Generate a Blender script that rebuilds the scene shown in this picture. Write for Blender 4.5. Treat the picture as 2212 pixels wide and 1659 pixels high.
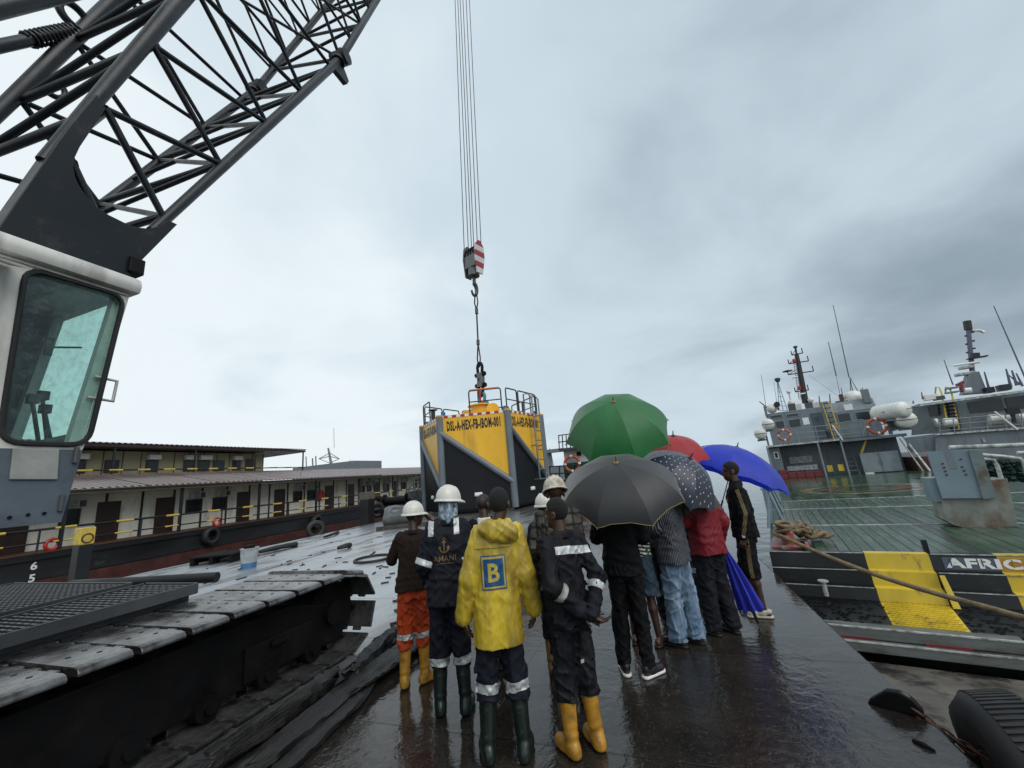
import bpy, bmesh, math, random
import numpy as np
from mathutils import Vector, Matrix, Quaternion
from mathutils.bvhtree import BVHTree

for o in list(bpy.data.objects):
    bpy.data.objects.remove(o, do_unlink=True)
scene = bpy.context.scene
COL = scene.collection
PI = math.pi
R_ = math.radians

# ------------------------------------------------------------------ camera
FPX, CX, CY = 850.0, 1106.0, 829.5          # focal length and centre of a 2212 x 1659 frame
CAMZ = 1.86
_y = np.array([1420 - CX, -(998 - CY), -FPX]); _y /= np.linalg.norm(_y)
_z = np.array([690 - CX, 3250 + CY, -FPX]); _z /= np.linalg.norm(_z)
_z = _z - _y * (_z @ _y); _z /= np.linalg.norm(_z)
_x = np.cross(_y, _z)
CR = np.array([_x, _y, _z])                  # camera to world
cam = bpy.data.cameras.new('camera')
cam.sensor_width = 36.0
cam.sensor_fit = 'HORIZONTAL'
cam.lens = FPX / 2212 * 36
cam.clip_start = 0.05
cam.clip_end = 3000
cam_o = bpy.data.objects.new('camera', cam)
COL.objects.link(cam_o)
m4 = Matrix.Identity(4)
for i in range(3):
    for j in range(3):
        m4[i][j] = CR[i, j]
m4[2][3] = CAMZ
cam_o.matrix_world = m4
scene.camera = cam_o


def ray(u, v):
    return CR @ np.array([u - CX, -(v - CY), -FPX])


def at_z(u, v, z):
    d = ray(u, v); t = (z - CAMZ) / d[2]
    return Vector((d[0] * t, d[1] * t, z))


def at_y(u, v, y):
    d = ray(u, v); t = y / d[1]
    return Vector((d[0] * t, y, CAMZ + d[2] * t))


def at_x(u, v, x):
    d = ray(u, v); t = x / d[0]
    return Vector((x, d[1] * t, CAMZ + d[2] * t))


# ------------------------------------------------------------------ light
SUN_EL, SUN_AZ = 44.0, 122.0                 # degrees; azimuth from +Y, clockwise
world = bpy.data.worlds.new('World')
scene.world = world
world.use_nodes = True
wn, wl = world.node_tree.nodes, world.node_tree.links
wn.clear()


def N(nodes, t, **kw):
    n = nodes.new(t)
    for k, v in kw.items():
        setattr(n, k, v)
    return n


w_out = N(wn, 'ShaderNodeOutputWorld')
w_bg = N(wn, 'ShaderNodeBackground')
w_bg.inputs['Strength'].default_value = 0.1
w_sky = N(wn, 'ShaderNodeTexSky', sky_type='NISHITA')
w_sky.sun_disc = False
w_sky.sun_elevation = R_(SUN_EL)
w_sky.sun_rotation = R_(SUN_AZ)
w_sky.air_density = 1.5
w_sky.dust_density = 4.0
w_tc = N(wn, 'ShaderNodeTexCoord')
w_sep = N(wn, 'ShaderNodeSeparateXYZ')
wl.new(w_tc.outputs['Generated'], w_sep.inputs[0])


def wmath(op, a, b=None, c=None, clamp=False):
    n = N(wn, 'ShaderNodeMath', operation=op)
    n.use_clamp = clamp
    for i, v in enumerate((a, b, c)):
        if v is None:
            continue
        if isinstance(v, (int, float)):
            n.inputs[i].default_value = v
        else:
            wl.new(v, n.inputs[i])
    return n.outputs[0]


zz = wmath('MAXIMUM', w_sep.outputs['Z'], 0.0)
den = wmath('ADD', zz, 0.28)
cxx = wmath('DIVIDE', w_sep.outputs['X'], den)
cyy = wmath('DIVIDE', w_sep.outputs['Y'], den)
w_cmb = N(wn, 'ShaderNodeCombineXYZ')
wl.new(cxx, w_cmb.inputs[0]); wl.new(cyy, w_cmb.inputs[1])
w_n1 = N(wn, 'ShaderNodeTexNoise')            # soft decks of cloud
w_n1.inputs['Scale'].default_value = 1.5
w_n1.inputs['Detail'].default_value = 5.0
w_n1.inputs['Roughness'].default_value = 0.5
w_n1.inputs['Distortion'].default_value = 0.35
wl.new(w_cmb.outputs[0], w_n1.inputs['Vector'])
w_map2 = N(wn, 'ShaderNodeMapping')
w_map2.inputs['Location'].default_value = (3.1, 7.7, 0)
w_map2.inputs['Scale'].default_value = (0.33, 0.33, 1)
wl.new(w_cmb.outputs[0], w_map2.inputs[0])
w_n2 = N(wn, 'ShaderNodeTexNoise')            # the very large light and dark fields
w_n2.inputs['Scale'].default_value = 0.9
w_n2.inputs['Detail'].default_value = 2.0
wl.new(w_map2.outputs[0], w_n2.inputs['Vector'])
# a rain front stands in the +X quarter: the deck of cloud is thicker there
front = wmath('MULTIPLY_ADD', w_sep.outputs['X'], 0.62, wmath('MULTIPLY', w_sep.outputs['Y'], 0.12))
dens = wmath('ADD', wmath('MULTIPLY', w_n1.outputs[0], 0.58), wmath('MULTIPLY', w_n2.outputs[0], 0.50))
dens = wmath('ADD', dens, wmath('MULTIPLY', front, 0.55))
low = wmath('SUBTRACT', 1.0, wmath('MULTIPLY', zz, 1.5), clamp=True)
dens = wmath('ADD', dens, wmath('MULTIPLY', low, 0.02))
dens = wmath('ADD', dens, 0.045)
w_rmp = N(wn, 'ShaderNodeValToRGB')
wl.new(dens, w_rmp.inputs[0])
cr = w_rmp.color_ramp
cr.interpolation = 'EASE'
cr.elements[0].position = 0.40; cr.elements[0].color = (0.88, 0.96, 1.0, 1)
cr.elements[1].position = 1.02; cr.elements[1].color = (0.275, 0.352, 0.42, 1)
e = cr.elements.new(0.64); e.color = (0.63, 0.75, 0.835, 1)
w_mul = N(wn, 'ShaderNodeMixRGB', blend_type='MULTIPLY')
w_mul.inputs[0].default_value = 1.0
wl.new(w_rmp.outputs[0], w_mul.inputs[1])
w_mul.inputs[2].default_value = (7.3, 7.3, 7.3, 1)
w_mix = N(wn, 'ShaderNodeMixRGB')
w_mix.inputs[0].default_value = 0.96
wl.new(w_sky.outputs[0], w_mix.inputs[1]); wl.new(w_mul.outputs[0], w_mix.inputs[2])
wl.new(w_mix.outputs[0], w_bg.inputs['Color'])
wl.new(w_bg.outputs[0], w_out.inputs[0])

sun = bpy.data.lights.new('sun', 'SUN')
sun.energy = 1.4
sun.angle = R_(50)
sun.color = (1.0, 0.97, 0.93)
sun_o = bpy.data.objects.new('sun', sun)
COL.objects.link(sun_o)
_sd = Vector((math.sin(R_(SUN_AZ)) * math.cos(R_(SUN_EL)), math.cos(R_(SUN_AZ)) * math.cos(R_(SUN_EL)), math.sin(R_(SUN_EL))))
sun_o.rotation_euler = _sd.to_track_quat('Z', 'Y').to_euler()

scene.view_settings.view_transform = 'Standard'
scene.view_settings.look = 'None'
scene.view_settings.exposure = 0.42
scene.view_settings.gamma = 1.0
scene.view_settings.use_curve_mapping = False
scene.render.engine = 'CYCLES'
scene.cycles.max_bounces = 6
scene.cycles.use_denoising = True

# ------------------------------------------------------------------ materials
MATS = {}


def mat(name, col, rough=0.5, metal=0.0, var=0.25, vscale=2.5, bump=0.0, bscale=30.0, col2=None, thr=0.6, soft=0.12,
        mscale=None, stretch=(1, 1, 1), rvar=0.12, coat=0.0, spec=0.5, sheen=0.0):
    """Principled material; large noise varies the value, an optional second colour shows in patches."""
    if name in MATS:
        return MATS[name]
    m = bpy.data.materials.new(name)
    m.use_nodes = True
    nt = m.node_tree
    nd, lk = nt.nodes, nt.links
    b = nd['Principled BSDF']
    tc = N(nd, 'ShaderNodeTexCoord')
    mp = N(nd, 'ShaderNodeMapping')
    mp.inputs['Scale'].default_value = stretch
    lk.new(tc.outputs['Object'], mp.inputs[0])
    n1 = N(nd, 'ShaderNodeTexNoise')
    n1.inputs['Scale'].default_value = vscale
    n1.inputs['Detail'].default_value = 6
    n1.inputs['Roughness'].default_value = 0.62
    lk.new(mp.outputs[0], n1.inputs['Vector'])
    r1 = N(nd, 'ShaderNodeMapRange')
    r1.inputs['From Min'].default_value = 0.3
    r1.inputs['From Max'].default_value = 0.7
    r1.inputs['To Min'].default_value = 1 - var
    r1.inputs['To Max'].default_value = 1 + var * 0.6
    lk.new(n1.outputs[0], r1.inputs[0])
    mx = N(nd, 'ShaderNodeMixRGB', blend_type='MULTIPLY')
    mx.inputs[0].default_value = 1
    mx.inputs[1].default_value = (*col, 1)
    lk.new(r1.outputs[0], mx.inputs[2])
    out = mx.outputs[0]
    if col2 is not None:
        n2 = N(nd, 'ShaderNodeTexNoise')
        n2.inputs['Scale'].default_value = mscale or vscale * 1.7
        n2.inputs['Detail'].default_value = 8
        n2.inputs['Roughness'].default_value = 0.65
        mp2 = N(nd, 'ShaderNodeMapping')
        mp2.inputs['Location'].default_value = (5.3, 1.7, 9.1)
        lk.new(mp.outputs[0], mp2.inputs[0])
        lk.new(mp2.outputs[0], n2.inputs['Vector'])
        r2 = N(nd, 'ShaderNodeMapRange')
        r2.inputs['From Min'].default_value = thr - soft
        r2.inputs['From Max'].default_value = thr + soft
        lk.new(n2.outputs[0], r2.inputs[0])
        mx2 = N(nd, 'ShaderNodeMixRGB')
        mx2.inputs[2].default_value = (*col2, 1)
        lk.new(r2.outputs[0], mx2.inputs[0])
        lk.new(out, mx2.inputs[1])
        out = mx2.outputs[0]
    lk.new(out, b.inputs['Base Color'])
    rr = N(nd, 'ShaderNodeMapRange')
    rr.inputs['From Min'].default_value = 0.3
    rr.inputs['From Max'].default_value = 0.7
    rr.inputs['To Min'].default_value = max(0.02, rough - rvar)
    rr.inputs['To Max'].default_value = min(1, rough + rvar)
    lk.new(n1.outputs[0], rr.inputs[0])
    lk.new(rr.outputs[0], b.inputs['Roughness'])
    b.inputs['Metallic'].default_value = metal
    b.inputs['Specular IOR Level'].default_value = spec
    b.inputs['Coat Weight'].default_value = coat
    b.inputs['Coat Roughness'].default_value = 0.12
    b.inputs['Sheen Weight'].default_value = sheen
    if bump > 0:
        n3 = N(nd, 'ShaderNodeTexNoise')
        n3.inputs['Scale'].default_value = bscale
        n3.inputs['Detail'].default_value = 4
        lk.new(mp.outputs[0], n3.inputs['Vector'])
        bp = N(nd, 'ShaderNodeBump')
        bp.inputs['Strength'].default_value = bump
        bp.inputs['Distance'].default_value = 0.01
        lk.new(n3.outputs[0], bp.inputs['Height'])
        lk.new(bp.outputs[0], b.inputs['Normal'])
    MATS[name] = m
    return m


def flat(name, col, rough=0.5, metal=0.0, **kw):
    return mat(name, col, rough, metal, var=kw.pop('var', 0.12), **kw)


def glass(name, col, rough=0.03, alpha=0.35):
    """Tinted pane: part transparent, part mirror, by real Fresnel."""
    if name in MATS:
        return MATS[name]
    m = bpy.data.materials.new(name)
    m.use_nodes = True
    nd, lk = m.node_tree.nodes, m.node_tree.links
    nd.clear()
    o = N(nd, 'ShaderNodeOutputMaterial')
    t = N(nd, 'ShaderNodeBsdfTransparent'); t.inputs[0].default_value = (*col, 1)
    g = N(nd, 'ShaderNodeBsdfGlossy'); g.inputs['Roughness'].default_value = rough
    f = N(nd, 'ShaderNodeFresnel')
    ge = N(nd, 'ShaderNodeNewGeometry'); mr = N(nd, 'ShaderNodeMapRange'); mr.inputs['To Min'].default_value = 1.5; mr.inputs['To Max'].default_value = 1 / 1.5
    lk.new(ge.outputs['Backfacing'], mr.inputs[0]); lk.new(mr.outputs[0], f.inputs[0])
    x = N(nd, 'ShaderNodeMixShader')
    lk.new(f.outputs[0], x.inputs[0]); lk.new(t.outputs[0], x.inputs[1]); lk.new(g.outputs[0], x.inputs[2])
    # dried rain marks and beads on the pane
    tc = N(nd, 'ShaderNodeTexCoord'); nz = N(nd, 'ShaderNodeTexNoise'); nz.inputs['Scale'].default_value = 16; nz.inputs['Detail'].default_value = 9; nz.inputs['Roughness'].default_value = .75
    lk.new(tc.outputs['Object'], nz.inputs['Vector'])
    m2 = N(nd, 'ShaderNodeMapRange'); m2.inputs['From Min'].default_value = .48; m2.inputs['From Max'].default_value = .72; m2.inputs['To Max'].default_value = .22; lk.new(nz.outputs[0], m2.inputs[0])
    df = N(nd, 'ShaderNodeBsdfDiffuse'); df.inputs[0].default_value = (.22, .26, .25, 1)
    x2 = N(nd, 'ShaderNodeMixShader'); lk.new(m2.outputs[0], x2.inputs[0]); lk.new(x.outputs[0], x2.inputs[1]); lk.new(df.outputs[0], x2.inputs[2])
    lk.new(x2.outputs[0], o.inputs[0])
    MATS[name] = m
    return m


# ------------------------------------------------------------------ mesh tools
def V(*a):
    return Vector(a if len(a) == 3 else a[0])


class MB:
    def __init__(s):
        s.v, s.f = [], []

    def add(s, vs, fs):
        b = len(s.v)
        s.v += [tuple(p) for p in vs]
        s.f += [tuple(b + i for i in f) for f in fs]
        return s

    def box(s, c, size, rot=None):
        c = Vector(c); h = Vector(size) / 2
        M = rot if rot is not None else Matrix.Identity(3)
        vs = [c + M @ Vector((sx * h.x, sy * h.y, sz * h.z)) for sx in (-1, 1) for sy in (-1, 1) for sz in (-1, 1)]
        return s.add(vs, [(0, 1, 3, 2), (4, 6, 7, 5), (0, 4, 5, 1), (2, 3, 7, 6), (0, 2, 6, 4), (1, 5, 7, 3)])

    def bb(s, a, b):
        a, b = Vector(a), Vector(b)
        return s.box((a + b) / 2, [abs(x) for x in (b - a)])

    def quad(s, a, b, c, d):
        return s.add([a, b, c, d], [(0, 1, 2, 3)])

    def prism(s, poly, a, b):
        """poly of 3-D points, extruded by vector b (a ignored offset)."""
        n = len(poly)
        a = Vector(a); b = Vector(b)
        vs = [Vector(p) + a for p in poly] + [Vector(p) + b for p in poly]
        fs = [tuple(range(n))[::-1], tuple(range(n, 2 * n))]
        fs += [(i, (i + 1) % n, n + (i + 1) % n, n + i) for i in range(n)]
        return s.add(vs, fs)

    def cyl(s, a, b, r0, r1=None, seg=10, cap=True):
        a, b = Vector(a), Vector(b)
        r1 = r0 if r1 is None else r1
        z = (b - a).normalized()
        x = z.orthogonal().normalized(); y = z.cross(x)
        vs, fs = [], []
        for p, r in ((a, r0), (b, r1)):
            for i in range(seg):
                t = 2 * PI * i / seg
                vs.append(p + x * (r * math.cos(t)) + y * (r * math.sin(t)))
        fs = [(i, (i + 1) % seg, seg + (i + 1) % seg, seg + i) for i in range(seg)]
        if cap:
            fs += [tuple(range(seg))[::-1], tuple(range(seg, 2 * seg))]
        return s.add(vs, fs)

    def tube(s, pts, r, seg=8, closed=False, cap=True):
        pts = [Vector(p) for p in pts]
        n = len(pts)
        rs = r if isinstance(r, (list, tuple)) else [r] * n
        up = None
        vs = []
        for i, p in enumerate(pts):
            if closed:
                t = (pts[(i + 1) % n] - pts[i - 1]).normalized()
            else:
                t = (pts[min(i + 1, n - 1)] - pts[max(i - 1, 0)]).normalized()
            if up is None:
                up = t.orthogonal().normalized()
            up = (up - t * up.dot(t))
            up = up.normalized() if up.length > 1e-6 else t.orthogonal().normalized()
            w = t.cross(up)
            for k in range(seg):
                a = 2 * PI * k / seg
                vs.append(p + up * (rs[i] * math.cos(a)) + w * (rs[i] * math.sin(a)))
        fs = []
        m = n if closed else n - 1
        for i in range(m):
            j = (i + 1) % n
            for k in range(seg):
                l = (k + 1) % seg
                fs.append((i * seg + k, i * seg + l, j * seg + l, j * seg + k))
        if cap and not closed:
            fs += [tuple(range(seg))[::-1], tuple(range((n - 1) * seg, n * seg))]
        return s.add(vs, fs)

    def lathe(s, prof, seg=24, M=None, cap=True):
        """prof of (r, z); around local z; M a 4x4."""
        vs, fs = [], []
        n = len(prof)
        for r, z in prof:
            for k in range(seg):
                a = 2 * PI * k / seg
                p = Vector((r * math.cos(a), r * math.sin(a), z))
                vs.append(M @ p if M else p)
        for i in range(n - 1):
            for k in range(seg):
                l = (k + 1) % seg
                fs.append((i * seg + k, i * seg + l, (i + 1) * seg + l, (i + 1) * seg + k))
        if cap:
            fs += [tuple(range(seg))[::-1], tuple(range((n - 1) * seg, n * seg))]
        return s.add(vs, fs)

    def torus(s, c, axis, R, r, seg=24, rs=10, fl=1.0):
        c = Vector(c); z = Vector(axis).normalized()
        x = z.orthogonal().normalized(); y = z.cross(x)
        vs, fs = [], []
        for i in range(seg):
            a = 2 * PI * i / seg
            d = x * math.cos(a) + y * math.sin(a)
            for k in range(rs):
                t = 2 * PI * k / rs
                vs.append(c + d * (R + r * math.cos(t)) + z * (r * fl * math.sin(t)))
        for i in range(seg):
            for k in range(rs):
                j, l = (i + 1) % seg, (k + 1) % rs
                fs.append((i * rs + k, j * rs + k, j * rs + l, i * rs + l))
        return s.add(vs, fs)

    def mesh(s, name, bevel=0.0, smooth=None):
        me = bpy.data.meshes.new(name)
        me.from_pydata([tuple(v) for v in s.v], [], s.f)
        bm = bmesh.new(); bm.from_mesh(me)
        bmesh.ops.recalc_face_normals(bm, faces=bm.faces)
        if bevel > 0:
            es = [e for e in bm.edges if len(e.link_faces) == 2 and e.calc_face_angle(0) > 0.5]
            bmesh.ops.bevel(bm, geom=es, offset=bevel, segments=2, profile=0.6, affect='EDGES', clamp_overlap=True)
        bm.to_mesh(me); bm.free()
        if smooth is not None:
            me.polygons.foreach_set('use_smooth', [True] * len(me.polygons))
            me.set_sharp_from_angle(angle=R_(smooth))
        return me

    def build(s, name, m, parent=None, bevel=0.0, smooth=None, **tags):
        me = s.mesh(name, bevel, smooth)
        return link(name, me, m, parent, **tags)


def link(name, me, m=None, parent=None, **tags):
    if m is not None and me is not None and len(me.materials) == 0:
        me.materials.append(m)
    o = bpy.data.objects.new(name, me)
    COL.objects.link(o)
    if parent is not None:
        o.parent = parent
    tag(o, **tags)
    return o


def tag(o, label=None, cat=None, group=None, kind=None):
    if label: o['label'] = label
    if cat: o['category'] = cat
    if group: o['group'] = group
    if kind: o['kind'] = kind
    return o


def empty(name, loc=(0, 0, 0), rz=0.0, **tags):
    o = bpy.data.objects.new(name, None)
    COL.objects.link(o)
    o.location = loc
    o.rotation_euler = (0, 0, rz)
    o.empty_display_size = 0.1
    return tag(o, **tags)


def copy_tree(o, parent=None):
    c = o.copy(); COL.objects.link(c); c.parent = parent
    for ch in list(o.children):
        copy_tree(ch, c)
    return c


def text_mesh(body, size=1.0, bold=0.0, xs=1.0, ext=0.0, align='CENTER', shear=0.0, space=1.0):
    cu = bpy.data.curves.new('text', 'FONT')
    cu.body = body; cu.size = size; cu.offset = bold; cu.extrude = ext
    cu.align_x = align; cu.align_y = 'CENTER'; cu.resolution_u = 3; cu.shear = shear; cu.space_character = space
    o = bpy.data.objects.new('text', cu); COL.objects.link(o)
    dg = bpy.context.evaluated_depsgraph_get(); dg.update()
    me = bpy.data.meshes.new_from_object(o.evaluated_get(dg))
    bpy.data.objects.remove(o, do_unlink=True); bpy.data.curves.remove(cu)
    for v in me.vertices:
        v.co.x *= xs
    me.materials.clear()
    return me


def place(me, origin, xdir, ydir):
    """Move a flat text mesh into 3-D: its x along xdir, its y along ydir."""
    x = Vector(xdir).normalized(); y = Vector(ydir).normalized(); z = x.cross(y)
    M = Matrix((x, y, z)).transposed().to_4x4(); M.translation = Vector(origin)
    me.transform(M)
    return me


rnd = random.Random(7)


# ------------------------------------------------------------------ noise and distance-field modelling
def _hash(i, j, k):
    n = (i * 374761393 + j * 668265263 + k * 1274126177) & 0x7fffffff
    n = ((n ^ (n >> 13)) * 1103515245) & 0x7fffffff
    n = (n ^ (n >> 16)) & 0xffff
    return n / 65535.0


def vnoise(p):
    f = np.floor(p).astype(np.int64); t = p - f
    t = t * t * (3 - 2 * t)
    o = 0
    for dx in (0, 1):
        for dy in (0, 1):
            for dz in (0, 1):
                w = (t[..., 0] if dx else 1 - t[..., 0]) * (t[..., 1] if dy else 1 - t[..., 1]) * (t[..., 2] if dz else 1 - t[..., 2])
                o = o + w * _hash(f[..., 0] + dx, f[..., 1] + dy, f[..., 2] + dz)
    return o


class SDF:
    def __init__(s, lo, hi, h):
        s.lo = np.array(lo, float); s.h = h
        s.n = np.ceil((np.array(hi) - s.lo) / h).astype(int) + 1
        s.g = np.full(s.n, 1.0, np.float32)

    def _sub(s, lo, hi):
        a = np.clip(np.floor((np.array(lo) - s.lo) / s.h).astype(int), 0, s.n)
        b = np.clip(np.ceil((np.array(hi) - s.lo) / s.h).astype(int) + 1, 0, s.n)
        if np.any(b <= a):
            return None, None
        ax = [s.lo[i] + s.h * np.arange(a[i], b[i]) for i in range(3)]
        P = np.stack(np.meshgrid(*ax, indexing='ij'), -1)
        return (slice(a[0], b[0]), slice(a[1], b[1]), slice(a[2], b[2])), P

    def _mix(s, sl, d, k, sub=False):
        g = s.g[sl]
        if sub:
            s.g[sl] = -smin(-g, d, k) if k > 0 else np.maximum(g, -d)
        else:
            s.g[sl] = smin(g, d, k) if k > 0 else np.minimum(g, d)

    def cap(s, a, b, ra, rb=None, k=0.02, sub=False, grow=0.0):
        a = np.array(a, float); b = np.array(b, float); rb = ra if rb is None else rb
        ra += grow; rb += grow
        r = max(ra, rb) + k + 3 * s.h
        sl, P = s._sub(np.minimum(a, b) - r, np.maximum(a, b) + r)
        if sl is None: return s
        ba = b - a; L = max(ba @ ba, 1e-9)
        t = np.clip(((P - a) @ ba) / L, 0, 1)
        d = np.linalg.norm(P - a - t[..., None] * ba, axis=-1) - (ra + t * (rb - ra))
        s._mix(sl, d, k, sub)
        return s

    def ell(s, c, r, k=0.02, rot=None, sub=False, grow=0.0):
        c = np.array(c, float); r = np.array(r, float) + grow
        R = r.max() + k + 3 * s.h
        sl, P = s._sub(c - R, c + R)
        if sl is None: return s
        q = P - c
        if rot is not None:
            q = q @ rot
        l = np.linalg.norm(q / r, axis=-1); l2 = np.linalg.norm(q / (r * r), axis=-1)
        d = l * (l - 1) / np.maximum(l2, 1e-6)
        s._mix(sl, d, k, sub)
        return s

    def box(s, c, hs, rad=0.01, k=0.0, rot=None):
        c = np.array(c, float); hs = np.array(hs, float)
        R = np.linalg.norm(hs) + k + 3 * s.h
        sl, P = s._sub(c - R, c + R)
        if sl is None: return s
        q = P - c
        if rot is not None:
            q = q @ rot
        q = np.abs(q) - (hs - rad)
        d = np.linalg.norm(np.maximum(q, 0), axis=-1) + np.minimum(q.max(-1), 0) - rad
        s._mix(sl, d, k)
        return s

    def loft(s, st, k=0.03, pw=2.3):
        """st: list of (z, rx, ry, cx, cy); superellipse sections, closed flat at both ends."""
        st = sorted(st); A = np.array(st, float)
        R = max(A[:, 1].max(), A[:, 2].max()) + k + 3 * s.h
        sl, P = s._sub((A[:, 3].min() - R, A[:, 4].min() - R, A[0, 0] - k - 3 * s.h), (A[:, 3].max() + R, A[:, 4].max() + R, A[-1, 0] + k + 3 * s.h))
        if sl is None: return s
        z = P[..., 2]
        f = [np.interp(z[0, 0, :], A[:, 0], A[:, i])[None, None, :] for i in range(1, 5)]
        x = np.abs(P[..., 0] - f[2]) / f[0]; y = np.abs(P[..., 1] - f[3]) / f[1]
        d = ((x ** pw + y ** pw) ** (1 / pw) - 1) * np.minimum(f[0], f[1])
        d = np.maximum(d, np.maximum(A[0, 0] - z, z - A[-1, 0]))
        s._mix(sl, d, k)
        return s

    def shape(s, fn, band=0.036):
        """add fn(P) to the field near the surface."""
        m = np.argwhere(np.abs(s.g) < band)
        P = s.lo + s.h * m
        s.g[m[:, 0], m[:, 1], m[:, 2]] += fn(P).astype(np.float32)
        return s

    def clip(s, fn):
        ax = [s.lo[i] + s.h * np.arange(s.n[i]) for i in range(3)]
        P = np.stack(np.meshgrid(*ax, indexing='ij'), -1)
        s.g = np.maximum(s.g, fn(P).astype(np.float32))
        return s

    def mesh(s, name):
        g = s.g; g = np.pad(g, 1, constant_values=1.0); lo = s.lo - s.h
        ins = g < 0
        c = sum(ins[i:ins.shape[0] - 1 + i, j:ins.shape[1] - 1 + j, k:ins.shape[2] - 1 + k].astype(np.int8)
                for i in (0, 1) for j in (0, 1) for k in (0, 1))
        act = np.argwhere((c > 0) & (c < 8))
        idx = np.full(c.shape, -1, np.int64)
        idx[act[:, 0], act[:, 1], act[:, 2]] = np.arange(len(act))
        acc = np.zeros((len(act), 3)); cnt = np.zeros(len(act))
        for ax in range(3):
            o1, o2 = [a for a in range(3) if a != ax]
            for i in (0, 1):
                for j in (0, 1):
                    p = act.copy(); p[:, o1] += i; p[:, o2] += j
                    q = p.copy(); q[:, ax] += 1
                    a = g[p[:, 0], p[:, 1], p[:, 2]]; b = g[q[:, 0], q[:, 1], q[:, 2]]
                    m = (a < 0) != (b < 0)
                    t = np.where(m, a / np.where(m, a - b, 1), 0)
                    pos = p.astype(float); pos[:, ax] += t
                    acc[m] += pos[m]; cnt[m] += 1
        vs = acc / np.maximum(cnt, 1)[:, None] * s.h + lo
        faces = []
        for ax in range(3):
            o1, o2 = (ax + 1) % 3, (ax + 2) % 3
            a = np.take(ins, range(0, ins.shape[ax] - 1), ax); b = np.take(ins, range(1, ins.shape[ax]), ax)
            e = np.argwhere(a != b)
            e = e[(e[:, o1] > 0) & (e[:, o2] > 0)]
            fl = ins[e[:, 0], e[:, 1], e[:, 2]]
            q = []
            for d1, d2 in ((1, 1), (0, 1), (0, 0), (1, 0)):
                p = e.copy(); p[:, o1] -= d1; p[:, o2] -= d2
                q.append(idx[p[:, 0], p[:, 1], p[:, 2]])
            q = np.stack(q, 1)
            q[~fl] = q[~fl][:, ::-1]
            faces.append(q)
        F = np.concatenate(faces); F = F[(F >= 0).all(1)]
        me = bpy.data.meshes.new(name)
        me.vertices.add(len(vs)); me.vertices.foreach_set('co', vs.ravel())
        me.loops.add(len(F) * 4); me.loops.foreach_set('vertex_index', F.ravel().astype(np.int32))
        me.polygons.add(len(F))
        me.polygons.foreach_set('loop_start', np.arange(len(F), dtype=np.int32) * 4)
        me.polygons.foreach_set('use_smooth', np.ones(len(F), bool))
        me.update(calc_edges=True); me.validate()
        return me


def smin(a, b, k):
    h = np.clip(0.5 + 0.5 * (b - a) / k, 0, 1)
    return b + (a - b) * h - k * h * (1 - h)
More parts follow.
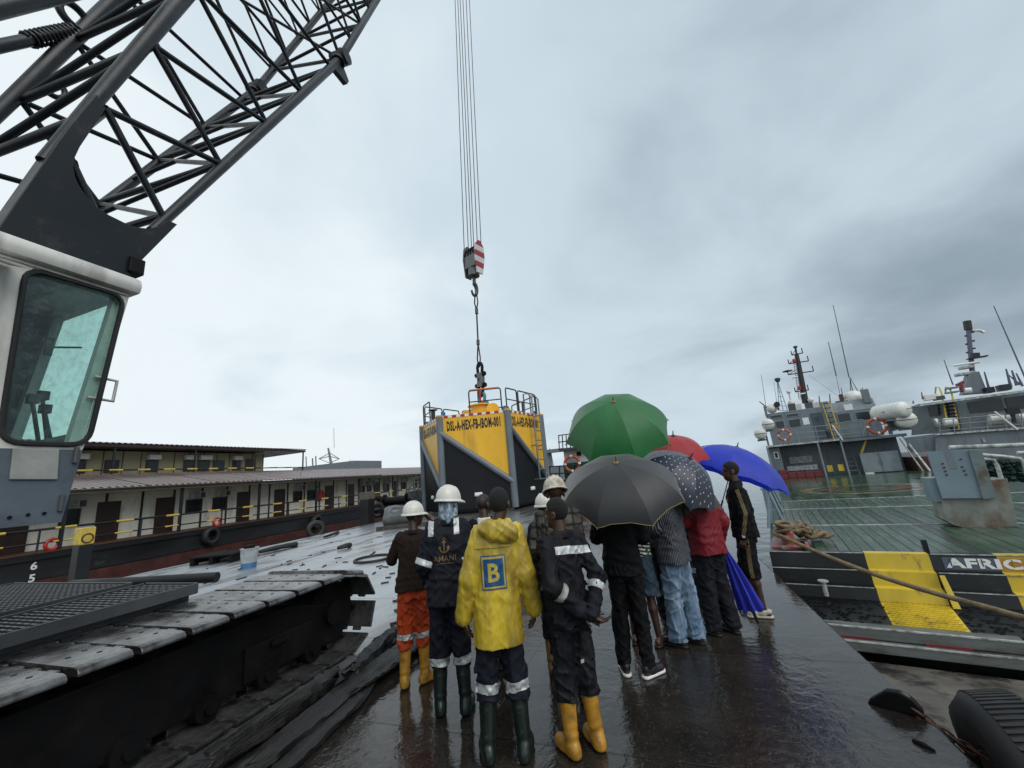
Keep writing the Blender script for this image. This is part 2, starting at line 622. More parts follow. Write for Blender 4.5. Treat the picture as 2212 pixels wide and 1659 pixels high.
# ================================================================== setting: water and the pontoon deck
def deck_material():
    m = bpy.data.materials.new('wet_deck'); m.use_nodes = True
    nd, lk = m.node_tree.nodes, m.node_tree.links
    b = nd['Principled BSDF']
    tc = N(nd, 'ShaderNodeTexCoord')

    def noise(scale, detail=5, rough=0.6, st=(1, 1, 1), loc=(0, 0, 0), dist=0.0):
        mp = N(nd, 'ShaderNodeMapping'); mp.inputs['Scale'].default_value = st; mp.inputs['Location'].default_value = loc
        lk.new(tc.outputs['Object'], mp.inputs[0])
        n = N(nd, 'ShaderNodeTexNoise'); n.inputs['Scale'].default_value = scale; n.inputs['Detail'].default_value = detail
        n.inputs['Roughness'].default_value = rough; n.inputs['Distortion'].default_value = dist
        lk.new(mp.outputs[0], n.inputs['Vector']); return n.outputs[0]

    def rng(v, a, c, d, e):
        r = N(nd, 'ShaderNodeMapRange')
        for i, x in zip(('From Min', 'From Max', 'To Min', 'To Max'), (a, c, d, e)):
            r.inputs[i].default_value = x
        lk.new(v, r.inputs[0]); return r.outputs[0]

    def mixc(f, c1, c2):
        x = N(nd, 'ShaderNodeMixRGB')
        lk.new(f, x.inputs[0])
        for i, c in ((1, c1), (2, c2)):
            if isinstance(c, tuple): x.inputs[i].default_value = (*c, 1)
            else: lk.new(c, x.inputs[i])
        return x.outputs[0]

    base = mixc(rng(noise(1.3, 8, 0.7), 0.35, 0.68, 0, 1), (0.010, 0.009, 0.0085), (0.034, 0.028, 0.023))
    grit = mixc(rng(noise(38, 3), 0.55, 0.75, 0, 1), base, (0.06, 0.048, 0.038))
    rust = mixc(rng(noise(0.22, 6, 0.6, (1, 0.5, 1), (3, 8, 0)), 0.56, 0.68, 0, 0.75), grit, (0.10, 0.042, 0.022))
    # pale metallic zone on the crane's side: sky sheen put into the colour
    sx = N(nd, 'ShaderNodeSeparateXYZ'); lk.new(tc.outputs['Object'], sx.inputs[0])
    zn = N(nd, 'ShaderNodeMath', operation='MULTIPLY_ADD'); lk.new(noise(0.5, 4), zn.inputs[0]); zn.inputs[1].default_value = 3.0; lk.new(sx.outputs[0], zn.inputs[2])
    sheen_zone = rng(zn.outputs[0], -1.6, -3.4, 0, 1)
    far = rng(sx.outputs[1], 15, 21, 1, 0.25)
    bm_ = N(nd, 'ShaderNodeMath', operation='MULTIPLY'); lk.new(sheen_zone, bm_.inputs[0]); lk.new(far, bm_.inputs[1])
    streak = rng(noise(1.1, 6, 0.65, (1.6, 0.35, 1), (9, 2, 0)), 0.47, 0.70, 1, 0)
    bs_ = N(nd, 'ShaderNodeMath', operation='MULTIPLY'); lk.new(bm_.outputs[0], bs_.inputs[0]); lk.new(streak, bs_.inputs[1])
    bk_ = N(nd, 'ShaderNodeTexBrick'); bk_.inputs['Scale'].default_value = 1.0; bk_.inputs['Brick Width'].default_value = 3.1; bk_.inputs['Row Height'].default_value = 1.55
    bk_.inputs['Mortar Size'].default_value = 0.008; bk_.inputs['Mortar Smooth'].default_value = 0.4; lk.new(tc.outputs['Object'], bk_.inputs['Vector'])   # welded plate joints
    joint = bk_.outputs['Fac']
    plate_c = mixc(bs_.outputs[0], rust, (0.45, 0.47, 0.49))
    lk.new(mixc(rng(joint, 0, 1, 0, 0.8), plate_c, (0.006, 0.005, 0.005)), b.inputs['Base Color'])
    lk.new(rng(bs_.outputs[0], 0, 1, 0, 0.8), b.inputs['Metallic'])
    pud = noise(0.55, 4, 0.55, (1.0, 0.55, 1), (1.7, 0.4, 0), 0.4)
    side = rng(sx.outputs[0], -2.0, -7.0, 0, 0.2)          # the deck lies lower on the far side: water stands there
    pa = N(nd, 'ShaderNodeMath', operation='ADD'); lk.new(pud, pa.inputs[0]); lk.new(side, pa.inputs[1])
    pf = rng(pa.outputs[0], 0.41, 0.55, 0, 1)
    ro = rng(pf, 0, 1, 0.17, 0.045)
    rx_ = N(nd, 'ShaderNodeMixRGB'); lk.new(bs_.outputs[0], rx_.inputs[0]); lk.new(ro, rx_.inputs[1]); rx_.inputs[2].default_value = (.40, .40, .40, 1)
    lk.new(rx_.outputs[0], b.inputs['Roughness'])
    b.inputs['IOR'].default_value = 1.5
    rip = noise(11, 3, 0.5, (1, 1, 1), (0, 0, 0), 0.6)
    fine = noise(46, 3, 0.6)
    swell = noise(2.2, 2, 0.5, (0.5, 1.6, 1))
    add = N(nd, 'ShaderNodeMath', operation='MULTIPLY_ADD'); lk.new(fine, add.inputs[0]); add.inputs[1].default_value = 0.24; lk.new(rip, add.inputs[2])
    add2 = N(nd, 'ShaderNodeMath', operation='MULTIPLY_ADD'); lk.new(swell, add2.inputs[0]); add2.inputs[1].default_value = 1.4; lk.new(add.outputs[0], add2.inputs[2])
    bp = N(nd, 'ShaderNodeBump'); bp.inputs['Distance'].default_value = 0.011
    lk.new(rng(pf, 0, 1, 0.72, 0.17), bp.inputs['Strength'])
    add3 = N(nd, 'ShaderNodeMath', operation='MULTIPLY_ADD'); lk.new(joint, add3.inputs[0]); add3.inputs[1].default_value = -0.8; lk.new(add2.outputs[0], add3.inputs[2])
    lk.new(add3.outputs[0], bp.inputs['Height'])
    lk.new(bp.outputs[0], b.inputs['Normal'])
    return m


def water_material():
    m = bpy.data.materials.new('harbour_water'); m.use_nodes = True
    nd, lk = m.node_tree.nodes, m.node_tree.links
    b = nd['Principled BSDF']
    b.inputs['Base Color'].default_value = (0.03, 0.034, 0.026, 1)
    b.inputs['Roughness'].default_value = 0.08
    b.inputs['IOR'].default_value = 1.33
    tc = N(nd, 'ShaderNodeTexCoord')
    n = N(nd, 'ShaderNodeTexNoise'); n.inputs['Scale'].default_value = 1.6; n.inputs['Detail'].default_value = 5
    lk.new(tc.outputs['Object'], n.inputs['Vector'])
    bp = N(nd, 'ShaderNodeBump'); bp.inputs['Distance'].default_value = 0.08; bp.inputs['Strength'].default_value = 0.6
    lk.new(n.outputs[0], bp.inputs['Height']); lk.new(bp.outputs[0], b.inputs['Normal'])
    return m


WATER_Z = -1.15
mb = MB()
mb.quad((-2200, -600, WATER_Z), (2200, -600, WATER_Z), (2200, 2600, WATER_Z), (-2200, 2600, WATER_Z))
mb.build('water', water_material(), kind='structure')

EDGE = 1.45                                   # the right-hand edge of the pontoon deck
DECK_L = -15.3
mb = MB()
mb.bb((DECK_L, -22, -1.6), (EDGE, 46, 0))
mb.build('deck', deck_material(), bevel=0.02, kind='structure')
# ================================================================== crawler crane on the left
M_BOOM = mat('boom_steel', (0.007, 0.010, 0.014), 0.42, 0.0, var=0.35, vscale=1.2, col2=(0.05, 0.045, 0.042), thr=0.68, mscale=4, bump=0.15, bscale=60, spec=0.4)
M_WHITE = mat('cab_white_paint', (0.60, 0.60, 0.56), 0.42, var=0.25, vscale=3, col2=(0.16, 0.13, 0.10), thr=0.60, soft=0.14, mscale=3.2, stretch=(1, 1, 0.22))
M_CABGREY = mat('cab_grey_paint', (0.085, 0.11, 0.135), 0.45, var=0.2, vscale=2, col2=(0.05, 0.06, 0.07), thr=0.6)
M_RUBBER = mat('black_rubber', (0.012, 0.012, 0.013), 0.6, var=0.3)
M_SHOE = mat('worn_track_steel', (0.21, 0.21, 0.21), 0.27, 0.75, var=0.45, vscale=4, col2=(0.035, 0.026, 0.022), thr=0.55, mscale=5, bump=0.35, bscale=22)
M_DARK = mat('greasy_black_steel', (0.003, 0.003, 0.0035), 0.6, var=0.4, col2=(0.010, 0.007, 0.006), thr=0.62, spec=0.22)
M_INT = mat('cab_interior', (0.05, 0.055, 0.06), 0.7)
M_GLASS_G = glass('green_tinted_glass', (0.84, 0.96, 0.935))
M_DGREY = mat('dark_grey_metal', (0.06, 0.065, 0.07), 0.45)

BK = 8.75 / 7.1
B_AZ = R_(-6.0)
B_H = Vector((math.sin(B_AZ), math.cos(B_AZ), 0)); B_L = Vector((math.cos(B_AZ), -math.sin(B_AZ), 0))
_r = ray(735, 127)
J3 = Vector((0, 0, CAMZ)) + Vector(_r) / _r[2] * 8.75
BW = 2.1


def boom_pt(u, v, side=0.0):
    """A point seen at (u, v) on the vertical plane of the boom's near face, moved sideways by side."""
    o = J3 - B_L * side
    d = Vector(ray(u, v)); c = Vector((0, 0, CAMZ))
    return c + d * ((o - c).dot(B_L) / d.dot(B_L))


crane = empty('crawler_crane', (-5.9, -1.0, 0), label='dark lattice boom crawler crane with white cab at the left', cat='crane')
CI = Matrix.Translation((5.9, 1.0, 0))


def cpart(mbx, name, m, parent=crane, **kw):
    for i, p in enumerate(mbx.v):
        mbx.v[i] = tuple(CI @ Vector(p))
    return mbx.build(name, m, parent, **kw)


el = R_(69.3)
B_D = B_H * math.cos(el) + Vector((0, 0, math.sin(el)))
B_N = -B_H * math.sin(el) + Vector((0, 0, math.cos(el)))
BD = 2.12
NEARFACE = {}
c3a = boom_pt(352, 478); c1a = boom_pt(120, 318)
J1 = J3 + B_N * BD
LT = 60.0
ends = {3: (c3a, J3, J3 + B_D * LT), 1: (c1a, J1, J1 + B_D * LT)}
for n_, far in ((3, 4), (1, 2)):
    a, b, c = ends[n_]
    ends[far] = (a - B_L * BW, b - B_L * BW, c - B_L * BW)
cent_tip = (ends[3][2] + ends[4][2] + ends[1][2] + ends[2][2]) / 4
for n_ in ends:
    a, b, c = ends[n_]
    c2 = b + B_D * (LT - 8)
    c_end = cent_tip + (c - cent_tip) * 0.35
    mbx = MB(); r_ = 0.078 if n_ in (3, 4) else 0.098; dd = (b - a).normalized(); mbx.tube([a - dd * 0.2, a.lerp(b, 0.45), b, c2, c_end], [0.05, r_ * 0.9, r_, r_, r_], 12)
    cpart(mbx, 'chord', M_BOOM, smooth=60)


def chord_at(n_, t):
    """t in metres along the base section (negative to 0 at the joint), then up the boom."""
    a, b, c = ends[n_]
    L0 = (b - a).length
    if t <= 0:
        return b + (a - b) * (-t / L0) if -t <= L0 else a
    return b + B_D * t


def lace(p, q, r=0.042):
    mbx = MB(); mbx.cyl(p, q, r * 0.8, seg=8)
    cpart(mbx, 'lacing', M_BOOM, smooth=60)


# base section: node positions along each chord, from the joint down
lo3 = [-0.05, -1.25, -2.35, -3.55, -5.0]
lo1 = [-0.0, -0.9, -2.3, -4.0]
n3 = [chord_at(3, t) for t in lo3]
for sfx in (0, 1):
    off = B_L * (-BW * sfx)
    c1n = [boom_pt(u, v) + off for u, v in ((229, 236), (330, 97), (420, -30), (500, -140))]
    c3n = [boom_pt(u, v) + off for u, v in ((352, 467), (476, 354), (576, 266), (654, 202), (715, 146))]
    if sfx == 0:
        C1N, C3N = c1n, c3n
    else:
        C2N, C4N = c1n, c3n
    for i in range(4):
        lace(c3n[i], c1n[i]); lace(c1n[i], c3n[i + 1])
    lace(c3n[0] - (c3n[1] - c3n[0]) * 0.6, boom_pt(150, 340) + off)
for i in range(5):
    lace(C3N[i], C4N[i], 0.05)
    if i:
        lace(C3N[i - 1], C4N[i], 0.04); lace(C4N[i - 1] * 0.5 + C4N[i] * 0.5, C3N[i], 0.036)
for i in range(4):
    lace(C1N[i], C2N[i], 0.058)
    if i:
        lace(C2N[i - 1], C1N[i], 0.052)
lace(boom_pt(110, 335, BW), C1N[0], 0.055)
lace(boom_pt(60, 470, BW), boom_pt(150, 300), 0.055)
lace(boom_pt(150, 352), boom_pt(150, 352, BW), 0.075)
# upper sections: a regular zigzag on all four faces
t = 0.0
step = 1.05
i = 0
while t < 30:
    for a_, b_ in ((3, 1), (4, 2), (3, 4), (1, 2)):
        p, q = (a_, b_) if i % 2 == 0 else (b_, a_)
        lace(chord_at(p, t), chord_at(q, t + step), 0.042 if t < 14 else 0.05)
    for a_, b_ in ((3, 1), (4, 2)):
        p, q = (a_, b_) if i % 2 else (b_, a_)
        lace(chord_at(p, t), chord_at(q, t + step), 0.034)
    if i % 2 == 0:
        lace(chord_at(3, t), chord_at(2, t), 0.034)
    t += step; i += 1
while t < LT - 9:                              # high and out of the picture: fewer members
    lace(chord_at(3, t), chord_at(1, t + 2.4), 0.05); lace(chord_at(4, t), chord_at(2, t + 2.4), 0.05); t += 2.4
for n_ in (3, 4):                              # connection lugs at the joints
    for tt in (0.0, 9.2):
        c = chord_at(n_, tt)
        mbx = MB(); mbx.cyl(c - B_L * 0.17, c + B_L * 0.17, 0.15, seg=12)
        mbx.cyl(c - B_D * 0.2, c + B_D * 0.2, 0.135, seg=12)
        cpart(mbx, 'joint_lug', M_BOOM, smooth=40)
c = chord_at(3, -0.35)
mbx = MB(); mbx.prism([c + B_D * 0.25, c - B_D * 0.25, c - B_N * 0.36 - B_D * 0.05, c - B_N * 0.36 + B_D * 0.1], -B_L * 0.05, B_L * 0.05)
cpart(mbx, 'gusset', M_BOOM)
for u, v in ((60, 175), (95, 200)):
    c = boom_pt(118, 186, BW)
mbx = MB(); mbx.torus(boom_pt(112, 186, BW), B_L, 0.13, 0.035); cpart(mbx, 'shackle', M_BOOM, smooth=60)
# foot plates with the big curved cut-out
plate = [(196, 208), (150, 262), (112, 311), (20, 442), (-60, 560), (-40, 640), (60, 690), (180, 660), (268, 598), (288, 572), (372, 488), (350, 478), (335, 491), (312, 497), (285, 495), (265, 489), (247, 480),
         (222, 468), (199, 453), (178, 433), (161, 411), (150, 389), (145, 365), (149, 345), (160, 322), (190, 278), (216, 240)]
for sfx in (0.0, BW):
    P = [boom_pt(u, v) - B_L * sfx for u, v in plate]
    mbx = MB(); mbx.prism(P, -B_L * 0.075, B_L * 0.075)
    cpart(mbx, 'foot_plate', M_BOOM, bevel=0.006)
fp = boom_pt(-30, 600)
mbx = MB(); mbx.cyl(fp + B_L * 0.25, fp - B_L * (BW + 0.25), 0.09, seg=14); cpart(mbx, 'foot_pin', M_DARK, smooth=40)
mbx = MB(); mbx.box(boom_pt(282, 580) , (0.22, 0.12, 0.16)); cpart(mbx, 'limit_switch', M_DARK, bevel=0.01)
# backstops: telescopic struts from the back chords to the gantry, one spring wound round the nearer
for sfx in (BW, 0.0):
    e0 = boom_pt(175, 62, sfx) if sfx else boom_pt(330, -60)
    g0 = boom_pt(-150, 132, sfx) if sfx else boom_pt(-120, 46)
    ax = (e0 - g0).normalized()
    mbx = MB(); mbx.cyl(g0 - ax * 1.2, e0 - ax * 0.75, 0.066, seg=14); mbx.cyl(e0 - ax * 0.75, e0, 0.048, seg=12)
    bs = cpart(mbx, 'backstop', M_BOOM, smooth=50)
    x = ax.orthogonal().normalized(); y = ax.cross(x)
    pts = [e0 - ax * (0.05 + 0.85 * k / 130) + (x * math.cos(k * 0.62) + y * math.sin(k * 0.62)) * 0.082 for k in range(131)]
    mbx = MB(); mbx.tube(pts, 0.016, 6); cpart(mbx, 'spring', M_BOOM, smooth=60)
    if sfx:
        q = e0
        mbx = MB(); mbx.prism([q - ax * 0.12 + B_D * 0.28, q + B_D * 0.55 + ax * 0.30, q + ax * 0.75 + B_D * 0.1, q + ax * 0.45 - B_D * 0.85, q + ax * 0.15 - B_D * 0.62, q - ax * 0.1 - B_D * 0.2], -B_L * 0.07, B_L * 0.07)
        cpart(mbx, 'strut_bracket', M_BOOM, bevel=0.01)
        hp = boom_pt(160, 35, BW)
        mbx = MB(); mbx.torus(hp, B_L, 0.16, 0.05); cpart(mbx, 'lifting_eye', M_BOOM, smooth=60)

# --- gantry and body, behind the picture's left edge
mbx = MB()
for xx in (-4.75, -6.95):
    mbx.cyl((xx, -0.6, 3.2), (xx, -2.6, 7.6), 0.11, seg=10); mbx.cyl((xx, -2.6, 7.6), (xx, -4.6, 3.2), 0.11, seg=10)
mbx.cyl((-4.75, -2.6, 7.6), (-6.95, -2.6, 7.6), 0.12, seg=10)
cpart(mbx, 'gantry', M_BOOM, smooth=50)
mbx = MB(); mbx.bb((-8.0, -6.0, 1.45), (-3.9, 0.15, 1.75)); mbx.bb((-7.95, -5.9, 1.752), (-4.75, -0.8, 3.4)); mbx.bb((-4.9, 0.152, 1.5), (-5.05, 1.25, 3.9)); mbx.bb((-6.85, 0.152, 1.5), (-6.7, 1.25, 3.9))
cpart(mbx, 'machinery_house', M_CABGREY, bevel=0.03)
mbx = MB(); mbx.bb((-8.2, -7.6, 1.5), (-3.7, -6.02, 3.2)); cpart(mbx, 'counterweight', M_CABGREY, bevel=0.05)
mbx = MB(); mbx.cyl((-5.95, -1.2, 0.9), (-5.95, -1.2, 1.448), 1.0, seg=28); cpart(mbx, 'slew_ring', M_DARK, smooth=40)
mbx = MB(); mbx.bb((-7.6, -2.4, 0.45), (-4.4, 0.5, 0.9)); cpart(mbx, 'car_body', M_DARK, bevel=0.03)

# --- cab
CX0, CX1 = -3.6, -4.58


def cabp(u, v, x=CX0):
    p = at_x(u, v, CX0)
    return Vector((x, p.y, p.z))


def rounded(pts, r, n=5):
    out = []
    m = len(pts)
    for i in range(m):
        p = Vector(pts[i]); a = (Vector(pts[i - 1]) - p).normalized(); b = (Vector(pts[(i + 1) % m]) - p).normalized()
        for k in range(n):
            t = k / (n - 1)
            p0, p2 = p + a * r, p + b * r
            out.append((1 - t) ** 2 * p0 + 2 * t * (1 - t) * p + t * t * p2)
    return out


yz = lambda p: (p.y, p.z)
tf, bf = at_x(283, 628, CX0), at_x(132, 1128, CX0)       # front edge of the side wall
wc = [at_x(u, v, CX0) for u, v in ((55, 578), (268, 641), (188, 962), (-2, 956))]
CABBACK = 0.12
zt, zb = tf.z, bf.z


def wall_with_hole(x, outer, hole, th):
    """side wall plate with a rounded window opening; outer matched to hole point by point along rays."""
    hole = [Vector((x, p.y, p.z)) for p in hole]
    n = len(hole)
    cy = sum(p.y for p in hole) / n; cz = sum(p.z for p in hole) / n
    outp = []
    for p in hole:
        dy, dz = p.y - cy, p.z - cz
        best = 1e9
        for i in range(len(outer)):
            (y0, z0), (y1, z1) = outer[i], outer[(i + 1) % len(outer)]
            ey, ez = y1 - y0, z1 - z0
            det = dy * (-ez) + dz * ey
            if abs(det) < 1e-9: continue
            t = ((y0 - cy) * (-ez) + (z0 - cz) * ey) / det
            s_ = (dy * (z0 - cz) - dz * (y0 - cy)) / det
            if t > 0 and -1e-6 <= s_ <= 1 + 1e-6:
                best = min(best, t)
        outp.append(Vector((x, cy + dy * best, cz + dz * best)))
    mbx = MB()
    off = Vector((-th, 0, 0))
    vs = hole + outp + [p + off for p in hole] + [p + off for p in outp]
    fs = []
    for i in range(n):
        j = (i + 1) % n
        fs += [(i, j, n + j, n + i), (2 * n + i, 3 * n + i, 3 * n + j, 2 * n + j), (i, 2 * n + i, 2 * n + j, j), (n + i, n + j, 3 * n + j, 3 * n + i)]
    return mbx.add(vs, fs)


hole = rounded(wc, 0.1, 6)
zsplit = at_x(178, 972, CX0).z                            # colour change of the paint
fy = lambda z: bf.y + (tf.y - bf.y) * (z - zb) / (zt - zb)
outer = [(CABBACK, zt), (tf.y, zt), (fy(zsplit), zsplit), (CABBACK, zsplit)]
# make sure corners are kept: add hole points that aim at them by using many points
hole_d = []
for i in range(len(hole)):
    for k in range(3):
        hole_d.append(hole[i].lerp(hole[(i + 1) % len(hole)], k / 3))
cpart(wall_with_hole(CX0, outer, hole_d, 0.05), 'side_wall', M_WHITE)
mbx = MB(); mbx.prism([Vector((CX0, CABBACK, zsplit - 0.002)), Vector((CX0, fy(zsplit), zsplit - 0.002)), Vector((CX0, bf.y, zb)), Vector((CX0, CABBACK, zb))], (0, 0, 0), (-0.05, 0, 0))
cpart(mbx, 'lower_panel', M_CABGREY)
mbx = MB(); mbx.tube([p + Vector((0.006, 0, 0)) for p in hole], 0.017, 6, closed=True); cpart(mbx, 'window_seal', M_RUBBER, smooth=60)
mbx = MB(); mbx.prism([p - Vector((0.02, 0, 0)) for p in hole], (0, 0, 0), (-0.006, 0, 0)); cpart(mbx, 'side_window', M_GLASS_G)
# far wall with a lower window, front frame, roof, back
far_hole = rounded([Vector((CX1, y, z)) for y, z in ((0.95, 3.25), (1.52, 3.3), (1.42, 2.25), (0.85, 2.2))], 0.1, 6)
hd = []
for i in range(len(far_hole)):
    for k in range(3):
        hd.append(far_hole[i].lerp(far_hole[(i + 1) % len(far_hole)], k / 3))
cpart(wall_with_hole(CX1 + 0.05, [(CABBACK, zt), (tf.y, zt), (bf.y, zb), (CABBACK, zb)], hd, 0.05), 'side_wall', M_INT)
mbx = MB(); mbx.prism([p + Vector((0.02, 0, 0)) for p in far_hole], (0, 0, 0), (0.006, 0, 0)); cpart(mbx, 'side_window', M_GLASS_G)
mbx = MB()
for xx in (CX0 - 0.052, CX1 + 0.112):
    mbx.prism([Vector((xx, tf.y, zt)), Vector((xx, bf.y, zb)), Vector((xx, bf.y - 0.06, zb)), Vector((xx, tf.y - 0.06, zt))], (0, 0, 0), (-0.06, 0, 0))
cpart(mbx, 'front_post', M_WHITE)
zm = zb + 0.52
mbx = MB(); mbx.prism([Vector((CX0 - 0.114, fy(zm), zm)), Vector((CX0 - 0.114, bf.y, zb)), Vector((CX0 - 0.114, bf.y - 0.05, zb)), Vector((CX0 - 0.114, fy(zm) - 0.05, zm))], (0, 0, 0), (-0.75, 0, 0))
cpart(mbx, 'front_panel', M_CABGREY)
mbx = MB(); mbx.prism([Vector((CX0 - 0.114, fy(zm) - 0.02, zm)), Vector((CX0 - 0.114, tf.y - 0.02, zt)), Vector((CX0 - 0.114, tf.y - 0.026, zt)), Vector((CX0 - 0.114, fy(zm) - 0.026, zm))], (0, 0, 0), (-0.75, 0, 0))
cpart(mbx, 'windscreen', M_GLASS_G)
rl, rr_ = at_x(-60, 478, CX0), at_x(299, 604, CX0)
mbx = MB()
prof = [(0.06, zt - 0.03), (0.075, zt + 0.03), (0.055, zt + 0.085), (0.0, zt + 0.11)]
pr = [Vector((CX0 + a, CABBACK - 0.1, b)) for a, b in prof] + [Vector((CX1 - a, CABBACK - 0.1, b)) for a, b in prof[::-1]]
mbx.prism(pr, (0, 0, 0), (0, rr_.y - CABBACK + 0.1, 0))
cpart(mbx, 'roof', M_WHITE, bevel=0.02, smooth=40)
mbx = MB(); mbx.bb((CX0 - 0.052, CABBACK, zb), (CX1 + 0.052, CABBACK + 0.05, zt)); mbx.bb((CX0 - 0.052, CABBACK + 0.052, zb), (CX1 + 0.052, bf.y - 0.07, zb + 0.05))
cpart(mbx, 'back_wall', M_INT)
q = [at_x(u, v, CX0) for u, v in ((26, 968), (126, 971), (122, 1036), (18, 1036))]
mbx = MB(); mbx.prism([Vector((CX0 + 0.002, p.y, p.z)) for p in q], (0, 0, 0), (0.012, 0, 0)); cpart(mbx, 'access_panel', mat('pale_panel', (0.30, 0.31, 0.29), 0.5, var=0.3, vscale=4), bevel=0.004)
h0, h1 = at_x(232, 818, CX0), at_x(218, 862, CX0)
mbx = MB(); mbx.tube([(CX0 - 0.03, h0.y - 0.06, h0.z + 0.01), (CX0 - 0.03, h0.y + 0.07, h0.z), (CX0 - 0.03, h1.y + 0.08, h1.z), (CX0 - 0.03, h1.y - 0.06, h1.z + 0.01)], 0.012, 8); cpart(mbx, 'grab_handle', M_WHITE, smooth=60)
for k in range(8):
    mbx = MB(); yy = CABBACK + 0.1 + 0.19 * k; mbx.cyl((CX0, yy, zt - 0.075), (CX0 + 0.008, yy, zt - 0.075), 0.011, seg=8); cpart(mbx, 'bolt', M_DGREY)
mbx = MB(); mbx.bb((CX0 + 0.002, CABBACK, zt - 0.055), (CX0 + 0.014, tf.y - 0.02, zt - 0.045)); cpart(mbx, 'rain_gutter', M_WHITE)
for zz_ in (zb + 0.12, zb + 0.42):
    mbx = MB(); mbx.cyl((CX0 + 0.008, fy(zz_) - 0.03, zz_ - 0.05), (CX0 + 0.008, fy(zz_) - 0.03, zz_ + 0.05), 0.014, seg=8); cpart(mbx, 'hinge', M_DGREY)
for du, dv in ((60, 1112), (95, 1109), (20, 1118)):
    p_ = at_x(du, dv, CX0); mbx = MB(); mbx.cyl((CX0, p_.y, p_.z), (CX0 + 0.006, p_.y, p_.z), 0.010, seg=8); cpart(mbx, 'bolt', M_DARK)
# things inside the cab
mbx = MB(); mbx.box((-4.15, 0.72, 2.25), (0.5, 0.5, 0.14)); mbx.box((-4.15, 0.5, 2.62), (0.48, 0.14, 0.7)); mbx.box((-4.15, 0.72, 2.0), (0.2, 0.2, 0.36))
cpart(mbx, 'seat', M_RUBBER, bevel=0.04)
mbx = MB(); mbx.prism([Vector((-3.72, 0.9, 1.9)), Vector((-3.72, 1.44, 1.9)), Vector((-3.72, 1.53, 2.42)), Vector((-3.72, 1.0, 2.2))], (0, 0, 0), (-0.3, 0, 0)); mbx.bb((-4.3, 1.2, 1.9), (-4.5, 1.42, 2.5))
cpart(mbx, 'console', M_INT, bevel=0.02)
mbx = MB()
for k, (yy, zz_) in enumerate(((1.40, 2.62), (1.46, 2.66), (1.5, 2.58))):
    mbx.cyl((-3.8 - 0.05 * k, yy, 2.36), (-3.8 - 0.05 * k, yy - 0.06, zz_), 0.012, seg=6); mbx.box((-3.8 - 0.05 * k, yy - 0.06, zz_ + 0.02), (0.05, 0.05, 0.06))
cpart(mbx, 'control_lever', M_RUBBER)
mbx = MB(); mbx.cyl((-3.95, fy(3.05) - 0.03, 3.1), (-3.95, fy(3.05) - 0.18, 3.06), 0.008, seg=6); mbx.box((-3.95, fy(3.05) - 0.2, 3.06), (0.02, 0.04, 0.13)); cpart(mbx, 'wiper_motor', M_RUBBER)
mbx = MB(); mbx.bb((-4.5, 1.46, 2.0), (-4.53, 1.5, 3.5)); mbx.bb((CX0 - 0.06, 0.2, 3.36), (CX1 + 0.06, 1.3, 3.42)); cpart(mbx, 'headliner', M_INT)
mbx = MB(); mbx.torus((-4.28, 1.28, 2.62), (0.3, 1, 0.1), 0.09, 0.012); mbx.cyl((-4.28, 1.28, 2.62), (-4.28, 1.16, 2.6), 0.035, seg=10); mbx.cyl((-4.28, 1.22, 2.6), (-4.28, 1.25, 2.3), 0.012, seg=6); cpart(mbx, 'fan', M_RUBBER, smooth=50)
a, b = at_x(-30, 566, CX0), at_x(26, 592, CX0)
mbx = MB(); mbx.box((CX0 + 0.12, a.y + 0.02, (a.z + b.z) / 2), (0.22, 0.14, 0.012), Matrix.Rotation(R_(20), 3, 'Y')); cpart(mbx, 'rain_visor', M_WHITE)

# --- crawler tracks: every shoe a part
TX0, TX1, TZ = -3.66, -4.95, 0.92
PITCH = 0.335


def shoe_mesh():
    mbx = MB()
    L, W = TX0 - TX1, PITCH * 0.87
    # plate with a rounded, turned-down outer end, local x along the shoe's length, z outward
    prof = [(0, 0), (0, 0.018), (0.02, 0.045), (0.07, 0.055), (L - 0.07, 0.055), (L - 0.02, 0.045), (L, 0.018), (L, 0)]
    mbx.prism([Vector((x - L / 2, -W / 2, z)) for x, z in prof], (0, 0, 0), (0, W, 0))
    for k in range(5):
        mbx.box((-0.42 + 0.21 * k, W / 2 + 0.01, 0.025), (0.1, 0.06, 0.045))
    for sx in (-1, 1):
        mbx.box((sx * 0.22, 0, -0.05), (0.07, W * 0.8, 0.1))
    return mbx.mesh('track_shoe', bevel=0.008)


SHOE = shoe_mesh()
SHOE.materials.append(M_SHOE)
HOLE = MB()
for dx in (-0.30, -0.24, 0.0, 0.24, 0.30, 0.42):
    HOLE.cyl((dx, -0.05 if dx in (-0.30, 0.30) else 0.06, 0.0556), (dx, -0.05 if dx in (-0.30, 0.30) else 0.06, 0.0575), 0.016, seg=8)
HOLE_ME = HOLE.mesh('bolt_holes'); HOLE_ME.materials.append(M_DARK)


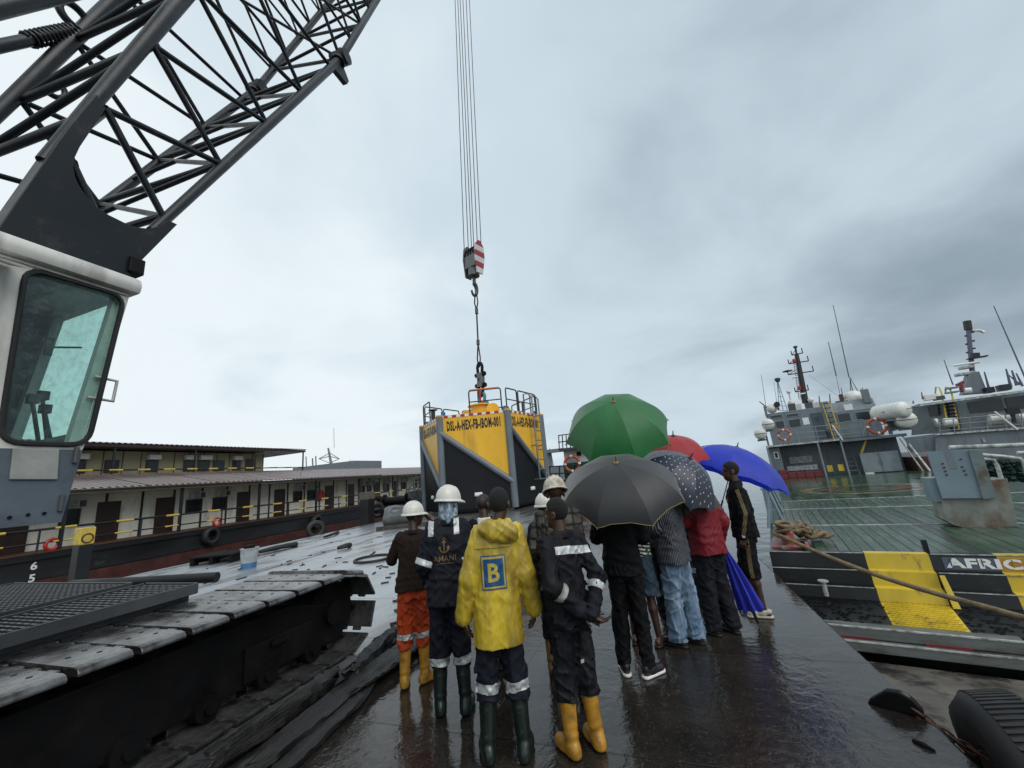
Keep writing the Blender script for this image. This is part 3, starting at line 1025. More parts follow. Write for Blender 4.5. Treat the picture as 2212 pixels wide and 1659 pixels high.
def track(xc, y_front, y_back, label_far=False):
    R = 0.40
    zc = TZ - 0.055 - R
    y = y_back
    poses = []
    Ls = y_front - y_back
    n = int(round((2 * Ls + 2 * PI * R) / PITCH))
    tot = 2 * Ls + 2 * PI * R
    for i in range(n):
        d = i * tot / n
        if d < Ls:
            poses.append((y_back + d, zc + R, 0.0))
        elif d < Ls + PI * R:
            a = (d - Ls) / R
            poses.append((y_front + math.sin(a) * R, zc + math.cos(a) * R, -a))
        elif d < 2 * Ls + PI * R:
            poses.append((y_front - (d - Ls - PI * R), zc - R, -PI))
        else:
            a = (d - 2 * Ls - PI * R) / R
            poses.append((y_back - math.sin(a) * R, zc - math.cos(a) * R, -PI - a))
    for k, (yy, zz_, a) in enumerate(poses):
        o = link('track_shoe', SHOE, None, crane)
        sag = rnd.uniform(-0.008, 0.006)
        o.location = CI @ Vector((xc, yy, zz_ + sag))
        o.rotation_euler = (a + rnd.uniform(-0.02, 0.02), 0, 0)
        if a == 0.0 and yy > 0.3:
            h = link('bolt_holes', HOLE_ME, None, o, kind='stuff')
    mbx = MB()
    mbx.prism([Vector((xc - 0.36, y_back - 0.1, 0.16)), Vector((xc - 0.36, y_front + 0.05, 0.16)), Vector((xc - 0.36, y_front + 0.05, 0.55)), Vector((xc - 0.36, y_front - 0.6, 0.72)), Vector((xc - 0.36, y_back - 0.1, 0.72))], (0, 0, 0), (0.72, 0, 0))
    cpart(mbx, 'track_frame', M_DARK, bevel=0.02)
    for yy in np.arange(y_back + 0.3, y_front - 0.3, 0.55):
        mbx = MB(); mbx.cyl((xc + 0.3, yy, 0.19), (xc + 0.42, yy, 0.19), 0.11, seg=14); mbx.cyl((xc + 0.42, yy, 0.19), (xc + 0.46, yy, 0.19), 0.05, seg=10)
        cpart(mbx, 'roller', M_DARK, smooth=40)
    mbx = MB(); mbx.cyl((xc - 0.3, y_front, zc), (xc + 0.34, y_front, zc), R - 0.06, seg=28); mbx.cyl((xc + 0.34, y_front, zc), (xc + 0.42, y_front, zc), 0.13, seg=14)
    cpart(mbx, 'idler', M_DARK, smooth=40)
    mbx = MB(); mbx.bb((xc + 0.362, y_front - 1.1, 0.2), (xc + 0.4, y_front - 0.3, 0.5)); mbx.bb((xc + 0.402, y_front - 0.85, 0.42), (xc + 0.44, y_front - 0.66, 0.47))
    cpart(mbx, 'side_plate', M_DARK, bevel=0.01)


track((TX0 + TX1) / 2, 4.12, -4.2)
track(-8.9, 3.35, -4.2)


# --- catwalk steps with raised anti-slip bars
def catwalk(x0, x1, y0, y1, z, nx, ny):
    mbx = MB(); mbx.bb((x0, y0, z - 0.02), (x1, y1, z))
    for xx, s in ((x0, -1), (x1, 1)):
        mbx.bb((xx + (0.002 if s > 0 else -0.002), y0, z - 0.07), (xx + s * 0.02, y1, z + 0.03))
    mbx.bb((x0, y1 + 0.002, z - 0.07), (x1, y1 + 0.02, z + 0.03))
    mbx.bb((x0 + 0.1, y0, z - 0.25), (x0 + 0.2, y1, z - 0.022)); mbx.bb((x1 - 0.2, y0, z - 0.25), (x1 - 0.1, y1, z - 0.022))
    cw = cpart(mbx, 'catwalk', M_DGREY, bevel=0.004)
    mbx = MB()
    for i in range(nx):
        for j in range(ny):
            cx_ = x0 + (i + 0.5) * (x1 - x0) / nx; cy_ = y0 + (j + 0.5) * (y1 - y0) / ny
            mbx.box((cx_, cy_, z + 0.008), ((x1 - x0) / nx * 0.72, (y1 - y0) / ny * 0.35, 0.014))
    o = cpart(mbx, 'tread_bars', M_DGREY, cw, kind='stuff')
    for v in o.data.vertices: pass
    return cw


catwalk(-5.5, -4.66, 0.9, 3.02, 1.05, 8, 34)
catwalk(-8.3, -5.8, 2.0, 3.05, 1.05, 24, 22)
mbx = MB(); mbx.tube([(-7.4, 3.25, 1.0), (-6.2, 3.4, 1.0), (-5.35, 3.7, 0.97)], 0.06, 10); cpart(mbx, 'hydraulic_hose', M_RUBBER, smooth=60)
# ================================================================== long accommodation barge on the left
M_HULLBLK = mat('black_hull_paint', (0.014, 0.015, 0.017), 0.4, var=0.4, vscale=0.6, col2=(0.13, 0.13, 0.12), thr=0.63, soft=0.05, mscale=0.5, stretch=(1, 0.5, 1.3))
M_BOOT = mat('red_boot_top', (0.075, 0.018, 0.014), 0.5, var=0.4, vscale=1, col2=(0.02, 0.014, 0.012), thr=0.55)
M_CREAM = mat('cream_wall', (0.74, 0.72, 0.62), 0.55, var=0.16, vscale=0.8, col2=(0.28, 0.26, 0.2), thr=0.66, stretch=(1, 1, 0.3))
M_OLIVE = mat('olive_wall', (0.26, 0.235, 0.14), 0.6, var=0.2, vscale=0.8)
M_BROWN = mat('brown_trim', (0.028, 0.014, 0.014), 0.45, var=0.3)
M_DOOR = mat('brown_door', (0.035, 0.016, 0.014), 0.4, var=0.25)
M_RAILBLK = mat('black_rail_paint', (0.014, 0.016, 0.022), 0.4)
M_YEL = mat('yellow_paint', (0.58, 0.42, 0.07), 0.45, var=0.25, vscale=5, col2=(0.2, 0.12, 0.03), thr=0.7)
M_ROOF = mat('red_corrugated_sheet', (0.20, 0.155, 0.15), 0.24, 0.45, var=0.25, vscale=0.5, stretch=(0.3, 1, 1))
M_RUST = mat('rusty_plate', (0.08, 0.035, 0.02), 0.6, var=0.4, vscale=3)
M_PANE = mat('dark_window_pane', (0.02, 0.025, 0.03), 0.06, var=0.1)
M_AC = mat('white_plastic', (0.55, 0.55, 0.52), 0.45, var=0.2)
M_RED = mat('red_paint', (0.40, 0.02, 0.02), 0.4)
M_WHT = mat('white_paint', (0.72, 0.72, 0.70), 0.4, var=0.12)

BS = 1.6
bz = lambda z: CAMZ + (z - CAMZ) * BS
HX, WX = -15.9 * BS, -17.1 * BS
Y0, Y1 = 3.0, 52.0
barge = empty('accommodation_barge', (WX, 12, WATER_Z), label='long cream accommodation barge with red corrugated roof and black hull', cat='barge')
BI = Matrix.Translation((-WX, -12, -WATER_Z))


def bpart(mbx, name, m, parent=barge, **kw):
    for i, p in enumerate(mbx.v):
        mbx.v[i] = tuple(BI @ Vector(p))
    return mbx.build(name, m, parent, **kw)


dz = 0.52                                    # walkway level
mb = MB(); mb.bb((HX - 14, Y0, -0.62), (HX, Y1, dz - 0.06)); bpart(mb, 'hull', M_HULLBLK, bevel=0.05)
mb = MB(); mb.bb((HX - 13.9, Y0, WATER_Z - 0.5), (HX - 0.02, Y1, -0.624)); bpart(mb, 'boot_top', M_BOOT)
mb = MB(); mb.bb((HX - 14, Y0, dz - 0.056), (HX + 0.05, Y1, dz)); bpart(mb, 'walkway', M_RUST)
mb = MB(); mb.bb((HX + 0.002, Y0, dz - 0.3), (HX + 0.09, Y1, dz - 0.2)); bpart(mb, 'rubbing_strake', M_HULLBLK)
wt = bz(2.5)
mb = MB(); mb.bb((WX - 9, Y0, dz + 0.003), (WX, Y1, wt)); bpart(mb, 'wall', M_CREAM)
for y in np.arange(6.1, 31, 0.98):
    mb = MB(); mb.bb((WX + 0.002, y * BS - 0.05, dz + 0.004), (WX + 0.045, y * BS + 0.05, wt)); bpart(mb, 'batten', M_BROWN)
for a, b in ((5.75, 6.4), (7.85, 8.45), (9.46, 10.06), (12.42, 13.0), (14.2, 14.77), (17.26, 17.79), (18.97, 19.47), (21.19, 21.7), (23.1, 23.6), (25.6, 26.1), (28.1, 28.6)):
    mb = MB(); mb.bb((WX + 0.002, a * BS, dz + 0.004), (WX + 0.06, b * BS, bz(2.24)))
    d = bpart(mb, 'door', M_DOOR, bevel=0.008)
    mb = MB(); mb.bb((WX + 0.062, a * BS + 0.08, bz(1.55)), (WX + 0.1, a * BS + 0.18, bz(1.6))); bpart(mb, 'handle', M_AC, d)
for a, b in ((7.0, 7.46), (10.44, 11.0), (11.42, 11.96), (15.24, 15.76), (16.08, 16.62), (19.98, 20.38), (20.58, 20.98), (22.16, 22.66), (24.1, 24.6), (26.6, 27.1)):
    z0, z1 = bz(1.58), bz(2.09)
    mb = MB(); fr = 0.07
    for p, q in (((a * BS, z0), (b * BS, z0 + fr)), ((a * BS, z1 - fr), (b * BS, z1)), ((a * BS, z0 + fr + .001), (a * BS + fr, z1 - fr - .001)), ((b * BS - fr, z0 + fr + .001), (b * BS, z1 - fr - .001)), ((a * BS + fr + .001, (z0 + z1) / 2 - 0.02), (b * BS - fr - .001, (z0 + z1) / 2 + 0.02))):
        mb.bb((WX + 0.002, p[0], p[1]), (WX + 0.07, q[0], q[1]))
    w = bpart(mb, 'window', M_BROWN)
    mb = MB(); mb.bb((WX + 0.003, a * BS + fr, z0 + fr), (WX + 0.025, b * BS - fr, z1 - fr)); bpart(mb, 'pane', M_PANE, w)
    yc = (a + b) / 2 * BS + 0.05
    mb = MB(); mb.bb((WX + 0.002, yc - 0.38, bz(2.12)), (WX + 0.4, yc + 0.38, bz(2.37)))
    ac = bpart(mb, 'air_conditioner', M_AC, bevel=0.015)
    mb = MB()
    for k in range(5):
        mb.bb((WX + 0.402, yc - 0.33, bz(2.14) + k * 0.07), (WX + 0.412, yc + 0.02, bz(2.14) + k * 0.07 + 0.035))
    mb.bb((WX + 0.402, yc + 0.08, bz(2.14)), (WX + 0.412, yc + 0.33, bz(2.14) + 0.3))
    bpart(mb, 'grille', M_DGREY, ac)
for y in (3.65, 6.63, 9.59, 12.54, 15.55, 18.64, 21.65, 24.65, 27.65, 30.6):
    mb = MB(); mb.bb((HX - 0.13, y * BS - 0.06, dz + 0.003), (HX - 0.01, y * BS + 0.06, bz(2.56))); bpart(mb, 'post', M_RAILBLK)
for y in (5.2, 6.2, 8.48, 11.03, 14.0, 17.04, 20.1, 23.1, 26.1, 29.1):
    mb = MB(); mb.cyl((HX - 0.07, y * BS, dz + 0.003), (HX - 0.07, y * BS, bz(1.59)), 0.04, seg=8); bpart(mb, 'stanchion', M_RAILBLK, smooth=50)
for z in (bz(1.60), bz(1.25)):
    r = 0.052 if z > 1.2 else 0.034
    mb = MB(); mb.cyl((HX - 0.07, Y0, z), (HX - 0.07, Y1, z), r, seg=10); rl = bpart(mb, 'rail', M_RAILBLK, smooth=50)
    y = 3.8
    while y < 31:
        mb = MB(); mb.cyl((HX - 0.07, y * BS, z), (HX - 0.07, (y + 0.44) * BS, z), r + 0.006, seg=10); bpart(mb, 'yellow_band', M_YEL, rl, smooth=50)
        y += 1.34


def corrugated(x0, z0, x1, z1, ya, yb, name, m, part, pitch=0.3, amp=0.03):
    mb = MB(); n = int((yb - ya) / pitch * 4)
    up = Vector((-(z1 - z0), 0, (x1 - x0))).normalized()
    if up.z < 0: up = -up
    vs = []
    for i in range(n + 1):
        y = ya + (yb - ya) * i / n
        h = amp * (1, 1, -1, -1)[i % 4]
        for x, z in ((x0, z0), (x1, z1)):
            p = Vector((x, y, z)) + up * h
            vs.append(p)
    mb.add(vs, [(2 * i, 2 * i + 1, 2 * i + 3, 2 * i + 2) for i in range(n)])
    o = part(mb, name, m)
    md = o.modifiers.new('thick', 'SOLIDIFY'); md.thickness = 0.012
    return o


ez = bz(2.63)
y = Y0
while y < Y1 - 0.1:
    corrugated(HX + 0.35, ez, -30.4, bz(3.25), y, y + 3.5, 'roof_sheet', M_ROOF, bpart)
    y += 3.5
mb = MB(); mb.bb((HX + 0.22, Y0, bz(2.52)), (HX + 0.28, Y1, ez - 0.05)); mb.bb((-30.4, Y0, bz(3.05)), (-30.3, Y1, bz(3.2))); bpart(mb, 'fascia', M_BROWN)
mb = MB(); mb.bb((WX - 9, Y0, wt + 0.003), (HX + 0.2, Y1, wt + 0.04)); bpart(mb, 'soffit', M_CREAM)
# upper storey
UX = -20.4 * BS
uw0, uw1 = 2.0, 16.2 * BS
mb = MB(); mb.bb((UX - 8, uw0, wt + 0.05), (UX, uw1, bz(4.28))); bpart(mb, 'upper_wall', M_OLIVE)
for y in np.arange(5, 16.2, 0.62):
    mb = MB(); mb.bb((UX + 0.002, y * BS - 0.025, bz(3.2)), (UX + 0.02, y * BS + 0.025, bz(4.27))); bpart(mb, 'wall_seam', M_BROWN)
for k, (a, b) in enumerate(((8.4, 8.85), (9.4, 9.85), (10.75, 11.2), (12.2, 12.62), (12.8, 13.35), (13.5, 14.05), (14.45, 14.85))):
    mb = MB(); mb.bb((UX + 0.002, a * BS, bz(3.42)), (UX + 0.06, b * BS, bz(3.92))); w = bpart(mb, 'window', M_BROWN)
    mb = MB(); mb.bb((UX + 0.062, a * BS + 0.07, bz(3.46)), (UX + 0.068, b * BS - 0.07, bz(3.88))); bpart(mb, 'pane', M_PANE, w)
    if k % 2 == 0 or k == 3:
        mb = MB(); mb.bb((UX + 0.002, a * BS + 0.02, bz(3.94)), (UX + 0.35, b * BS, bz(4.14))); bpart(mb, 'air_conditioner', M_AC, bevel=0.01)
mb = MB(); mb.bb((UX + 0.002, 15.15 * BS, bz(3.2)), (UX + 0.05, 15.6 * BS, bz(4.0))); bpart(mb, 'door', M_DOOR)
URX = -19.55 * BS
mb = MB(); mb.prism([Vector((URX, uw0, bz(4.34))), Vector((URX, uw0, bz(4.46))), Vector((UX - 5, uw0, bz(4.95))), Vector((UX - 10, uw0, bz(4.46))), Vector((UX - 10, uw0, bz(4.34)))], (0, 0, 0), (0, 18.2 * BS - uw0, 0)); bpart(mb, 'upper_roof', M_BROWN)
y = uw0
while y < 18.0 * BS:
    corrugated(URX + 0.06, bz(4.49), UX - 5, bz(4.98), y, min(y + 3.5, 18.25 * BS), 'roof_sheet', M_ROOF, bpart)
    y += 3.5
for y in (3.5, 6.4, 9.3, 12.2, 15.1, 18.1):
    mb = MB(); mb.bb((URX - 0.16, y * BS - 0.05, bz(3.1)), (URX - 0.08, y * BS + 0.05, bz(4.34))); bpart(mb, 'post', M_RAILBLK)
mb = MB(); mb.cyl((URX - 0.1, uw0, bz(3.46)), (URX - 0.1, 18.1 * BS, bz(3.46)), 0.05, seg=8); rl = bpart(mb, 'rail', M_RAILBLK, smooth=50)
y = 8.3
while y < 18:
    mb = MB(); mb.cyl((URX - 0.1, y * BS, bz(3.46)), (URX - 0.1, (y + 0.42) * BS, bz(3.46)), 0.056, seg=8); bpart(mb, 'yellow_band', M_YEL, rl, smooth=50); y += 0.9
for ch, zc in (('6', 0.40), ('5', 0.10)):
    me = place(text_mesh(ch, 0.42, 0.012), (HX + 0.012, 6.18 * BS, bz(zc) + 0.45), (0, 1, 0), (0, 0, 1))
    me.transform(BI)
    link('draft_mark', me, M_WHT, barge)


def tyre(name, c, axis, R, r, label, cat='tyre', group=None):
    mb = MB()
    prof = [(R * 0.56, -r * 0.8), (R * 0.72, -r), (R * 0.9, -r * 0.92), (R, -r * 0.55), (R * 1.01, 0), (R, r * 0.55), (R * 0.9, r * 0.92), (R * 0.72, r), (R * 0.56, r * 0.8), (R * 0.6, 0), (R * 0.56, -r * 0.8)]
    q = Vector(axis).to_track_quat('Z', 'Y').to_matrix().to_4x4()
    mb.lathe(prof, 28, q, cap=False)
    o = mb.build(name, M_RUBBER, None, smooth=50, label=label, cat=cat, group=group)
    o.location = c
    return o


ty = at_x(449, 1158, HX); tyre('tyre_fender', (HX + 0.24, ty.y, ty.z), (1, 0.1, 0), 0.5, 0.2, 'tyre fender on the black hull nearest the crane boom', 'tyre', 'tyres hung on the barge hull')
ty = at_x(678, 1128, HX); tyre('tyre_fender', (HX + 0.24, ty.y, ty.z), (1, 0.1, 0), 0.52, 0.2, 'tyre fender further along the black barge hull, below the red disc', 'tyre', 'tyres hung on the barge hull')
ty = at_x(838, 1090, HX); tyre('tyre_fender', (HX + 0.24, ty.y, ty.z), (1, 0.1, 0), 0.7, 0.22, 'large dark tyre fender at the far end of the barge, behind the winch', 'tyre', 'tyres hung on the barge hull')
mb = MB(); c = at_x(691, 1070, WX + 0.12); mb.cyl((0, 0, 0), (0.12, 0, 0), 0.42, seg=24); mb.cyl((0.121, 0, 0), (0.15, 0, 0), 0.3, seg=24)
o = mb.build('hose_reel_cover', M_RED, None, smooth=30, label='round red hose cover on the cream barge wall', cat='hose reel'); o.location = c
for u, v, lab in ((112, 1177, 'red half lifebuoy lying on the barge walkway beside the yellow-topped pile'), (468, 1132, 'red lifebuoy at the barge walkway edge below two windows'), (809, 1087, 'small red lifebuoy on the barge walkway behind the weathered pile')):
    c = at_x(u, v, HX - 0.12)
    mb = MB(); mb.torus((0, 0, 0), (1, 0.15, 0), 0.22, 0.07, 24, 10)
    o = mb.build('lifebuoy', M_RED, None, smooth=60, label=lab, cat='lifebuoy', group='red lifebuoys on the barge walkway'); o.location = (c.x, c.y, dz + 0.24)


# piles standing in the gap beside the deck
def pile(u0, u1, vtop, vyel, x, label, cap):
    a = at_x(u0, vtop, x); b = at_x(u1, vtop, x); c = at_x((u0 + u1) / 2, vyel, x)
    yc = (a.y + b.y) / 2; hw = abs(b.y - a.y) / 2 * 0.72
    e_ = empty('mooring_pile', (x, yc, WATER_Z), label=label, cat='pile')
    mb = MB(); mb.bb((-hw, -hw, -1.5), (hw, hw, c.z - WATER_Z)); mb.build('post', M_HULLBLK, e_, bevel=0.02)
    mb = MB(); mb.bb((-hw * 1.06, -hw * 1.06, c.z - WATER_Z + 0.002), (hw * 1.06, hw * 1.06, a.z - WATER_Z)); mb.build('cap', cap, e_, bevel=0.03)
    if cap is M_YEL:
        mb = MB(); mb.torus((hw * 1.07, 0.0, a.z - WATER_Z - 0.3), (1, 0, 0), 0.12, 0.02); mb.build('painted_ring', M_RUST, e_, smooth=60)
    return e_


pile(163, 206, 1142, 1176, -15.85, 'black pile with a yellow painted top beside the barge', M_YEL)
pile(783, 803, 1064, 1079, -15.85, 'slim dark pile with a weathered grey top, left of the group', mat('weathered_wood', (0.11, 0.10, 0.085), 0.7, var=0.4, vscale=3))

# far vessel masts beyond the barge roof
fv = empty('distant_vessel', (-48, 75, WATER_Z), label='distant vessel whose pale masts rise over the barge roof', cat='ship')
M_FAR = mat('distant_grey_paint', (0.16, 0.18, 0.20), 0.6)


def fpart(mbx, name, m, parent, base):
    for i, p in enumerate(mbx.v):
        mbx.v[i] = tuple(Vector(p) - Vector(base))
    return mbx.build(name, m, parent)


fb = Vector((-48, 75, WATER_Z))
mt, m0 = at_y(709, 968, 75), at_y(718, 1015, 75)
mb = MB(); mb.cyl(m0, mt, 0.35, 0.2, seg=8); fpart(mb, 'mast', M_FAR, fv, fb)
mm = m0.lerp(mt, 0.62)
for du in (-22, 22):
    q = at_y(711 + du, 991, 75)
    mb = MB(); mb.cyl(mm + Vector((0, 0, 0.8)), q, 0.08, seg=6); mb.cyl(mm - Vector((0, 0, 1.6)), q, 0.08, seg=6); mb.cyl(mm, q, 0.09, seg=6); fpart(mb, 'yard', M_FAR, fv, fb)
for u, v0, v1, r in ((722, 925, 968, 0.05), (676, 990, 1012, 0.16), (757, 993, 1013, 0.06), (662, 986, 1012, 0.12), (683, 985, 1012, 0.14), (740, 1004, 1014, 0.4)):
    p, q = at_y(u, v1, 75), at_y(u - 1, v0, 75)
    mb = MB(); mb.cyl(p, q, r, seg=6); fpart(mb, 'antenna', M_FAR, fv, fb)
a, b = at_y(640, 1011, 75), at_y(770, 1011, 75)
mb = MB(); mb.bb((a.x, 74, WATER_Z + 2), (b.x, 84, a.z)); mb.bb((a.x - 8, 72, WATER_Z - 1), (b.x + 10, 86, WATER_Z + 1.99)); fpart(mb, 'superstructure', M_FAR, fv, fb)
# ================================================================== hexagonal float on the deck, crane hook and sling
M_BUOYY = mat('buoy_yellow', (0.76, 0.42, 0.025), 0.42, var=0.14, vscale=0.6, col2=(0.34, 0.19, 0.03), thr=0.68, soft=0.16, mscale=1.6, stretch=(1.3, 1.3, 0.2))
M_BUOYB = mat('buoy_black', (0.007, 0.008, 0.010), 0.5, var=0.3, vscale=0.8, spec=0.3)
M_BUOYG = mat('buoy_grey_pipe', (0.13, 0.155, 0.175), 0.42, var=0.18, vscale=1)
M_INK = mat('black_lettering', (0.012, 0.011, 0.011), 0.5, var=0.1)
M_TEAL = mat('teal_shackle', (0.04, 0.20, 0.22), 0.4)
M_BLUE = mat('blue_lug', (0.03, 0.14, 0.32), 0.45)
M_ORANGE = mat('orange_primer', (0.50, 0.17, 0.05), 0.5)
HXC, HYC, HS, HR, HH, HZ0 = -10.82, 24.5, 4.13, 3.4352, 5.70, 0.14
buoy = empty('hexagonal_buoy', (HXC, HYC, HZ0), label='big yellow and black six-sided mooring float hanging on the crane hook', cat='buoy')
HB = HH - HZ0
vx = [Vector((HS * math.cos(HR + PI / 3 * i), HS * math.sin(HR + PI / 3 * i), 0)) for i in range(6)]
up = Vector((0, 0, 1))
ins_ = [v * 0.985 for v in vx]
mb = MB(); mb.prism(ins_, (0, 0, 0.0), up * 0.1); mb.build('bottom_plate', M_BUOYB, buoy)
mb = MB(); mb.prism([v * 0.97 for v in vx], up * (HB - 0.12), up * (HB - 0.02)); mb.build('top_plate', M_BUOYY, buoy)
FT, FB = 0.815, 0.25                          # where the diagonal pipe meets the posts
for i in range(6):
    a, b = ins_[i], ins_[(i + 1) % 6]
    n = ((a + b) / 2).normalized()
    th = -n * 0.08
    lo_ = [a + up * 0.02, b + up * 0.02, b + up * HB * FB, a + up * HB * FT]
    hi_ = [a + up * (HB * FT + 0.002), b + up * (HB * FB + 0.002), b + up * HB, a + up * HB]
    mb = MB(); mb.prism(lo_, (0, 0, 0), th); mb.build('black_panel', M_BUOYB, buoy)
    mb = MB(); mb.prism(hi_, (0, 0, 0), th); yp = mb.build('yellow_panel', M_BUOYY, buoy)
    mb = MB(); mb.cyl(a + up * HB * FT + n * 0.05, b + up * HB * FB + n * 0.05, 0.17, seg=16); mb.build('diagonal_pipe', M_BUOYG, buoy, smooth=50)
    mb = MB(); mb.cyl(vx[i] * 0.985, vx[i] * 0.985 + up * (HB - 0.05), 0.2, seg=16); mb.build('corner_pipe', M_BUOYG, buoy, smooth=50)
    mb = MB(); mb.cyl(vx[i] * 0.985 + up * (HB - 0.048), vx[i] * 0.985 + up * (HB + 0.03), 0.2, seg=16); mb.build('corner_cap', M_BUOYY, buoy, smooth=50)
    xd = (b - a).normalized()
    if i in (5, 0, 1, 2, 3):
        me = text_mesh('DSL-A-HEX-FB-IBOM-001', 0.78, 0.038, 1.0, space=1.16)
        w = max(v.co.x for v in me.vertices) - min(v.co.x for v in me.vertices)
        for v in me.vertices: v.co.x *= HS * 0.775 / w
        h = max(v.co.y for v in me.vertices) - min(v.co.y for v in me.vertices)
        for v in me.vertices: v.co.y *= 0.62 / h
        place(me, (a + b) / 2 + up * (HB * 0.875) + n * 0.006, xd, up)
        link('lettering', me, M_INK, yp)
    # hazard tape: red and white blocks along the rim
    nt_ = 16
    for k in range(nt_):
        p = a.lerp(b, (k + 0.02) / nt_) + n * 0.008; q = a.lerp(b, (k + 0.98) / nt_) + n * 0.008
        mb = MB(); mb.prism([p + up * (HB - 0.16), q + up * (HB - 0.16), q + up * (HB - 0.02), p + up * (HB - 0.02)], (0, 0, 0), n * 0.006)
        mb.build('tape_block', M_RED if k % 2 else M_WHT, buoy)
    c = (a + b) / 2 + up * (HB * 0.155) + n * 0.04
    mb = MB(); Rm = Matrix((xd, n, up)).transposed(); mb.box(c, (0.46, 0.12, 0.22), Rm); mb.build('anode', M_WHT, buoy, bevel=0.06, smooth=60)
    l = vx[i] * 0.9 + up * (HB + 0.02)
    mb = MB(); mb.box(l + up * 0.12, (0.34, 0.1, 0.3), Matrix.Rotation(PI / 3 * i + HR, 3, 'Z')); mb.build('lifting_lug', M_BLUE, buoy, bevel=0.05)


def rail_panel(p, q, h, z0, mid=True, m=M_RAILBLK):
    r = 0.045
    mb = MB(); d = (q - p).normalized()
    c = 0.12
    mb.tube([p + up * z0, p + up * (z0 + h - c), p + up * (z0 + h - 0.03) + d * 0.04, p + up * (z0 + h) + d * c, q + up * (z0 + h) - d * c, q + up * (z0 + h - 0.03) - d * 0.04, q + up * (z0 + h - c), q + up * z0], r, 8)
    if mid:
        mb.cyl(p + up * (z0 + h * 0.5), q + up * (z0 + h * 0.5), r * 0.8, seg=8)
    return mb.build('guard_rail', m, buoy, smooth=50)


def edge(i, t):
    return vx[i].lerp(vx[(i + 1) % 6], t) * 0.955


for i, ts in ((1, ((0.45, 0.94),)), (2, ((0.03, 0.34), (0.38, 0.92))), (3, ((0.04, 0.5), (0.54, 0.96))), (4, ((0.04, 0.48), (0.52, 0.96))), (5, ((0.04, 0.48), (0.52, 0.96))), (0, ((0.02, 0.42),))):
    for a, b in ts:
        rail_panel(edge(i, a), edge(i, b), 1.38, HB - 0.01)
mb = MB(); p, q = edge(1, 0.46), edge(1, 0.92); mb.cyl(p + up * (HB + 1.40), q + up * (HB + 1.40), 0.06, seg=8); tb = mb.build('orange_bar', M_ORANGE, buoy, smooth=50)
mb = MB(); p = edge(1, 0.62); mb.bb(p + up * (HB + 0.62) - Vector((0.05, 0.05, 0)), p + up * (HB + 1.33) + Vector((0.05, 0.05, 0))); mb.box(p + up * (HB + 0.64) + Vector((0.1, 0, 0)), (0.2, 0.1, 0.1)); mb.build('red_lever', M_RED, buoy)
# ladder on the right-hand face
a, b = ins_[2], ins_[3]; n = ((a + b) / 2).normalized(); xd = (b - a).normalized()
for s_ in (0.60, 0.80):
    p = a.lerp(b, s_) + n * 0.38
    mb = MB(); mb.tube([p + up * (HB * 0.24), p + up * (HB + 0.9), p + up * (HB + 1.25) - n * 0.25, p + up * (HB + 1.25) - n * 0.6, p + up * HB - n * 0.62], 0.05, 8); mb.build('ladder_stile', M_BUOYG, buoy, smooth=50)
    for zf in (0.245, 0.62, 0.97):
        mb = MB(); mb.cyl(p + up * HB * zf, p + up * HB * zf - n * 0.4, 0.035, seg=8); mb.build('ladder_bracket', M_BUOYG, buoy)
k = 0.245
while k < 1.0:
    p, q = a.lerp(b, 0.60) + n * 0.38, a.lerp(b, 0.80) + n * 0.38
    mb = MB(); mb.cyl(p + up * HB * k, q + up * HB * k, 0.036, seg=8); mb.build('ladder_rung', M_BUOYG, buoy, smooth=50); k += 0.108
# central lifting post with side stubs
mb = MB(); mb.lathe([(0.62, HB - 0.05), (0.62, HB + 1.0), (0.85, HB + 1.0), (0.72, HB + 1.09), (0.3, HB + 1.12)], 24); mb.build('centre_post', M_BUOYY, buoy, smooth=40)
for ang in (R_(-25), R_(155)):
    d = Vector((math.cos(ang), math.sin(ang), 0))
    mb = MB(); mb.cyl(up * (HB + 0.4) + d * 0.5, up * (HB + 0.4) + d * 1.25, 0.36, seg=20); mb.cyl(up * (HB + 0.4) + d * 1.25, up * (HB + 0.4) + d * 1.4, 0.56, seg=24); mb.build('side_stub', M_BUOYY, buoy, smooth=40)
mb = MB(); p = edge(0, 0.45) * 0.95; mb.cyl(p + up * HB, p + up * (HB + 0.75), 0.14, seg=12); mb.cyl(p + up * (HB + 0.75), p + up * (HB + 0.8), 0.3, seg=12); mb.build('vent_pipe', M_RAILBLK, buoy, smooth=40)
# timbers under the float
M_TIMB = mat('wet_timber', (0.045, 0.036, 0.028), 0.45, var=0.5, vscale=3, stretch=(1, 1, 1), col2=(0.10, 0.09, 0.075), thr=0.6, bump=0.5, bscale=25)
for k, (dx, dy, ln, rz) in enumerate(((-2.4, -3.3, 1.6, 0.5), (0.5, -3.0, 2.4, 0.2), (1.9, -1.2, 1.8, 1.0), (-0.5, 0.5, 4.5, 0.1), (3.0, 0.2, 1.5, 0.9), (2.2, -3.4, 1.7, 0.3))):
    mb = MB(); mb.box((0, 0, 0), (ln, 0.24, 0.13)); o = mb.build('timber_bearer', M_TIMB, None, bevel=0.012, label='timber bearer ' + ('under the left front corner of the float', 'under the front face of the float, in the middle', 'sticking out at the right front corner of the float', 'longest one, deep under the float', 'short one off the right side of the float', 'lying in front of the right front corner post')[k], cat='timber', group='timbers under the float')
    o.location = (HXC + dx, HYC + dy, 0.067); o.rotation_euler = (0, 0, rz)

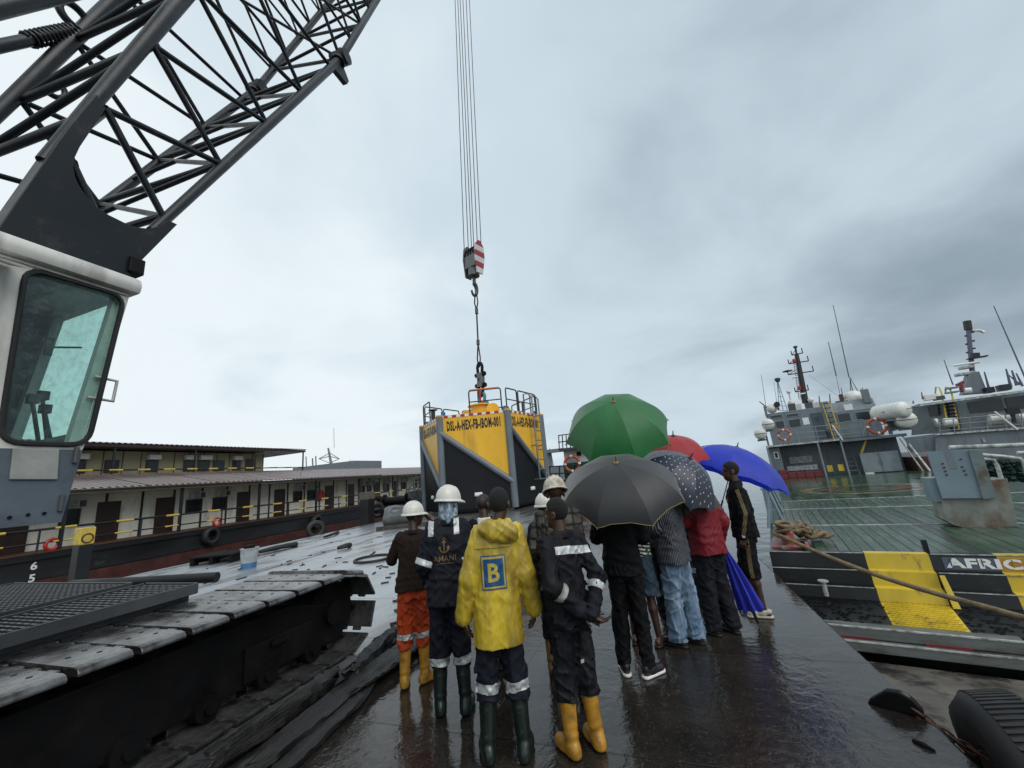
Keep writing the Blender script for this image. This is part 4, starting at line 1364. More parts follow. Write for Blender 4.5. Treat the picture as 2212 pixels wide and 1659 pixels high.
# --- hook block, ropes, sling
RY = 24.5
rp = lambda u, v: at_y(u, v, RY)
M_ROPE = mat('wire_rope', (0.02, 0.02, 0.022), 0.5, 0.3)
M_BLK = mat('block_grey', (0.13, 0.135, 0.14), 0.4, 0.1, var=0.3, vscale=2)
M_CHEEKR = mat('cheek_red', (0.28, 0.03, 0.035), 0.45, var=0.25)
M_CHEEKW = mat('cheek_white', (0.55, 0.55, 0.55), 0.45, var=0.2)
bt, bb_ = rp(1022, 530), rp(1024, 598)
bc = (bt + bb_) / 2
blk = empty('hook_block', bb_, label='grey hook block with red and white striped cheek plates', cat='hook block')
ax = (bt - bb_).normalized()
xr = Vector((0.93, -0.37, 0)); xr = (xr - ax * xr.dot(ax)).normalized(); yr = ax.cross(xr)
HT = (bt - bb_).length


def L(x, y, z):
    return xr * x + yr * y + ax * z


for sgn, strip in ((1, True), (-1, False)):
    x = sgn * 0.62
    out = [(-0.28, 0.05), (-0.5, HT * 0.55), (-0.42, HT * 0.9), (-0.12, HT * 1.04), (0.12, HT * 1.04), (0.42, HT * 0.9), (0.5, HT * 0.55), (0.28, 0.05)]
    if not strip:
        mb = MB(); mb.prism([L(x, y, z) for y, z in out], L(-0.05, 0, 0), L(0.05, 0, 0)); mb.build('cheek_plate', M_BLK, blk, bevel=0.02)
    else:
        nb = 6
        wz = lambda z: np.interp(z, [0.05, HT * 0.55, HT * 0.9, HT * 1.04], [0.28, 0.5, 0.42, 0.12])
        for k in range(nb):
            z0 = 0.05 + (HT * 1.04 - 0.05) * k / nb; z1 = 0.05 + (HT * 1.04 - 0.05) * (k + 1) / nb - 0.003
            mb = MB(); mb.prism([L(x, -wz(z0), z0), L(x, wz(z0), z0), L(x, wz(z1), z1), L(x, -wz(z1), z1)], L(-0.06, 0, 0), L(0.06, 0, 0)); mb.build('cheek_stripe', M_CHEEKR if k % 2 else M_CHEEKW, blk)
for k in range(4):
    mb = MB(); x = -0.42 + 0.28 * k; mb.cyl(L(x - 0.05, 0, HT * 0.72), L(x + 0.05, 0, HT * 0.72), 0.5, seg=26); mb.build('sheave', M_DARK, blk, smooth=40)
mb = MB(); mb.prism([L(-0.54, -0.40, HT * 0.25), L(-0.54, -0.42, HT * 0.72), L(-0.54, 0.42, HT * 0.72), L(-0.54, 0.40, HT * 0.25)], (0, 0, 0), L(1.08, 0, 0)); mb.build('housing', M_BLK, blk, bevel=0.04)
mb = MB(); mb.cyl(L(0, 0, HT * 0.02), L(0, 0, HT * 0.24), 0.42, seg=18); mb.build('crosshead', M_BLK, blk, smooth=40)
h1 = rp(1028, 640) - bb_
hl = (h1).length
pts = [L(0, 0, 0.05), L(0, 0, -0.28 * hl)]
for k in range(13):
    a = PI * 0.5 - 0.2 - (k / 12) * (PI * 1.35)
    pts.append(L(0.0, 0.26 * math.cos(a) - 0.03, -0.66 * hl + 0.3 * hl * math.sin(a)))
mb = MB(); mb.tube(pts, [0.13, 0.13] + [0.17 - 0.008 * k for k in range(13)], 10); mb.build('hook', M_DGREY, blk, smooth=60)
# the falls: six parts of rope up to the boom head
for k, (u1, u0) in enumerate(((1003, 983), (1012, 989), (1019, 994), (1024, 1000), (1032, 1007), (1040, 1014))):
    p = rp(u1, 545); q0 = rp(u0, 0)
    d = (q0 - p).normalized()
    q = p + d * ((cent_tip.z - p.z) / d.z)
    q = q.lerp(Vector((q.x, q.y, cent_tip.z)), 0.0)
    mb = MB(); mb.cyl(p, q, 0.032, seg=6)
    o = mb.build('hoist_rope', M_ROPE, None, label=('leftmost', 'second', 'third', 'fourth', 'fifth', 'rightmost')[k] + ' hoist rope running up from the hook block', cat='rope', group='hoist ropes')
# sling
s0 = rp(1028, 640); s1 = rp(1035, 790)
sling = empty('wire_sling', s0, label='black wire sling with clamped eyes between hook and shackle', cat='sling')
ds = (s1 - s0)
mb = MB()
e0 = ds * 0.20; e1 = ds * 0.68
mb.tube([e0, ds * 0.1 + xr * 0.17, xr * 0.1 + ax * 0.1, ax * 0.18, -xr * 0.1 + ax * 0.1, ds * 0.1 - xr * 0.17, e0], 0.05, 8); mb.build('upper_eye', M_ROPE, sling, smooth=60)
mb = MB(); mb.cyl(e0 * 0.9, e0 * 1.3, 0.12, seg=10); mb.cyl(e1 * 0.94, e1 * 1.04, 0.12, seg=10); mb.build('ferrule', M_DGREY, sling, smooth=40)
mb = MB(); mb.cyl(e0, e1, 0.06, seg=8); mb.build('wire', M_ROPE, sling, smooth=60)
mb = MB(); mb.tube([e1, ds * 0.9 + xr * 0.15, ds + xr * 0.08, ds * 1.02, ds - xr * 0.08, ds * 0.9 - xr * 0.15, e1], 0.05, 8); mb.build('lower_eye', M_ROPE, sling, smooth=60)


def shackle(name, u, v0, v1, w, m, label, pinu=True):
    p, q = rp(u, v0), rp(u + 1, v1)
    s = empty(name, q, label=label, cat='shackle')
    d = p - q; h = d.length; d.normalize()
    pts = [xr * -w + d * 0.0]
    for k in range(11):
        a = PI - PI * k / 10
        pts.append(xr * (w * 1.25 * math.cos(a)) + d * (h * 0.55 + 0.4 * h * math.sin(a)))
    pts.append(xr * w)
    mb = MB(); mb.tube(pts, 0.11, 8); mb.build('bow', m, s, smooth=60)
    mb = MB(); mb.cyl(xr * (-w - 0.25), xr * (w + 0.25), 0.1, seg=10); mb.cyl(xr * (w + 0.1), xr * (w + 0.28), 0.17, seg=6); mb.build('pin', m, s, smooth=40)
    return s


shackle('bow_shackle', 1036, 783, 809, 0.19, M_DARK, 'black bow shackle above the grey load cell')
lc0, lc1 = rp(1037, 805), rp(1038, 836)
lc = empty('load_cell', lc1, label='grey load cell plate between two shackles above the float', cat='load cell')
d = lc0 - lc1
mb = MB(); mb.prism([xr * -0.3, xr * 0.3, xr * 0.34 + d * 0.5, xr * 0.3 + d, xr * -0.3 + d, xr * -0.22 + d * 0.5], -yr * 0.12, yr * 0.12); mb.build('body', M_BLK, lc, bevel=0.04)
mb = MB()
for t_ in (0.12, 0.85):
    mb.cyl(d * t_ - xr * 0.42, d * t_ - xr * 0.3, 0.16, seg=8); mb.cyl(d * t_ + xr * 0.3, d * t_ + xr * 0.42, 0.16, seg=8)
mb.build('bolt', M_DARK, lc, smooth=40)
mb = MB(); mb.box(d * 0.5 - yr * 0.125 - xr * 0.02, (0.12, 0.02, 0.2)); mb.build('display', M_DARK, lc)
shackle('bow_shackle', 1038, 858, 833, 0.17, M_DARK, 'black bow shackle hanging below the grey load cell')
shackle('bow_shackle', 1040, 846, 872, 0.24, M_TEAL, 'teal shackle pinned to the yellow centre post of the float')
# ================================================================== landing ship on the right
M_SHIPG = mat('ship_grey_paint', (0.155, 0.188, 0.21), 0.45, var=0.25, vscale=1.4, col2=(0.10, 0.085, 0.07), thr=0.63, soft=0.09, mscale=3.0, stretch=(1.4, 1.4, 0.25))
M_SHIPL = mat('ship_pale_grey', (0.21, 0.25, 0.27), 0.4, var=0.2, vscale=1.2, col2=(0.12, 0.13, 0.13), thr=0.65)
M_BLUEG = mat('blue_grey_bulwark', (0.17, 0.23, 0.265), 0.42, var=0.16, vscale=1.5, col2=(0.16, 0.14, 0.11), thr=0.70, soft=0.05, mscale=2.5)
M_RUSTW = mat('rust_streaked_plate', (0.22, 0.23, 0.20), 0.5, var=0.3, vscale=2.5, col2=(0.10, 0.05, 0.022), thr=0.57, soft=0.1, mscale=3, stretch=(1, 1, 0.6))
M_GREEN = [mat('green_deck_%d' % i, c, 0.22, var=0.4, vscale=1.6, col2=c2, thr=th, soft=0.08, mscale=2.2, stretch=(3, 0.5, 1), bump=0.4, bscale=30)
           for i, (c, c2, th) in enumerate((((0.042, 0.082, 0.055), (0.085, 0.115, 0.09), 0.54), ((0.024, 0.062, 0.034), (0.06, 0.085, 0.062), 0.58), ((0.03, 0.05, 0.035), (0.025, 0.02, 0.022), 0.5), ((0.065, 0.10, 0.075), (0.028, 0.055, 0.035), 0.52)))]
M_DECKG = mat('green_deck_far', (0.03, 0.07, 0.035), 0.14, var=0.45, vscale=1.2, col2=(0.05, 0.065, 0.045), thr=0.58, stretch=(2, 0.5, 1), bump=0.25, bscale=14)
M_SBLK = mat('bow_black_paint', (0.006, 0.007, 0.008), 0.35, var=0.35, vscale=2, col2=(0.05, 0.045, 0.04), thr=0.7)
M_SYEL = mat('bow_yellow_paint', (0.58, 0.42, 0.03), 0.38, var=0.22, vscale=2.5, col2=(0.17, 0.11, 0.04), thr=0.63, soft=0.06, mscale=5, stretch=(1, 1, 0.5))
M_WOODG = mat('weathered_fender_wood', (0.15, 0.165, 0.155), 0.5, var=0.35, vscale=3, stretch=(0.35, 1, 1), col2=(0.05, 0.045, 0.04), thr=0.6, bump=0.5, bscale=30)
M_LIP = mat('scuffed_ramp_plate', (0.12, 0.108, 0.09), 0.45, var=0.55, vscale=2.4, col2=(0.016, 0.012, 0.011), thr=0.565, soft=0.05, mscale=3.4, stretch=(0.6, 1, 1), bump=0.6, bscale=12)
M_LIFER = mat('orange_lifebuoy', (0.40, 0.09, 0.045), 0.5, var=0.25)
M_RAFT = mat('raft_white_shell', (0.66, 0.66, 0.63), 0.35, var=0.15, col2=(0.4, 0.38, 0.34), thr=0.68)
M_WORN = mat('worn_white_edge', (0.48, 0.50, 0.49), 0.4, var=0.4, vscale=8, col2=(0.08, 0.08, 0.08), thr=0.58, mscale=9)
M_HEMP = mat('hemp_rope', (0.20, 0.145, 0.08), 0.8, var=0.4, vscale=14, col2=(0.07, 0.045, 0.025), thr=0.6, mscale=6, bump=0.8, bscale=60)
M_MASTB = mat('mast_black', (0.016, 0.018, 0.018), 0.4)
M_MASTG = mat('mast_blue_grey', (0.10, 0.11, 0.16), 0.45)

S_AZ = R_(13.0)
S_O = Vector((1.5, 8.0, 0))
S_R = Vector((math.cos(S_AZ), -math.sin(S_AZ), 0)); S_F = Vector((math.sin(S_AZ), math.cos(S_AZ), 0))


def s_loc(p):
    q = Vector(p) - S_O
    return Vector((q.dot(S_R), q.dot(S_F), q.z))


def s7(x, y, ly):
    """point of the right-hand ships' frame seen at crop position (x, y), on the cross plane at ly."""
    u, v = (2750 + x * .5426) * .576, (1150 + y * .5426) * .576
    d = Vector(ray(u, v)); c = Vector((0, 0, CAMZ))
    t = (ly - (c - S_O).dot(S_F)) / d.dot(S_F)
    return s_loc(c + d * t)


def s9(x, y, ly):
    return s7((3440 + x * .2712 - 2750) / .5426, (1600 + y * .2712 - 1150) / .5426, ly)


ship = empty('landing_ship', S_O, -S_AZ, label='grey ship with green plank deck and black and yellow stepped bow', cat='ship')
DZ = 0.22
LEN, BEAM = 34.0, 8.6
mb = MB(); mb.prism([Vector((0, 0.1, -1.6)), Vector((BEAM, 0.1, -1.6)), Vector((BEAM, LEN, -1.6)), Vector((0, LEN, -1.6))], (0, 0, 0), (0, 0, 1.6 + DZ - 0.06)); mb.build('hull', M_SBLK, ship)
# planks: three bays of separate boards, then a sheet
PW = 0.148
bays = ((0.14, 2.88), (2.95, 5.80), (5.88, 8.06))
boards = {}
for bi, (ya, yb) in enumerate(bays):
    x = 0.06
    xm = (4.2, 6.0, 7.6)[bi]
    while x < xm:
        w = PW
        key = (bi,)
        if key not in boards:
            mb = MB(); mb.bb((0.004, ya, -0.05), (w - 0.004, yb, 0)); boards[key] = mb.mesh('deck_plank', bevel=0.004)
            for mm_ in (M_GREEN[0],): boards[key].materials.append(mm_)
        o = link('deck_plank', boards[key], None, ship)
        o.location = (x, 0, DZ + rnd.uniform(-0.006, 0.004))
        r_ = rnd.random()
        pick = M_GREEN[2] if r_ < 0.16 else M_GREEN[1] if r_ < (0.45 + 0.15 * bi) else M_GREEN[3] if r_ > 0.82 else M_GREEN[0]
        o.material_slots[0].link = 'OBJECT'; o.material_slots[0].material = pick
        x += w
    mb = MB(); mb.bb((xm + 0.01, ya, DZ - 0.05), (BEAM, yb, DZ - 0.001)); mb.build('deck_sheet', M_GREEN[1], ship)
for y in (2.915, 5.84, 8.1):
    mb = MB(); mb.bb((0.05, y - 0.025, DZ - 0.05), (BEAM, y + 0.025, DZ + 0.005)); mb.build('deck_strip', M_WORN, ship)
mb = MB(); mb.bb((0.05, 8.13, DZ - 0.05), (BEAM, LEN, DZ)); mb.build('aft_deck', M_DECKG, ship)
# worn landing circle painted on the deck
cxo, cyo = 2.95, 11.4
M_CIRC = [mat('worn_circle_yellow', (0.30, 0.22, 0.07), 0.2, var=0.4, vscale=3, col2=(0.05, 0.06, 0.035), thr=0.50, soft=0.1, mscale=2.5),
          mat('worn_circle_red', (0.12, 0.035, 0.03), 0.2, var=0.4, vscale=3, col2=(0.05, 0.055, 0.04), thr=0.5, soft=0.1, mscale=2.5)]
for k, (r0, r1) in enumerate(((1.55, 1.95), (0.9, 1.3))):
    mb = MB(); n = 48; vs = []
    for i in range(n):
        a = 2 * PI * i / n
        for r in (r0, r1):
            vs.append((cxo + r * math.cos(a), cyo + r * math.sin(a), DZ + 0.004))
    mb.add(vs, [(2 * i, 2 * i + 1, (2 * i + 3) % (2 * n), (2 * i + 2) % (2 * n)) for i in range(n)]); mb.build('painted_circle', M_CIRC[k], ship)
# stepped bow in black and yellow blocks
prof = [(0.14, DZ + 0.03), (0.0, DZ + 0.03), (-0.03, 0.04), (-0.12, 0.03), (-0.14, -0.16), (-0.25, -0.17), (-0.28, -0.33)]
names = ('rail_cap', 'bow_plate', 'bow_ledge', 'bow_plate', 'bow_ledge', 'bow_plate')
xs = [0.0, 1.22, 1.92, 2.57, 3.27, 3.95, 4.6, 5.3, 6.0, 6.7, 7.4, 8.0, BEAM]
for i in range(len(xs) - 1):
    m_ = M_SYEL if i % 2 else M_SBLK
    for k in range(6):
        (y0, z0), (y1, z1) = prof[k], prof[k + 1]
        off = Vector((0, 0.05, -0.04))
        P = [Vector((xs[i], y0, z0)), Vector((xs[i + 1], y0, z0)), Vector((xs[i + 1], y1, z1)), Vector((xs[i], y1, z1))]
        mb = MB(); mb.prism(P, (0, 0, 0), off); mb.build(names[k], m_, ship)
    # sloping grip plate under the steps
    P = [Vector((xs[i], -0.285, -0.335)), Vector((xs[i + 1], -0.285, -0.335)), Vector((xs[i + 1], -0.86, -0.46)), Vector((xs[i], -0.86, -0.46))]
    mb = MB(); mb.prism(P, (0, 0, 0), (0, 0, -0.04)); gp = mb.build('grip_plate', m_, ship)
    if i < 5:
        mb = MB(); n_ = 13
        for a in range(n_):
            for b in range(int((xs[i + 1] - xs[i]) / 0.055)):
                if i % 2 == 0 and rnd.random() < 0.5: continue
                t_ = (a + 0.5) / n_
                mb.box((xs[i] + 0.03 + 0.055 * b + (0.027 if a % 2 else 0), -0.285 - 0.575 * t_, -0.335 - 0.125 * t_ + 0.006), (0.04, 0.016, 0.014))
        mb.build('grip_bar', m_, gp, kind='stuff')
for (y, z, w) in ((-0.005, DZ + 0.034, 0.014), (-0.122, 0.036, 0.012), (-0.256, -0.166, 0.012)):
    mb = MB(); mb.bb((0.0, y - w, z - 0.006), (1.2, y, z + 0.004)); mb.bb((1.94, y - w, z - 0.006), (BEAM, y, z + 0.004)); mb.build('worn_edge', M_WORN, ship)
# ship's name, stencilled
px = 2.05
for col, xa, xb in ((mat('name_plate_grey', (0.07, 0.10, 0.13), 0.4), 2.04, 2.568), (mat('name_plate_orange', (0.42, 0.22, 0.02), 0.4), 2.572, 3.0)):
    z0, z1 = DZ - 0.155, DZ - 0.005
    f_ = lambda z: -0.03 * (DZ + 0.03 - z) / 0.21 - 0.004
    mb = MB(); mb.prism([Vector((xa, f_(z0), z0)), Vector((xb, f_(z0), z0)), Vector((xb, f_(z1), z1)), Vector((xa, f_(z1), z1))], (0, 0, 0), (0, -0.004, 0)); mb.build('name_plate', col, ship)
me = text_mesh('AFRICA', 0.2, 0.009, 1.0, space=1.08)
w = max(v.co.x for v in me.vertices) - min(v.co.x for v in me.vertices); h = max(v.co.y for v in me.vertices) - min(v.co.y for v in me.vertices)
for v in me.vertices: v.co.x *= 0.90 / w; v.co.y *= 0.125 / h
tilt = Vector((0, 0.03, 0.21)).normalized()
place(me, (2.51, -0.0300, DZ - 0.08), (1, 0, 0), tilt)
link('ship_name', me, M_WHT, ship)
for gx, mm_ in ((2.115, 'name_plate_grey'), (2.415, 'name_plate_grey'), (2.69, 'name_plate_orange'), (2.90, 'name_plate_orange')):
    mb = MB(); mb.box((gx, -0.033, DZ - 0.08), (0.013, 0.004, 0.13)); mb.build('stencil_gap', MATS[mm_], ship)
for x, y in ((0.49, 0.22), (1.97, 0.30)):
    mb = MB(); mb.bb((x - 0.03, y - 0.03, DZ), (x + 0.03, y + 0.03, DZ + 0.17)); mb.build('deck_peg', M_SBLK, ship)
mb = MB(); mb.cyl((0.62, -0.30, -0.10), (0.62, -0.30, -0.3), 0.03, seg=8); mb.cyl((0.62, -0.30, -0.1), (0.62, -0.30, -0.085), 0.07, seg=14); mb.build('drain_cup', M_WORN, ship, smooth=40)
mb = MB(); mb.prism([Vector((1.93, -0.16, -0.0)), Vector((1.98, -0.16, -0.0)), Vector((2.0, -0.34, -0.36)), Vector((1.93, -0.34, -0.36))], (0, 0, 0), (0, -0.03, 0.02)); mb.build('bow_bracket', M_SYEL, ship)
# timber fender baulks and the ramp lip below
for k, (y, z0, z1, xs_) in enumerate(((-0.87, -0.59, -0.455, 0.06), (-0.95, -0.72, -0.60, 0.02))):
    for a, b in ((0.0, 2.3), (2.31, 5.0), (5.01, BEAM)):
        mb = MB(); mb.bb((a + xs_, y - 0.14, z0), (b, y + 0.1, z1)); mb.build('fender_baulk', M_WOODG, ship, bevel=0.012)
    mb = MB(); mb.bb((0.1, y - 0.146, z1 - 0.012), (BEAM, y - 0.12, z1 + 0.004)); mb.build('worn_edge', M_WORN, ship)
for a, b in ((0.55, 0.95), (1.45, 1.85), (2.5, 2.8)):
    mb = MB(); mb.bb((a, -1.02, -0.605), (b, -0.995, -0.575)); mb.build('red_paint_scrape', mat('dull_red_paint', (0.22, 0.02, 0.025), 0.5, var=0.4, vscale=6), ship)
mb = MB(); mb.prism([Vector((-0.05, -1.12, -0.80)), Vector((BEAM, -1.12, -0.80)), Vector((BEAM, -3.6, -1.08)), Vector((-0.05, -3.6, -1.08))], (0, 0, 0), (0, 0, -0.3)); mb.build('ramp_lip', M_LIP, ship, bevel=0.02)
mb = MB(); mb.bb((-0.02, -0.80, -1.5), (BEAM, 0.098, -0.56)); mb.build('bow_core', M_SBLK, ship)

# left-hand bulwark with struts
mb = MB(); mb.bb((0.0, 3.2, DZ), (0.06, 19.4, 0.98)); mb.bb((-0.03, 3.2, 0.982), (0.1, 19.4, 1.02)); mb.build('bulwark', M_BLUEG, ship)
for k, y in enumerate((2.75, 5.2, 7.8, 10.4, 13.0, 15.6)):
    mb = MB(); mb.cyl((0.30, y, DZ), (0.13, y + 0.05, 0.98), 0.035, seg=8); mb.cyl((0.12, y + 0.05, 0.9), (-0.02, y - 0.1, DZ), 0.03, seg=8); mb.build('bulwark_strut', M_BLUEG, ship, smooth=50)
# --- the standing plate structure at the right
bp = lambda x, y, ly=2.45: s9(x, y, ly)
F = [bp(130, 345), bp(355, 343), bp(398, 480), bp(440, 600), bp(560, 604), bp(520, 470), bp(480, 330), bp(880, 315), bp(955, 560), bp(1085, 990), bp(350, 995)]
mb = MB(); mb.prism(F, (0, -0.0, 0), (0, 0.05, 0)); mb.build('ramp_guide_plate', M_BLUEG, ship, bevel=0.004)
G = [bp(350, 1000), bp(1090, 1005), bp(1030, 745), bp(1275, 720), bp(1420, 1390), bp(1000, 1430), bp(700, 1420), bp(520, 1370), bp(390, 1295)]
G = [Vector((p.x, 2.51, max(p.z, DZ - 0.02))) for p in G]
mb = MB(); mb.prism(G, (0, 0, 0), (0, 0.55, 0)); mb.build('ramp_guide_base', M_RUSTW, ship, bevel=0.01)
mb = MB(); a, b = bp(700, 330), bp(880, 318); c = bp(1085, 985); d = bp(900, 1000)
mb.prism([a, b, c, d], (0, -0.03, 0), (0, -0.003, 0)); mb.build('patch_plate', mat('streaked_blue_grey', (0.15, 0.19, 0.20), 0.45, var=0.25, vscale=3, col2=(0.10, 0.075, 0.05), thr=0.60, soft=0.08, mscale=3.5), ship)
zt_ = bp(600, 330).z
mb = MB(); x0_, x1_ = bp(200, 700).x, bp(1000, 700).x; mb.bb((x0_ - 0.05, 2.52, DZ + 0.45), (x1_ - 0.05, 2.95, bp(500, 700).z)); mb.build('ramp_guide_box', M_BLUEG, ship)
mb = MB()
for x, y in ((350, 512), (370, 565), (390, 615), (405, 665), (600, 450), (620, 555), (650, 608), (675, 662), (770, 520), (875, 505)):
    p = bp(x, y); mb.cyl(p + Vector((0, -0.012, 0)), p, 0.017, seg=8)
mb.build('bolt_heads', M_RUST, ship, kind='stuff')
hr = [bp(440, 288, 2.9), bp(900, 275, 2.9), bp(1500, 250, 2.9)]
hr[2] = hr[2] + (hr[2] - hr[1]) * 1.5
mb = MB(); mb.tube(hr, 0.04, 10); mb.build('ramp_rail', M_WORN, ship, smooth=60)
for pts in (((890, 390), (1200, 415), (1420, 440), (1480, 500), (1560, 800)), ((915, 445), (1060, 465), (1105, 540), (1160, 715), (1180, 900)), ((1380, 365), (1500, 360), (1700, 355))):
    mb = MB(); mb.tube([bp(x, y, 3.6) for x, y in pts], 0.035, 8); mb.build('side_rail', M_WORN, ship, smooth=60)
net = mat('dark_green_net', (0.012, 0.04, 0.035), 0.7, var=0.5, vscale=6, bump=0.6, bscale=30)
mb = MB()
for k in range(9):
    pts = []
    for j in range(14):
        pts.append(bp(950 + 60 * k + rnd.uniform(-30, 30), 460 + 22 * j + rnd.uniform(-12, 12), 4.0 + rnd.uniform(-0.1, 0.1)))
    mb.tube(pts, 0.05, 5)
mb.build('cargo_net', net, ship, smooth=60)

# --- deckhouse
HY = 20.7
mb = MB(); mb.bb((0.3, HY + 1.5, DZ), (6.4, HY + 9, 2.02)); mb.build('deckhouse', M_SHIPG, ship)
mb = MB(); mb.bb((0.3, HY, DZ), (0.85, HY + 1.49, 2.06)); mb.build('port_locker', M_SHIPG, ship)
mb = MB(); mb.bb((0.2, HY - 0.45, 2.10), (3.72, HY + 1.6, 2.20)); mb.build('canopy', M_WORN, ship)
mb = MB(); mb.bb((3.722, HY - 0.2, 2.0), (6.5, HY + 9, 2.14)); mb.bb((0.3, HY + 1.62, 2.03), (3.72, HY + 9, 2.14)); mb.build('upper_deck', M_SHIPG, ship)
WY = HY + 1.8                                 # wheelhouse front
kx = (WY + 8.6) / (HY + 8.6)                  # the wheelhouse stands further back: sizes grow with distance
sc = lambda x, z: (x * kx - 0.02, CAMZ + (z - CAMZ) * kx)


def wall_box(x0, z0, x1, z1, y0, y1, name, m, **kw):
    a, b = sc(x0, z0), sc(x1, z1)
    mb = MB(); mb.bb((a[0], y0, a[1]), (b[0], y1, b[1])); return mb.build(name, m, ship, **kw)


wall_box(0.6, 2.16, 3.55, 4.12, WY, WY + 5, 'wheelhouse', M_SHIPG, bevel=0.03)
wall_box(3.56, 2.16, 5.7, 3.66, WY, WY + 5, 'chart_house', M_SHIPG, bevel=0.03)
a0, a1 = sc(3.56, 3.662), sc(5.7, 4.25)
mb = MB(); mb.prism([Vector((a0[0], WY - 0.02, a0[1])), Vector((a1[0], WY - 0.02, a0[1])), Vector((a1[0], WY + 0.35, a1[1])), Vector((a0[0], WY + 0.35, a1[1]))], (0, 0, 0), (0, 0.05, 0)); mb.build('dodger', M_SHIPG, ship)
wall_box(5.3, 4.0, 5.6, 4.75, WY + 0.1, WY + 0.5, 'dodger_end', M_SHIPG)
wall_box(0.55, 4.0, 0.68, 4.6, WY - 0.1, WY + 0.6, 'bridge_wing', M_SHIPG)
for x0, z0, x1, z1 in ((0.78, 3.78, 1.42, 4.0), (1.6, 3.74, 2.23, 3.95), (0.93, 3.14, 1.42, 3.62), (1.6, 3.1, 2.22, 3.62), (3.92, 3.06, 4.54, 3.6), (4.7, 3.04, 5.36, 3.56)):
    w = wall_box(x0, z0, x1, z1, WY - 0.03, WY + 0.01, 'window', M_SHIPL, bevel=0.012)
    a, b = sc(x0 + 0.04, z0 + 0.04), sc(x1 - 0.04, z1 - 0.04)
    mb = MB(); mb.bb((a[0], WY - 0.038, a[1]), (b[0], WY - 0.031, b[1])); mb.build('pane', M_PANE, w)
dr = wall_box(2.75, 2.3, 3.3, 3.8, WY - 0.035, WY + 0.01, 'door', mat('ship_door_dark', (0.05, 0.07, 0.095), 0.4), bevel=0.01)
a = sc(3.02, 3.45); mb = MB(); mb.cyl((a[0], WY - 0.06, a[1]), (a[0], WY - 0.036, a[1]), 0.13, seg=18); mb.build('porthole', M_PANE, dr, smooth=40)
for x0, z0, x1, z1 in ((2.32, 3.2, 2.62, 3.6), (4.35, 3.72, 4.72, 4.05), (2.9, 3.62, 3.1, 3.72)):
    wall_box(x0, z0, x1, z1, WY - 0.02, WY - 0.004, 'notice', M_WHT)
wall_box(3.42, 2.75, 3.75, 2.95, HY + 0.2, HY + 0.22, 'warning_sign', mat('orange_sign', (0.5, 0.24, 0.04), 0.5))
# ladder up the wheelhouse front
for dx in (0.0, 0.33):
    a, b = sc(3.5 + dx, 2.2), sc(3.42 + dx, 4.35)
    mb = MB(); mb.cyl((a[0], WY - 0.25, a[1]), (b[0], WY - 0.12, b[1]), 0.028, seg=8); mb.build('ladder_stile', M_SYEL, ship, smooth=50)
for k in range(8):
    z = 2.35 + 0.27 * k; a, b = sc(3.5 - 0.003 * k * 10 * 0.3, z), sc(3.83 - 0.01 * k, z)
    mb = MB(); mb.cyl((a[0], WY - 0.24 + 0.015 * k, a[1]), (b[0], WY - 0.24 + 0.015 * k, b[1]), 0.022, seg=6); mb.build('ladder_rung', M_SBLK, ship)
# rails of the upper deck
RYY = HY - 0.2
for z in (2.42, 2.72, 3.0):
    mb = MB(); mb.cyl((0.9, RYY, z + 0.06), (3.6, RYY, z), 0.022, seg=6); mb.build('rail', M_SHIPL, ship)
    mb = MB(); mb.cyl((3.8, RYY, z), (6.2, RYY, z), 0.022, seg=6); mb.build('rail', M_SHIPL, ship)
for x in (0.95, 1.9, 2.8, 3.6, 3.82, 4.6, 5.2, 5.9):
    mb = MB(); mb.cyl((x, RYY, 2.15), (x, RYY, 3.02), 0.022, seg=6); mb.build('rail_post', M_SHIPL, ship)
mb = MB(); mb.tube([(3.7, RYY - 0.1, 3.05), (4.9, RYY - 0.1, 3.1), (5.05, RYY - 0.1, 3.0), (4.75, RYY - 0.1, 2.2)], 0.022, 6); mb.build('stair_rail', M_SHIPL, ship)
mb = MB(); mb.cyl((3.55, RYY - 0.3, 2.98), (3.8, RYY - 0.5, 2.1), 0.025, seg=6); mb.build('rail_brace', M_WHT, ship)
for x, y0, y1, z in ((3.75, HY - 0.15, HY - 0.05, 2.0), (2.7, HY - 0.4, HY - 0.3, 2.08), (0.25, HY - 0.4, HY - 0.3, 2.08)):
    mb = MB(); mb.cyl((x, y0, DZ), (x, y0, z), 0.05, seg=8); mb.build('pillar', M_SHIPL, ship, smooth=50)
mb = MB(); mb.cyl((6.7, HY - 1.2, DZ), (6.35, HY - 0.1, 2.0), 0.05, seg=8); mb.cyl((6.5, HY - 1.0, DZ), (6.2, HY - 0.1, 1.9), 0.035, seg=8); mb.build('stay_pipe', M_WORN, ship, smooth=50)
mb = MB(); mb.box((6.42, HY - 0.35, 0.95), (0.08, 0.06, 1.0), Matrix.Rotation(R_(-14), 3, 'Y')); mb.build('fire_hose', mat('hose_red', (0.2, 0.03, 0.03), 0.5), ship)
